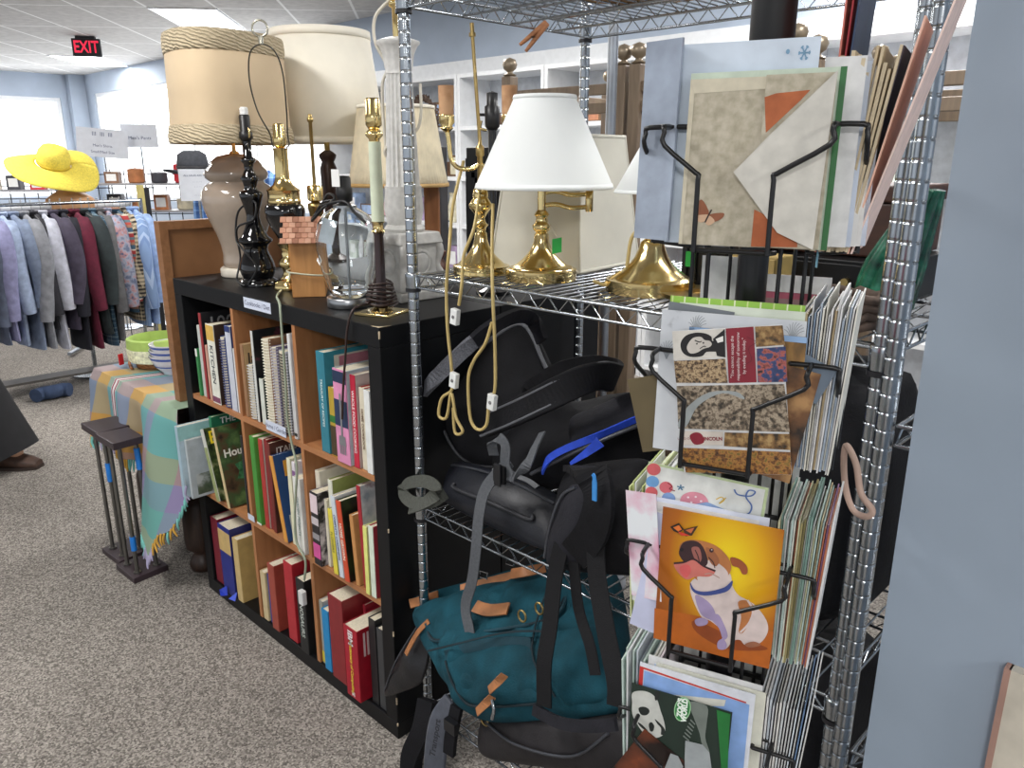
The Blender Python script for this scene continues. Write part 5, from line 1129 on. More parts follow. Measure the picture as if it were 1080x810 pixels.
m = MB(); P = cr([at(625,500,y=1.0),at(627,505,y=1.0),at(627,528,y=1.0)],5); m.ribbon(P,[.006]*6+[.009]*5,.003,mat('blue_tab',(60,140,214),.5),side=(1,0,0)); m.build('zip_pull', t)
for pts, w_ in (([(592,575,1.03),(585,610,1.02),(580,660,1.0),(574,700,.98),(574,745,.97)],.032),([(604,580,1.04),(610,640,1.04),(622,680,1.03),(628,712,1.02)],.022),([(628,560,1.03),(630,610,1.02),(640,670,1.0),(650,720,.98),(650,745,.97)],.036)):
    m = MB(); m.ribbon(cr([at(u,v,y=y) for u, v, y in pts],6), w_, .004, webbing, side=(1,.2,0)); m.build('hanging_strap', t)
m = MB(); P = cr([at(563,748,y=.97),at(590,762,y=.965),at(620,766,y=.965),at(650,764,y=.965)],6); m.ribbon(P,.022,.008,blackcloth2,side=(0,.3,1)); m.build('waist_strap', t)
# -- olive strap loop at the left post
t = thing('webbing_strap', 'olive grey strap folded in a loop around the left shelf post', 'bag strap', (0,0,0))
ol = mat('olive_webbing',(72,74,68),.75,0,.1,200,.3,500)
m = MB(); m.ribbon(cr([at(470,520,y=1.10),at(455,529,y=1.07),at(436,530,y=1.06),at(425,520,y=1.07),at(430,510,y=1.08),at(450,508,y=1.08),at(461,518,y=1.075),at(448,530,y=1.055),at(432,536,y=1.06)],7), .03,.004,ol,side=(.1,.5,1)); m.build('strap', t)
# -- teal rucksack with tan leather on the bottom shelf
t = thing('rucksack', 'teal canvas rucksack with tan leather straps on the bottom wire shelf', 'rucksack', (0,0,0))
c = Cushion(at(500,765,y=1.00), at(668,756,y=1.06), at(650,585,y=1.36), at(430,640,y=1.12), .10, .10, 3.0, .032, 41, 10)
m = MB(); c.mesh(m, teal, 60, 52); m.build('body', t)
f = Cushion(at(428,655,y=1.05), at(480,706,y=.99), at(560,600,y=1.16), at(436,634,y=1.13), .025, .025, 2.2, .014, 43)
c4 = Cushion(c.at(.1,.55,.002), c.at(.80,.52,.002), c.at(.93,.93,.006), c.at(.12,.97,.006), .022, .01, 3.2, .012, 45)
m = MB(); c4.mesh(m, teal); fl_ = m.build('top_flap', t)
m = MB(); m.tube(cr([c4.at(.02,.5,.004),c4.at(.03,.06,.004),c4.at(.4,.03,.006),c4.at(.97,.06,.004),c4.at(.98,.5,.004)],6), .004, teal2, 6); m.build('hem', fl_)
m = MB(); c.rib(m,[(.05,.96),(.2,1.0),(.5,1.0),(.75,.99)],.045,.02,teal,off=.004); m.build('rolled_edge', t)
pk_ = Cushion(c.at(.12,.10,.0), c.at(.66,.07,.0), c.at(.72,.44,.004), c.at(.2,.46,.004), .035, .01, 3, .012, 47)
m = MB(); pk_.mesh(m, teal); p_ = m.build('front_pocket', t)
seam = mat('dark_seam',(10,32,40),.8)
for S_, e_ in ((pk_,.006),(c4,.005)):
    m = MB(); m.tube(cr([S_.at(.03,.9,e_),S_.at(.02,.5,e_),S_.at(.04,.08,e_),S_.at(.3,.03,e_),S_.at(.7,.03,e_),S_.at(.96,.08,e_),S_.at(.98,.5,e_),S_.at(.97,.9,e_)],6), .003, seam, 6); m.build('seam', t)
m = MB(); c.rib(m,[(.12,.5),(.35,.47),(.6,.5),(.8,.46)],.004,.002,seam,off=.028); c.rib(m,[(.72,.1),(.70,.3),(.72,.5),(.8,.75)],.004,.002,seam,off=.01); m.build('seam_line', t)
m = MB(); pk_.rib(m,[(.02,.95),(.3,.99),(.6,1.0),(.98,.93)],.035,.008,teal2,off=.004); m.build('pocket_flap', p_)
pk2 = Cushion(c.at(.70,.04,.0), c.at(.97,.06,.0), c.at(.97,.5,.004), c.at(.72,.46,.004), .05, .01, 2.4, .012, 49)
m = MB(); pk2.mesh(m, teal); m.build('side_pocket', t)
for ab, w_ in (([(.42,.46),(.52,.34),(.66,.30)],.030),([(.05,.985),(.12,1.0),(.2,1.0)],.026),([(.32,1.0),(.45,1.0),(.62,1.0)],.022),([(.63,.95),(.70,.93),(.77,.95)],.024)):
    m = MB(); S_ = c4 if ab[0][0] == .42 else c; S_.rib(m, ab, w_, .004, tanleather, off=.014 if S_ is c4 else .03); m.build('leather_strap', t)
for u, v, y in ((511,743,.955),(524,720,.96)):
    m = MB(); m.ribbon(cr([at(u-8,v+8,y=y),at(u,v,y=y-.004),at(u+8,v-8,y=y)],4), .017, .003, tanleather, side=(.4,0,1)); m.build('leather_pull', t)
m = MB(); m.tube(cr([at(519,738,y=.95),at(521,748,y=.945),at(519,758,y=.945)],4), .004, chrome, 6); m.build('zip_pull', t)
for u, v, y in ((552,649,1.06),(570,641,1.08)):
    m = MB(); p0 = at(u,v,y=y); m.tube([p0+Vector((.011*math.cos(i*PI/8),-.004,.013*math.sin(i*PI/8))) for i in range(16)], .0024, brass_dull, 6, True); m.build('ring', t)
m = MB(); p0 = at(510,610,y=1.10)
for du, dv in ((0,0),(28,-14)): q = at(510+du,607+dv,y=1.13); m.tube([q+Vector((a,0,b)) for a, b in ((-.012,-.008),(.012,-.004),(.012,.012),(-.012,.008))], .0022, chrome, 6, True)
m.build('buckle', t)
# -- black bag under the rucksack, black bag flap beside the bookcase, grey strap with lettering
t = thing('travel_bag', 'black zipped bag squashed under the teal rucksack on the lowest shelf', 'bag', (0,0,0))
c = Cushion(at(505,800,y=1.02), at(680,822,y=1.04), at(670,752,y=1.06), at(510,750,y=1.06), .05, .2, 2.6, .012, 51)
m = MB(); c.mesh(m, mat('black_nylon_brown',(30,27,30),.6,0,.12,40,.2,200)); m.build('body', t)
m = MB(); m.tube(cr([c.at(.1,.8,.004),c.at(.4,.45,.006),c.at(.7,.3,.006),c.at(.9,.7,.004)],6), .0035, zipm, 6); m.build('zipper', t)
m = MB(); p0 = c.at(.1,.82,.006); m.tube([p0+Vector((.012*math.cos(i*PI/6),-.003,.009*math.sin(i*PI/6))) for i in range(12)], .002, brass_dull, 6, True); m.build('ring', t)
t = thing('shoulder_bag', 'black leather bag flap squeezed between bookcase end and teal rucksack', 'bag', (0,0,0))
c = Cushion(at(402,738,y=1.03), at(446,722,y=1.04), at(458,645,y=1.09), at(442,655,y=1.09), .02, .03, 2.4, .01, 57)
m = MB(); c.mesh(m, mat('black_leather',(26,26,29),.35,0,.12,60,.2,120)); m.build('body', t)
m = MB(); m.tube(cr([c.at(.1,.1,.004),c.at(.2,.5,.006),c.at(.4,.95,.004)],6), .0025, zipm, 6); m.build('zipper', t)
m = MB(); m.ribbon(cr([at(452,655,y=1.05),at(440,668,y=1.04),at(428,690,y=1.03)],5), .012,.003,tanleather,side=(1,0,0)); m.build('lining_edge', t)
t = thing('bag_strap', 'grey padded strap with the word Transport hanging from the lowest shelf', 'bag strap', (0,0,0))
gp = mat('grey_padded',(74,78,88),.6,0,.08,60,.1,200)
P = cr([at(478,742,y=1.02),at(466,760,y=1.0),at(460,790,y=.985),at(458,830,y=.975),at(460,870,y=.975)],7)
m = MB(); m.ribbon(P,.062,.012,gp,side=(1,.15,.1)); so = m.build('strap_pad', t, bevel=.004)
m = MB(); m.tube([p+Vector((-.031,-.004,0)) for p in P], .003, greypipe, 6); m.build('edging', so)
lettering('Transport', .024, mat('strap_ink',(34,36,44),.6), t, frame_M(at(461,777,y=.976)+Vector((.0,-.006,0)), (P[8]-P[16]).normalized(), (-1,-.15,0)), name='strap_lettering', bold=.0006)
m = MB(); m.ribbon(cr([at(482,745,y=1.01),at(476,775,y=.99),at(474,795,y=.985)],5),.03,.012,blackcloth,side=(1,.15,.1)); m.box(at(476,766,y=.985),(.036,.014,.03),mat('black_plastic',(22,23,27),.4)); m.build('buckle_strap', t)
m = MB(); m.ribbon(cr([at(452,738,y=1.06),at(446,770,y=1.03),at(434,800,y=1.01),at(436,840,y=1.0)],5),.05,.03,blackcloth,side=(1,.15,.1)); m.build('strap_back', t)
# -- bags behind the partition on the second unit
for i, (x, y, z, sx, sz, lb) in enumerate(((-.53,1.40,.686,.125,.44,'tall black bag behind the spinner at the right end of the middle wire shelf'),(-.54,1.42,.123,.13,.44,'black bag at the right end of the lowest wire shelf, behind the spinner'))):
    if not lb: continue
    t = thing('bag', lb, 'bag', (x,y,z))
    m = MB(); m.ball((0,0,sz/2),1,blackcloth,28,18,(sx,.17,sz/2+.01),e=.5,wob=.12,seed=i*3.1); m.build('body', t)
    m = MB(); m.tube(cr([(-.12,-.1,sz*.9),(-.06,-.13,sz*.7),(.02,-.14,sz*.72),(.1,-.1,sz*.92)],6),.01,webbing,7); m.build('strap', t)
# things seen in the gap right of the post, on the second unit
gf = photo('green_net',[(.35,(8,50,40)),(.55,(20,96,70)),(.7,(60,140,110))],30,.25)
t = thing('wrapped_plant', 'dark green plastic-wrapped bundle leaning behind the right shelf post', 'bundle', (-.452,1.315,1.2535))
m = MB()
for i in range(9):
    a = i*2*PI/9; m.tube(cr([(.025*math.cos(a),.04*math.sin(a),0.02),(.03*math.cos(a)+.01,.04*math.sin(a),.075),(.022*math.cos(a)+.03,.03*math.sin(a),.14),(.012*math.cos(a)+.05,.02*math.sin(a),.20)],5), [.022-.0010*j for j in range(16)], gf, 8)
m.build('green_wrap', t)
m = MB(); m.lathe([(.06,.0),(.085,.15),(.07,.3)], mat('plastic_film',(214,222,228),.1,.3), 24, caps=False); 
t = thing('wicker_basket', 'grey brown twig basket on the wire shelf beside the right shelf post', 'basket', (-.475,1.20,1.2535))
m = MB(); tw = mat('twig',(86,70,60),.8,0,.2,60)
for k in range(4): m.tube([(.06*math.cos(i*PI/12)+.004*math.sin(i*3+k),.045*math.sin(i*PI/12),.008+.013*k+.003*math.sin(i*2.3+k)) for i in range(24)], .0075, tw, 7, True)
m.build('woven_sides', t); m = MB(); m.lathe([(0,.004),(.055,.004)], tw, 24, sy=.7); m.build('bottom', t)
# ------------------------------------------------------------------ table with woven cloth, left of the bookcase
TZ = .68; TX0, TX1, TY0, TY1 = -3.35, -2.65, 1.03, 1.66
dwood = wood('dark_carved_wood', (40,27,22), (66,46,36), 12, (8,8,1), .45)
t = thing('table', 'dark wooden table with thick turned legs under a striped woven cloth', 'table', ((TX0+TX1)/2,(TY0+TY1)/2,0))
m = MB(); m.bar((-.35,-.31,TZ-.035),(.35,.31,TZ-.004), dwood); m.build('tabletop', t, bevel=.004)
m = MB()
for y in (-.27,.27): m.bar((-.31,y-.012,TZ-.12),(.31,y+.012,TZ-.035), dwood)
for x in (-.31,.31): m.bar((x-.012,-.27,TZ-.12),(x+.012,.27,TZ-.035), dwood)
m.build('apron', t)
lp = [(.03,0),(.045,.008),(.05,.03),(.042,.055),(.03,.07),(.033,.08),(.055,.1),(.058,.13),(.057,.27),(.05,.29),(.035,.305),(.03,.32),(.05,.345),(.062,.38),(.058,.41),(.04,.43),(.032,.445),(.045,.46),(.045,.58)]
for x, y in ((.285,-.245),(-.13,-.245),(.285,.27),(-.13,.27)):
    m = MB(); m.lathe(lp, dwood, 32, (x,y,0), rmod=lambda a, z: 1+(.03*math.sin(14*a) if .1 < z < .28 else 0)); m.box((x,y,.61),(.08,.08,.06),dwood); m.build('leg', t)
def cloth_mat():
    m_, nt, b = nodes('woven_cloth'); b.inputs['Roughness'].default_value = .9
    uv = nt.nodes.new('ShaderNodeUVMap'); sep = nt.nodes.new('ShaderNodeSeparateXYZ'); nt.links.new(uv.outputs[0], sep.inputs[0])
    st = [(0,(84,150,144)),(.16,(122,112,150)),(.3,(190,144,70)),(.42,(100,156,164)),(.56,(138,126,160)),(.70,(186,136,64)),(.84,(90,150,152)),(.93,(130,120,156))]
    def one(o, mul, stops):
        k = nt.nodes.new('ShaderNodeMath'); k.operation = 'MULTIPLY'; k.inputs[1].default_value = mul; nt.links.new(sep.outputs[o], k.inputs[0])
        f = nt.nodes.new('ShaderNodeMath'); f.operation = 'FRACT'; nt.links.new(k.outputs[0], f.inputs[0]); r = ramp(nt, stops, 'CONSTANT'); nt.links.new(f.outputs[0], r.inputs[0]); return r
    a = one(0, 1.25, st); c_ = one(1, 1.9, [(0,(190,170,116)),(.2,(112,160,164)),(.45,(186,146,80)),(.62,(142,132,164)),(.8,(116,164,156))])
    mx = nt.nodes.new('ShaderNodeMix'); mx.data_type = 'RGBA'; mx.inputs[0].default_value = .38; nt.links.new(a.outputs[0], mx.inputs[6]); nt.links.new(c_.outputs[0], mx.inputs[7])
    # maroon and white stripe pair
    pr = nt.nodes.new('ShaderNodeMath'); pr.operation = 'SUBTRACT'; pr.inputs[1].default_value = .40; nt.links.new(sep.outputs[0], pr.inputs[0])
    ab = nt.nodes.new('ShaderNodeMath'); ab.operation = 'ABSOLUTE'; nt.links.new(pr.outputs[0], ab.inputs[0])
    sc_ = nt.nodes.new('ShaderNodeMath'); sc_.operation = 'MULTIPLY'; sc_.inputs[1].default_value = 12; nt.links.new(ab.outputs[0], sc_.inputs[0])
    rr = ramp(nt, [(0,(222,214,214)),(.10,(140,50,70)),(.22,(222,214,214)),(.30,(222,214,214))], 'CONSTANT'); nt.links.new(sc_.outputs[0], rr.inputs[0])
    ls = nt.nodes.new('ShaderNodeMath'); ls.operation = 'LESS_THAN'; ls.inputs[1].default_value = .27; nt.links.new(sc_.outputs[0], ls.inputs[0])
    m2 = nt.nodes.new('ShaderNodeMix'); m2.data_type = 'RGBA'; nt.links.new(ls.outputs[0], m2.inputs[0]); nt.links.new(mx.outputs[2], m2.inputs[6]); nt.links.new(rr.outputs[0], m2.inputs[7])
    nt.links.new(m2.outputs[2], b.inputs['Base Color']); return m_
clm = cloth_mat()
# cloth: a runs along the front edge (left to right), b from back to hem; hem falls lower on the right
def hem(a):
    pts = [(0,.27),(.3,.30),(.5,.28),(.6,.33),(.70,.49),(.80,.53),(.88,.42),(1,.24)]
    for (x0, h0), (x1, h1) in zip(pts, pts[1:]):
        if a <= x1: k = (a-x0)/(x1-x0); k = k*k*(3-2*k); return h0+(h1-h0)*k
    return pts[-1][1]
CX0, CX1 = TX0-.02, -2.578
ztop = TZ+.004
def cloth(a, b):
    x = CX0+(CX1-CX0)*a
    if b <= .5: return Vector((x, TY1-.05-(TY1-.05-TY0+.012)*(b/.5), ztop))
    d = (b-.5)/.5*hem(a); q = min(1,d/.05)
    fold = .022*math.sin(a*17+.7)*min(1,d/.2)+.012*math.sin(a*31)*min(1,d/.3)
    return Vector((x+.22*d*max(0,min(1,(a-.6)/.3))+.04*min(1,d/.05)*max(0,min(1,(a-.8)/.15)), TY0-.012-.02*math.sin(q*PI/2)-fold-.16*d*max(0,min(1,(a-.6)/.12))-.02*d, ztop-.004-d*.985))
def left_drop(c, b):   # side falling off the left end, b along depth
    d = c*.22
    return Vector((CX0-.02*math.sin(min(1,d/.05)*PI/2)-.012*math.sin(b*14)*c, TY1-.05-(TY1-.05-TY0+.012)*b, ztop-.003-d))
t = thing('tablecloth', 'striped woven cloth in teal, lilac and yellow with tasselled hem on the table', 'tablecloth', (0,0,0))
m = MB(); nu, nv = 60, 60
m.grid(cloth, nu, nv, clm); o = m.build('woven_cloth', t)
uvl = o.data.uv_layers.new(name='UVMap')
for l in o.data.loops:
    i = l.vertex_index % (nu+1); j = l.vertex_index//(nu+1); b = j/nv; a = i/nu
    y = (b/.5)*.6 if b <= .5 else .6+(b-.5)/.5*hem(a)
    uvl.data[l.index].uv = (y if False else a*.78+.25*y, y)
m = MB(); m.grid(left_drop, 12, 24, clm); o2 = m.build('side_drop', t)
uvl = o2.data.uv_layers.new(name='UVMap')
for l in o2.data.loops:
    i = l.vertex_index % 13; j = l.vertex_index//13; uvl.data[l.index].uv = (-.22*i/12+.25*.6*j/24, .6*j/24)
fr = [mat('fringe_yellow',(206,160,70),.9), mat('fringe_teal',(120,190,182),.9), mat('fringe_lilac',(166,160,190),.9)]
m = MB(); rnd = random.Random(3); nfr = 100
for i in range(nfr):
    a = (i+.5)/nfr; p0 = cloth(a,1); mt = fr[int(a*14+rnd.random()*.6) % 3]
    m.tube(cr([p0,p0+Vector((rnd.uniform(-.008,.008),-.004,-.022)),p0+Vector((rnd.uniform(-.014,.014),rnd.uniform(-.01,.004),-.045))],3), [.0042]*5+[.003,.0022], mt, 5)
for i in range(30):
    b = (i+.5)/30; p0 = left_drop(1,b); m.tube([p0,p0+Vector((-.006,rnd.uniform(-.006,.006),-.02)),p0+Vector((-.004,0,-.045))], .004, fr[0] if i > 20 or i % 7 < 3 else fr[1+i%2], 5)
fo = m.build('tassel_fringe', t); fo['kind'] = 'stuff'
# ------------------------------------------------------------------ two plant stands
pl = mat('dark_purple_board', (52,40,46), .45, 0, .08); rod = mat('stand_rod', (120,118,114), .35, .9); blue_t = mat('blue_tape', (30,120,206), .5)
def stand(base, top, h, lab_, tape):
    c0 = Vector((sum(p[0] for p in base)/4, sum(p[1] for p in base)/4, 0)); t = thing('plant_stand', lab_, 'plant stand', tuple(c0))
    L_ = lambda ps: [(p[0]-c0.x,p[1]-c0.y) for p in ps]
    m = MB(); m.prism(L_(base), 0, .022, pl); m.build('base_board', t, bevel=.002)
    m = MB(); m.prism(L_(top), h-.026, h, pl); m.build('top_board', t, bevel=.002)
    B = L_(base); b0 = [Vector((x*.55,y*.55,.022)) for x, y in B]; T_ = L_(top); t0 = [Vector((x*.55,y*.55,h-.026)) for x, y in T_]
    for i in range(3): m = MB(); m.tube([b0[i],t0[i]], .0075, rod, 10); m.cyl(b0[i], b0[i]+Vector((0,0,.006)), .014, rod, 12); m.build('rod', t)
    for i, z0, z1 in tape:
        m = MB(); k = z0/h; p = b0[i].lerp(t0[i],k); p2 = b0[i].lerp(t0[i],z1/h); m.tube([p,p2], .0105, blue_t, 10); m.build('tape', t)
def sq(c, wx, wy, r=0): return [(c[0]+x*wx*math.cos(r)-y*wy*math.sin(r), c[1]+x*wx*math.sin(r)+y*wy*math.cos(r)) for x, y in ((-.5,-.5),(.5,-.5),(.5,.5),(-.5,.5))]
stand([(-3.12,.872),(-2.955,.88),(-2.985,1.01),(-3.14,1.005)], [(-3.134,.872),(-2.965,.874),(-2.975,1.005),(-3.131,1.0)], .54, 'dark plant stand with metal rods, left one under the table edge', [(1,.34,.42)])
stand([(-2.945,.862),(-2.785,.868),(-2.80,1.0),(-2.95,.995)], [(-2.952,.862),(-2.793,.868),(-2.80,.975),(-2.945,.975)], .545, 'dark plant stand with blue tape, right one before the table leg', [(2,.43,.52),(3 if 0 else 1,.10,.16)])
m = MB(); 
# ------------------------------------------------------------------ basket, bowls and the board behind
t = thing('basket', 'round woven basket with pale green cloth liner on the striped table', 'basket', (at(152,388,z=TZ).x+.02,at(152,388,z=TZ).y+.06,TZ+.006))
bw = photo('basket_weave',[(.35,(110,66,36)),(.5,(150,96,54)),(.65,(180,124,76))],50,.7,stretch=(1,1,4))
m = MB(); m.lathe([(.07,0),(.09,.004),(.1,.05),(.107,.09),(.1,.09),(.085,.01),(0,.008)], bw, 40, caps=False, rmod=lambda a,z: 1+.012*math.sin(a*24+ (PI if int(z*60)%2 else 0))); m.build('woven_body', t)
m = MB(); m.lathe([(.112,.035),(.117,.075),(.115,.118),(.104,.122),(.095,.10),(.08,.03),(0,.02)], mat('liner_green',(164,190,100),.9,0,.06,20,.3,60), 48, caps=False, rmod=lambda a,z: 1+.015*math.sin(a*9)); lo = m.build('cloth_liner', t)
m = MB(); m.lathe([(.1145,.03),(.1195,.075),(.118,.082)], mat('liner_print',(206,206,176),.9,0,.2,60), 48, caps=False, rmod=lambda a,z: 1+.015*math.sin(a*9)); m.build('printed_hem', lo)
m = MB(); m.tube(cr([(-.108,-.03,.09),(-.122,-.05,.06),(-.118,-.07,.02),(-.09,-.09,.006),(0,-.115,.006)],6), .006, bw, 7); m.build('handle', t)
m = MB(); m.box((-.125,-.08,.03),(.006,.02,.045), mat('tag_red',(190,30,40),.5), Matrix.Rotation(.4,4,'Z')); m.build('price_tag', t)
bow = mat('bowl_white', (222,222,226), .15, coat=.4); bbl = mat('bowl_blue', (70,96,170), .2, coat=.4)
for i in range(3):
    t = thing('bowl', ['white bowl with blue rim line, bottom of the three nested bowls','white bowl with blue rim line, middle of the three nested bowls','white bowl with blue pattern, top of the three nested bowls'][i], 'bowl', (at(177,398,z=TZ).x-.03,at(177,398,z=TZ).y+.04,TZ+.006+i*.022), 0, 'nested bowls on the table')
    k = 1-.03*i
    m = MB(); m.lathe([(.04*k,0),(.042*k,.008),(.066*k,.03),(.082*k,.062),(.086*k,.078),(.083*k,.078),(.078*k,.062),(.062*k,.034),(.03*k,.014),(0,.013)], bow, 40); m.build('bowl_body', t)
    m = MB(); m.lathe([(.0835*k,.064),(.0868*k,.0735)], bbl, 40, caps=False); m.lathe([(.07*k,.034),(.073*k,.039)], bbl, 40, caps=False); m.build('blue_line', t)
t = thing('framed_picture', 'brown framed board standing on edge between table and bookcase', 'picture', (-2.672,1.06,TZ+.006), 0)
fw_ = wood('board_wood',(128,88,56),(150,106,70),5,(1,8,8))
m = MB(); m.bar((-.02,0,0),(.02,.028,.615), fw_); m.bar((-.02,.028,.587),(.02,.48,.615), fw_); m.bar((-.02,.452,0),(.02,.48,.587), fw_); m.bar((-.02,.028,0),(.02,.452,.028), fw_); m.build('frame', t)
m = MB(); m.bar((-.006,.028,.028),(.012,.452,.587), wood('board_panel',(118,80,50),(142,100,64),4,(8,1,1))); m.build('backing_board', t)
# ------------------------------------------------------------------ clothes rack
RD = Vector((0,1,0)); RN = Vector((RD.y,-RD.x,0))   # RN points towards the camera side
RC = at(72,214,z=1.22); RC.z = 0
ra = math.atan2(RD.y,RD.x)
rk = thing('clothes_rack', 'chrome clothes rack with shirts and jackets on hangers', 'clothes rack', tuple(RC), ra)
m = MB(); m.cyl((-1.25,0,1.22),(.46,0,1.22),.011,chrome,12); m.build('rail', rk)
m = MB(); m.cyl((-1.25,.22,1.19),(.46,.22,1.19),.022,mat('white_tube',(226,228,232),.4),14); m.build('padded_rail', rk)
for x in (-1.25,.46):
    m = MB(); m.cyl((x,0,.1),(x,0,1.235),.0125,chrome,12); m.cyl((x,.22,.1),(x,.22,1.2),.0125,chrome,12); m.cyl((x,-.28,.09),(x,.42,.09),.014,chrome,12); m.build('upright', rk)
    for y in (-.27,.41): m = MB(); m.cyl((x-.012,y,.035),(x+.012,y,.035),.035,blackwire,16); m.cyl((x,y,.04),(x,y,.09),.01,chrome,8); m.build('caster', rk)
m = MB(); m.bar((-1.25,-.06,.085),(.46,.08,.10), mat('rack_base_grey',(84,80,76),.6)); m.build('base_rail', rk)
hanger_m = mat('hanger_wire',(176,178,180),.3,.8)
def garment(x, mt, length, w_, label, yaw, seed, thick=.05, sl=.55, group=None, z=1.22, root=None, cat='shirt', hood=False):
    x = .40-(.50-x)*.66; P = RC+RD*x; t = thing('garment' if cat not in ('jacket','shirt') else cat, label, cat, (P.x,P.y,z), ra-PI/2+yaw)   # local x: towards / away from the aisle
    m = MB(); m.tube(cr([(0,0,.012),(.008,0,.02),(.0,0,.03),(-.012,0,.02),(-.012,0,.008),(0,0,-.01),(0,0,-.05)],4), .0022, hanger_m, 6); m.tube([(-.2,0,-.105),(0,0,-.05),(.2,0,-.105)], .004, hanger_m, 6); m.build('hanger', t)
    rows = [(-.055,.05,.5),(-.065,.085,.7),(-.085,.15,.8),(-.12,w_*.92,1),(-.2,w_,1.1),(-.4,w_*.94,1.15),(-.65,w_*.96,1.2),(-length,w_,1.25)]
    n = 20; vs = []; fs = []
    for i, (zz, hw, k) in enumerate(rows):
        for j in range(n):
            a = 2*PI*j/n; f_ = 1+.28*math.sin(3*a+seed+zz*6)*min(1,(-zz)/.4)
            vs.append((hw*math.copysign(abs(math.cos(a))**.8,math.cos(a)), thick*k*.5*math.copysign(abs(math.sin(a))**.8,math.sin(a))*f_+.01*math.sin(zz*7+seed), zz))
    for i in range(len(rows)-1):
        for j in range(n): fs.append((i*n+j,(i+1)*n+j,(i+1)*n+(j+1)%n,i*n+(j+1)%n))
    fs.append(tuple(range((len(rows)-1)*n,len(rows)*n)))
    b = MB(); b.add(vs, fs, mt, True); b.build('body', t)
    for s_ in (-1,1):
        b = MB(); q = seed*1.3
        pts = cr([(s_*w_*.80,0,-.115),(s_*(w_+.02),.0,-.18),(s_*(w_+.05),.012*math.sin(q),-.32),(s_*(w_+.045),.02*math.sin(q+1),-.46),(s_*(w_+.03),.03*math.sin(q+2),-.12-sl)],5)
        b.tube(pts, [.05+.012*math.sin(PI*i/(len(pts)-1)) -.012*i/(len(pts)-1) for i in range(len(pts))], mt, 10); b.build('sleeve', t)
    b = MB(); b.lathe([(.055,-.07),(.06,-.045),(.05,-.04)], mt, 16, sy=.6, caps=False); b.build('collar', t, solid=.004)
    return t
g_ = lambda n, c, **k: mat('cloth_'+n, c, .9, 0, k.get('var',.1), 25, .15, 200)
plaid_teal = bands('plaid_teal',[(0,(60,86,104)),(.3,(120,140,150)),(.38,(40,60,80)),(.7,(90,120,130)),(.78,(160,176,180)),(.84,(60,86,104))],'Z',16,.9,'CONSTANT','X',[(0,(50,76,96)),(.4,(130,150,160)),(.5,(60,86,104))],18)
plaid_red = bands('plaid_red',[(0,(150,50,50)),(.22,(206,196,180)),(.3,(60,90,110)),(.55,(150,110,90)),(.7,(170,70,60)),(.85,(90,110,120))],'Z',9,.9)
hound = bands('houndstooth',[(0,(50,46,42)),(.5,(190,176,150))],'Z',38,.9,'CONSTANT','X',[(0,(40,36,34)),(.5,(186,172,146))],38)
stripe_blue = bands('stripe_blue',[(0,(130,156,196)),(.5,(170,190,220)),(.75,(120,146,190))],'X',36,.9)
floral = photo('floral_shirt',[(.35,(96,104,130)),(.5,(150,156,172)),(.6,(176,130,130)),(.7,(80,90,120))],26,.9)
gl = [(-1.02,g_('pale_blue',(150,160,180)),.80,'pale blue-grey shirt far along the left of the rack','shirt'),
 (-.90,g_('slate',(96,104,124)),.84,'slate blue shirt left of the lavender one on the rack','shirt'),
 (-.80,g_('lavender',(140,140,176)),.82,'lavender blue shirt at the left edge of the rack','shirt'),
 (-.70,g_('lightblue',(150,164,190)),.86,'light blue-grey shirt with long sleeves on the rack','shirt'),
 (-.61,g_('steel',(116,128,150)),.90,'steel blue shirt left of the grey hooded top','shirt'),
 (-.52,g_('greyhood',(130,132,138)),.90,'heather grey sweatshirt in the left half of the rack','sweater'),
 (-.44,g_('dark',(40,40,46)),.78,'near-black shirt with red print behind the pale grey one','shirt'),
 (-.36,g_('palegrey',(176,178,190)),.92,'pale grey shirt hanging lowest in the left half of the rack','shirt'),
 (-.27,g_('plum',(66,60,76)),.80,'dark plum shirt between the pale grey shirt and the black jacket','shirt'),
 (-.18,g_('black',(28,28,38)),.95,'black jacket in the middle of the rack','jacket'),
 (-.07,g_('burgundy',(92,24,46)),.95,'burgundy fleece jacket on the rack','jacket'),
 (.01,g_('bottle',(44,52,54)),.86,'dark grey-green shirt just right of the burgundy fleece','shirt'),
 (.08,plaid_teal,.95,'teal and white plaid shirt on the rack','shirt'),
 (.16,g_('charcoalgrey',(96,96,98)),.92,'mid grey jacket right of the teal plaid shirt','jacket'),
 (.235,floral,.66,'blue floral short shirt on the rack','shirt'),
 (.31,plaid_red,.74,'red and grey plaid shirt on the rack','shirt'),
 (.38,hound,.80,'black and cream houndstooth jacket on the rack','jacket'),
 (.44,stripe_blue,.84,'blue striped shirt second from the right end of the rack','shirt'),
 (.50,g_('skyblue',(150,174,214)),.84,'sky blue shirt at the right end of the rack','shirt')]
for i, (x, mt, ln, lb_, ct) in enumerate(gl):
    garment(x, mt, ln, .185+.012*((i*7)%3), lb_, R(-4+10*((i*5)%7)/7), i*1.37, .042, .5+.03*((i*3)%4), 'garments on the clothes rack', cat=ct)
m = MB(); m.tube(cr([(0,0,0),(.05,.03,.0),(.1,0,.005),(.16,.03,.0),(.2,.0,0)],5),.045,g_('denim',(60,76,106)),10,M=Matrix.Translation((0,0,.046)))
p = at(38,420,z=.03); solo('jeans', m, 'folded blue jeans fallen on the carpet under the clothes rack', 'jeans', (p.x,p.y,0), ra)
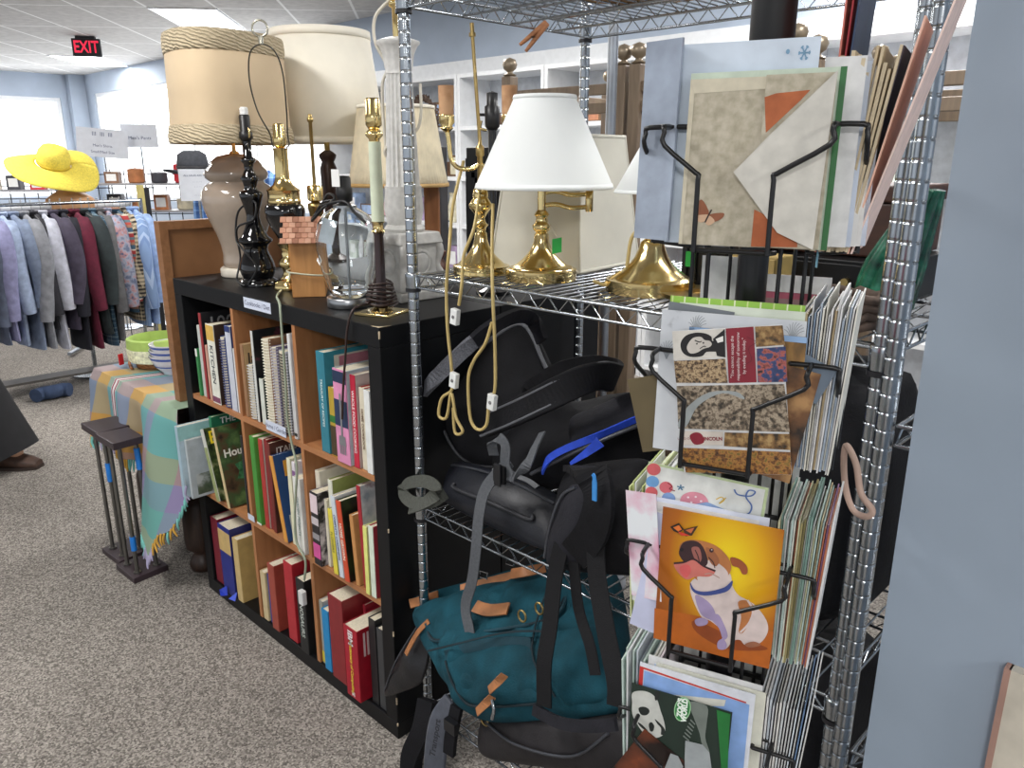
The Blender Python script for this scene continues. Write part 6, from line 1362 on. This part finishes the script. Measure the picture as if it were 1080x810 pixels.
# bust form and yellow hat on the rack
skinm = mat('bust_tan', (196,150,110), .5)
B = RC+RD*(.09)+Vector((0,0,1.18)); 
t = thing('mannequin', 'tan mannequin bust with a cut-off neck standing among the rack hangers', 'mannequin', (B.x+RN.x*-.25,B.y+RN.y*-.25,0), ra)
m = MB(); m.lathe([(.0,.90),(.13,.91),(.145,.98),(.13,1.05),(.14,1.11),(.16,1.19),(.15,1.235),(.095,1.275),(.06,1.295),(.055,1.41),(.0,1.415)], skinm, 32, sy=.62); m.build('torso', t)
m = MB(); m.cyl((0,0,.02),(0,0,.91),.015,chrome,12); m.lathe([(.16,0),(.16,.015),(.02,.03)], chrome, 28); m.build('stand', t)
m = MB(); m.lathe([(.146,.98),(.131,1.05),(.139,1.10)], mat('bust_band',(36,34,44),.7), 32, sy=.64, caps=False); m.build('dark_band', t, solid=.006)
yh = mat('yellow_straw', (226,206,84), .85, 0, .07, 90, .4, 200)
Hc = B+Vector((RN.x*-.25,RN.y*-.25,.255))
hat = thing('sun_hat', 'floppy yellow sun hat with wide brim on the mannequin bust', 'hat', tuple(Hc)); hat.rotation_euler = (Vector((0,0,1))+.42*Vector((-FW[0],-FW[1],0))+.46*Vector((RT[0],RT[1],0))).to_track_quat('Z','Y').to_euler(); hat.scale = (.92,.92,1.0); hat.location = hat.location+RD*(-.07)+Vector((0,0,.03))
m = MB(); m.lathe([(.105,.0),(.108,.03),(.102,.075),(.085,.105),(.05,.118),(.0,.112)], yh, 48, caps=False, rmod=lambda a,z: 1+.03*math.sin(3*a+z*20)); m.build('crown', hat, solid=.003)
def brim(a, b):
    an = a*2*PI; r = .104+.17*b; return Vector((r*math.cos(an)*1.12, r*math.sin(an), .002-.05*b*b+.030*b*math.sin(2*an+.6)+.02*b*math.sin(3*an)))
m = MB(); m.grid(brim, 64, 10, yh); m.build('brim', hat, solid=.003)
m = MB(); m.lathe([(.109,.002),(.111,.022)], mat('hat_band',(214,186,60),.8), 48, caps=False); m.build('hat_band', hat, solid=.003)
# ------------------------------------------------------------------ person at the left edge, mostly outside the frame
def skin_mesh(name, verts, edges, radii, mt, parent, sub=2, flat=1.0):
    me = bpy.data.meshes.new(name); me.from_pydata(verts, edges, []); o = bpy.data.objects.new(name, me); C.objects.link(o)
    sk = o.modifiers.new('skin','SKIN'); sk.use_smooth_shade = True
    for i, r_ in enumerate(radii): me.skin_vertices[0].data[i].radius = (r_, r_*flat)
    me.skin_vertices[0].data[0].use_root = True
    s_ = o.modifiers.new('sub','SUBSURF'); s_.levels = sub; s_.render_levels = sub
    dg = bpy.context.evaluated_depsgraph_get(); nm = bpy.data.meshes.new_from_object(o.evaluated_get(dg)); bpy.data.objects.remove(o)
    nm.materials.clear(); nm.materials.append(mt)
    for p_ in nm.polygons: p_.use_smooth = True
    ob = bpy.data.objects.new(name, nm); C.objects.link(ob); ob.parent = parent; return ob
# local axes: x = walking direction (camera right), y = away from the camera
pa = math.atan2(RT[1],RT[0]); pc = fwd_right(3.80,-2.88)
per = thing('person', 'person in wide black trousers and brown shoes walking at the left edge of the frame', 'person', (pc.x,pc.y,0), pa)
skn = mat('skin', (206,160,130), .5, 0, .03); blk = mat('black_trouser', (24,24,27), .85, 0, .1, 20, .15, 150); coatm = mat('black_coat',(26,26,30),.85,0,.1,20,.15,150)
V = [(0,0,.95),(.01,0,1.15),(.01,0,1.36),(.015,0,1.47),(.03,0,1.54),(.03,0,1.63),(.025,0,1.72),
     (0,-.09,.92),(.17,-.10,.52),(.33,-.10,.12),(.42,-.10,.06), (-.02,.09,.92),(-.06,.10,.52),(-.22,.10,.13),(-.14,.10,.06),
     (.01,-.17,1.40),(-.05,-.20,1.14),(-.02,-.19,.90),(0,-.19,.82), (.01,.17,1.40),(-.03,.20,1.14),(-.02,.19,.92),(.0,.19,.85)]
E_ = [(0,1),(1,2),(2,3),(3,4),(4,5),(5,6),(0,7),(7,8),(8,9),(9,10),(0,11),(11,12),(12,13),(13,14),(2,15),(15,16),(16,17),(17,18),(2,19),(19,20),(20,21),(21,22)]
Rr = [.13,.125,.12,.055,.062,.085,.06,.085,.062,.045,.035,.085,.062,.045,.035,.06,.046,.034,.03,.06,.046,.034,.03]
skin_mesh('body', V, E_, Rr, skn, per)
def leg_cloth(pts, rs): 
    m = MB(); P = cr(pts,6); n = len(P); m.tube(P, [rs[0]+(rs[1]-rs[0])*(i/(n-1)) for i in range(n)], blk, 20); return m
m = leg_cloth([(0,-.09,.98),(.08,-.10,.72),(.17,-.10,.45),(.335,-.10,.06)],(.16,.165)); m.build('trouser_leg', per)
m = leg_cloth([(-.02,.09,.98),(-.05,.10,.72),(-.07,.10,.45),(-.17,.10,.11)],(.14,.125)); m.build('trouser_leg', per)
m = MB(); m.lathe([(.19,.80),(.185,.95),(.175,1.1),(.19,1.3),(.185,1.4),(.1,1.46),(.07,1.49)], coatm, 32, (.0,0,0), sy=1.12, caps=False); m.build('coat_body', per, solid=.01)
for pts in ([(.01,-.19,1.41),(-.05,-.215,1.14),(-.02,-.2,.90)],[(.01,.19,1.41),(-.03,.215,1.14),(-.025,.2,.93)]): m = MB(); P = cr(pts,6); m.tube(P,[.075-.022*i/(len(P)-1) for i in range(len(P))],coatm,14); m.build('coat_sleeve', per)
m = MB(); m.ball((.02,0,1.665),.105,mat('hair_brown',(60,42,32),.6,0,.2,60),24,14,(.98,.86,1.05)); m.build('hair', per)
m = MB(); m.ball((.118,0,1.615),.016,skn,10,8,(1,.8,1.3))
for s_ in (-1,1): m.ball((.098,s_*.032,1.645),.011,mat('eye_white',(230,230,226),.2),10,8); m.ball((.107,s_*.032,1.645),.005,blackwire,8,6); m.ball((.02,s_*.088,1.63),.022,skn,10,8,(.8,.4,1.2))
m.tube([(.105,-.022,1.575),(.112,0,1.573),(.105,.022,1.575)],.005,mat('lips',(170,96,90),.5),6); m.build('face', per)
shoe = mat('brown_shoe', (74,54,44), .6, 0, .12, 40)
for bx, by in ((.35,-.10),(-.15,.10)):
    m = MB(); n = 16; rows = [(-.13,.03,.05),(-.11,.04,.09),(-.05,.045,.11),(.0,.044,.10),(.06,.05,.075),(.11,.047,.06),(.15,.03,.045)]
    vs = []; fs = []
    for x, hw, hh_ in rows:
        for j in range(n): a = 2*PI*j/n; vs.append((bx+x, by+hw*math.cos(a), hh_*(.5+.5*math.sin(a))*1.0))
    for i in range(len(rows)-1):
        for j in range(n): fs.append((i*n+j,(i+1)*n+j,(i+1)*n+(j+1)%n,i*n+(j+1)%n))
    fs.append(tuple(range(n))); fs.append(tuple(range((len(rows)-1)*n+n-1,(len(rows)-1)*n-1,-1)))
    m.add(vs,fs,shoe,True); so = m.build('shoe', per)
    m = MB(); m.prism([(bx-.13,by-.03),(bx-.05,by-.046),(bx+.08,by-.052),(bx+.15,by-.03),(bx+.155,by+.03),(bx+.08,by+.052),(bx-.05,by+.046),(bx-.13,by+.03)],0,.016,mat('shoe_sole',(50,38,32),.7)); m.build('sole', so)
for s_, q in ((-1,(0,-.19,.80)),(1,(0,.19,.83))):
    m = MB()
    for f_ in range(4): m.tube(cr([(q[0]-.025+.018*f_,q[1],q[2]),(q[0]-.022+.018*f_,q[1]-.004,q[2]-.05),(q[0]-.016+.016*f_,q[1]+.006,q[2]-.085+.006*abs(f_-1.5))],4),.0085,skn,8)
    m.tube(cr([(q[0]+.03,q[1],q[2]+.03),(q[0]+.045,q[1]-.005,q[2]-.01),(q[0]+.045,q[1],q[2]-.035)],4),.0095,skn,8); m.build('fingers', per)
# ------------------------------------------------------------------ wooden frames with ball finials
fwd_ = wood('frame_brown', (112,96,80), (136,118,98), 6, (8,8,1), .45)
def bedframe(x0, x1, y0, y1, h, label):
    t = thing('bed_frame', label, 'bed frame', ((x0+x1)/2,(y0+y1)/2,0)); cx, cy = (x0+x1)/2, (y0+y1)/2
    for x in (x0,x1):
        for y in (y0,y1):
            m = MB(); m.box((x-cx,y-cy,h/2),(.052,.052,h),fwd_); p = m.build('post', t, bevel=.004)
            m = MB(); m.lathe([(.022,h),(.03,h+.006),(.014,h+.014),(.012,h+.02),(.026,h+.03),(.033,h+.048),(.026,h+.068),(.0,h+.078)],mat('finial_bronze',(150,136,116),.35,.4),20,(x-cx,y-cy,0)); m.build('finial', p)
    for y in (y0,y1):
        for z in (h-.08,h-.15,.35):
            m = MB(); m.box((0,y-cy,z),(x1-x0-.05,.025,.04),fwd_); m.build('rail', t, bevel=.003)
    for x in (x0,x1):
        for z in (h-.08,.35):
            m = MB(); m.box((x-cx,0,z),(.025,y1-y0-.05,.045),fwd_); m.build('side_rail', t, bevel=.003)
    return t
bedframe(-2.56,-1.95,2.6,3.3,1.84,'brown wooden post frame with ball finials behind the brass lamps')
bedframe(-1.88,-1.26,2.6,3.3,1.84,'brown wooden post frame with ball finials behind the card spinner')
bedframe(-1.19,-.3,2.6,3.3,1.80,'brown wooden post frame right of the spinner, behind the right shelf post')
# black cabinet behind the candelabra lamp
c0 = at(492,200,y=2.12); c1 = at(556,200,y=2.12)
t = thing('cabinet', 'tall black cabinet with panelled door behind the candelabra lamp', 'cabinet', ((c0.x+c1.x)/2,2.32,0)); W_ = c1.x-c0.x
m = MB(); m.bar((-W_/2,-.2,0),(W_/2,.2,1.54),blackpaint); m.build('cabinet_body', t, bevel=.004)
m = MB(); m.bar((-W_/2+.02,-.222,.05),(W_/2-.02,-.2005,1.50),blackpaint)
for z0, z1 in ((.12,.75),(.82,1.45)):
    for lo, hi in (((-W_/2+.06,-.23,z0),(W_/2-.06,-.222,z0+.02)),((-W_/2+.06,-.23,z1-.02),(W_/2-.06,-.222,z1)),((-W_/2+.06,-.23,z0),(-W_/2+.08,-.222,z1)),((W_/2-.08,-.23,z0),(W_/2-.06,-.222,z1))): m.bar(lo,hi,blackpaint)
d = m.build('door', t)
m = MB(); m.ball((W_/2-.05,-.235,.8),.014,brass_dull,12,8); m.build('knob', d)
# dark grey stand left of it
p = at(486,190,y=2.6); solo('shelf_end', MB().bar((-.03,-.15,0),(.03,-.11,1.55),mat('dark_grey_board',(70,70,74),.5)).bar((-.09,-.2,0),(.09,.0,.03),mat('dark_grey_board',(70,70,74),.5)), 'narrow dark grey display upright left of the black cabinet', 'display stand', (p.x,2.6,0))
# black spotlight-like lamp between candle arms
p = at(518,130,y=1.62); 
# ------------------------------------------------------------------ white shelving along the back wall
goods = [(206,150,160),(150,170,200),(190,196,186),(120,90,70),(214,206,180),(90,110,130),(176,120,90),(222,222,226),(160,140,170)]
ux = [-7.0,-6.0,-5.05,-4.1,-3.15,-2.2,-1.25,-.3]
names = ['at the window end','second from the windows','third from the windows, above the drum shade','fourth from the windows, behind the candelabra','fifth from the windows, behind the swing-arm lamp','sixth from the windows, behind the wooden frames','seventh from the windows, behind the spinner']
rnd = random.Random(12)
for i in range(7):
    x0, x1 = ux[i], ux[i+1]
    t = thing('shelving_unit', 'white shelving unit along the back wall, '+names[i], 'shelving', ((x0+x1)/2,4.70,0), 0, 'white shelving along the back wall'); w_ = x1-x0-.006
    for x in (-w_/2,w_/2-.03): m = MB(); m.bar((x,-.18,0),(x+.03,.178,2.15),white); m.build('side_panel', t)
    lv = [.06,.50,.93,1.32,1.72,2.12]
    for z in lv: m = MB(); m.bar((-w_/2+.03,-.18,z),(w_/2-.03,.17,z+.03),white); m.build('shelf', t)
    m = MB(); m.bar((-w_/2+.03,.165,.09),(w_/2-.03,.178,2.12),mat('white_back',(206,210,216),.6)); m.build('back_panel', t)
    for z in lv[1:5]:
        for k in range(2 if i > 1 else 4):
            h = rnd.uniform(.1,.26); ww = rnd.uniform(.1,.2); x = (x0+x1)/2-.33+.66*(k+.5)/(2 if i > 1 else 4)+rnd.uniform(-.03,.03); c = goods[rnd.randrange(9)]
            zz = ['second','third','fourth','fifth'][lv[1:5].index(z)]
            lab_ = '%s, %s shelf, white unit %s' % ('small boxed item', zz, names[i].split(',')[0])
            q = rnd.random(); gm_ = mat('goods_%d_%d_%d' % c, c, .5, 0, .2, 12)
            if q < .45:
                m = MB(); m.bar((-ww/2,-.06,0),(ww/2,.06,h),gm_); m.bar((-ww*.35,-.0615,h*.3),(ww*.35,-.06,h*.8),paper); nm = 'box'
            elif q < .75:
                m = MB(); m.lathe([(.03,0),(.05,.02),(.06,h*.4),(.035,h*.75),(.03,h*.9),(.04,h)],gm_,20,caps=False); nm = 'vase'; lab_ = lab_.replace('small boxed item','small vase')
            else:
                m = MB(); m.bar((-ww/2,-.012,0),(ww/2,.012,h),mat('small_frame_%d'%(c[0]),(110,84,60),.5)); m.bar((-ww*.4,-.0135,h*.1),(ww*.4,-.012,h*.9),gm_); nm = 'picture_frame'; lab_ = lab_.replace('small boxed item','small framed picture')
            solo(nm, m, lab_+(', left' if k == 0 else ', right' if k == (1 if i > 1 else 3) else ', middle left' if k == 1 else ', middle right'), {'box':'box','vase':'vase','picture_frame':'picture frame'}[nm], (x,4.68,z+.0305))
# twig wreath hanging on the shelving front
p = at(446,126,y=4.49); m = MB()
for k in range(7): m.tube([((.17+.03*math.sin(i*5+k))*math.cos(i*PI/16), -.02+.02*math.sin(i*3.1+k*2), (.17+.03*math.cos(i*4+k*1.3))*math.sin(i*PI/16)) for i in range(32)], .009, tw, 5, True)
solo('twig_wreath', m, 'brown twig wreath hung on the white shelving left of the candelabra', 'wreath', (p.x,4.512,p.z))
# ------------------------------------------------------------------ signs, hats and merchandise behind the clothes rack
sgm = mat('sign_ink',(70,84,120),.7)
def sign(u0, v0, u1, v1, y, lines, label, tilt=0, stand=True):
    a, b = at(u0,v0,y=y), at(u1,v1,y=y); w_ = (Vector((b.x-a.x,b.y-a.y,0))).length; h_ = abs(a.z-b.z)
    ctr = (a+b)/2; t = thing('paper_sign', label, 'sign', (ctr.x,ctr.y,0), HEAD-PI/2+R(20))
    W2 = abs((u1-u0))/FPX*(Vector((ctr.x,ctr.y,0)).dot(Vector((FW[0],FW[1],0)))+.1)
    m = MB(); m.box((0,0,ctr.z),(W2,.003,h_),mat('sign_paper',(216,220,228),.6,0,.02)); so = m.build('paper_sheet', t); so.rotation_euler = (0,R(tilt),0)
    so.location = (-ctr.z*math.sin(R(tilt)),0,ctr.z-ctr.z*math.cos(R(tilt)))
    for tx, sz, dz in lines: lettering(tx, sz*h_, sgm, so, frame_M((0,-.0025,ctr.z+dz*h_),(1,0,0),(0,0,1)))
    m = MB(); m.cyl((0,.012,.0),(0,.012,ctr.z),.008,chrome,10); m.lathe([(.14,0),(.14,.012),(.02,.02)],chrome,20,(0,.012,0)); m.build('stand', t)
sign(86,137,132,166,2.6,[("III  III  III",.2,.30),("Men's Shirts",.13,-.1),("Small/Med Size",.13,-.32)],"tilted white paper sign for men's shirts above the clothes rack",5)
sign(131,132,164,155,2.9,[("Men's Pants",.2,-.1)],"white paper sign reading Men's Pants, right of the tilted sign")
sign(192,178,226,213,2.2,[('ALL SALES ARE FINAL',.085,.3),('- - - - - -',.08,.1),('- - - - -',.08,-.05),('- - - - -',.09,-.32)],'white notice about sales beside the taupe lamp')
# gridwall merchandiser with small goods
def gridrack(c, rot, w_, h_, label, n, sd, pre):
    t = thing('wire_display', label, 'display rack', (c.x,c.y,0), rot)
    m = MB(); k = int(w_/.1)
    for i in range(k+1): x = -w_/2+w_*i/k; m.tube([(x,0,.05),(x,0,h_)],.004,blackwire,5)
    for i in range(int(h_/.1)): m.tube([(-w_/2,0,.08+i*.1),(w_/2,0,.08+i*.1)],.004,blackwire,5)
    m.build('wire_grid', t)
    for x in (-w_/2,w_/2): m = MB(); m.cyl((x,0,.03),(x,0,h_+.03),.014,zinc,10); m.cyl((x,-.25,.03),(x,.25,.03),.015,zinc,10); m.build('upright', t)
    rr_ = random.Random(sd); zs = [h_-.10,h_-.30,h_-.50]
    for z in zs:
        m = MB(); m.bar((-w_/2,-.30,z-.012),(w_/2,-.01,z),mat('display_shelf',(150,150,154),.4)); m.build('shelf', t)
    for si, z in enumerate(zs):
        for i in range(n):
            x = -w_/2+.05+(w_-.1)*(i+.5)/n; P = Vector((c.x,c.y,z+.0005))+Vector((math.cos(rot)*x+math.sin(rot)*.15, math.sin(rot)*x-math.cos(rot)*.15,0))
            c_ = [(190,40,50),(222,222,224),(60,60,66),(120,90,70),(206,196,170),(90,120,160),(170,110,70)][rr_.randrange(7)]; gm_ = mat('goods_%d_%d_%d' % c_, c_, .5, 0, .2, 12); q = rr_.random(); hh_ = rr_.uniform(.06,.14)
            row = ['top','second','third'][si]; side = ['leftmost','second','third','fourth','fifth','sixth','seventh','eighth'][i]
            if q < .4: m = MB(); m.lathe([(.05,0),(.06,.012),(.058,hh_),(.0,hh_+.01)],gm_,18); nm, ct = 'tin', 'tin'
            elif q < .75: m = MB(); m.bar((-.05,-.04,0),(.05,.04,hh_),gm_); m.bar((-.035,-.0412,hh_*.2),(.035,-.04,hh_*.8),paper); nm, ct = 'box', 'box'
            else:
                m = MB(); m.lathe([(.095,0),(.1,.004),(.055,.014),(.052,.05),(.04,.075),(0,.08)],gm_,24); nm, ct = 'cap', 'hat'
            solo(nm, m, '%s %s, %s shelf of %s, %s' % ({'tin':'small round tin','box':'small carton','cap':'brimmed hat'}[nm], {(190,40,50):'in red',(222,222,224):'in white',(60,60,66):'in black',(120,90,70):'in brown',(206,196,170):'in beige',(90,120,160):'in blue',(170,110,70):'in tan'}[c_], row, pre, side), ct, tuple(P), rot)
g0 = fwd_right(6.3,-2.95); gridrack(g0, HEAD-PI/2+R(8), 1.1, 1.42, 'black wire grid display of small goods right behind the clothes rack', 6, 4, 'wire display behind the rack')
g1 = fwd_right(6.6,-4.15); gridrack(g1, HEAD-PI/2+R(8), .95, 1.36, 'black wire grid display of small goods behind the yellow hat', 5, 9, 'wire display behind the yellow hat')
# yellow and black upright at the rack end
p = at(150,200,y=2.25); solo('display_post', MB().bar((-.03,-.03,0),(.0,.03,1.32),mat('yellow_tape',(190,176,110),.6)).bar((.001,-.03,0),(.035,.03,1.30),mat('black_plastic',(22,23,27),.4)).lathe([(.15,0),(.15,.01),(.03,.02)],blackwire,20), 'upright with pale yellow and black sides at the right end of the clothes rack', 'display post', (p.x,2.25,0), ra)
# grey felt hat on a stand beside the taupe lamp
p = at(203,172,y=2.6); t = thing('felt_hat', 'dark grey felt hat on a stand left of the taupe lamp', 'hat', (p.x,2.6,0), ra)
fh = mat('felt_grey',(64,66,72),.9,0,.1,60); z0 = p.z-.05
m = MB(); m.lathe([(.09,z0),(.095,z0+.05),(.085,z0+.11),(.05,z0+.135),(0,z0+.128)],fh,32,sx=1.15,caps=False); m.build('crown', t, solid=.003)
m = MB(); m.grid(lambda a,b: Vector(((.09+.09*b)*1.15*math.cos(a*2*PI),(.09+.09*b)*math.sin(a*2*PI),z0-.01*b+.02*b*math.cos(4*PI*a))),40,5,fh); m.build('brim', t, solid=.003)
m = MB(); m.cyl((0,0,.02),(0,0,z0+.12),.012,chrome,10); m.lathe([(.14,0),(.14,.012),(.02,.02)],chrome,20); m.build('stand', t)
m = MB(); m.lathe([(.0965,z0+.004),(.0985,z0+.03)],mat('hat_ribbon',(36,36,40),.6),32,sx=1.15,caps=False); m.build('ribbon', t, solid=.002)
# blue checked shirt on a stand behind the lamps
p = at(252,190,y=2.45); plb = bands('plaid_blue',[(0,(44,76,130)),(.45,(110,150,200)),(.6,(60,100,160))],'Z',20,.9,'CONSTANT','X',[(0,(50,86,140)),(.5,(130,166,210))],22)
RCs, ras = RC.copy(), ra
t = garment(0, plb, .7, .2, 'blue checked shirt on a stand behind the taupe lamp', 0, 2.2, z=p.z+.14, cat='shirt')
t.location = (p.x,2.45,p.z+.14); t.rotation_euler = (0,0,HEAD-PI/2)
solo('garment_stand', MB().cyl((0,0,.02),(0,0,p.z+.135),.012,chrome,12).lathe([(.16,0),(.16,.012),(.02,.02)],chrome,24), 'chrome stand carrying the blue checked shirt', 'stand', (p.x,2.45,0))
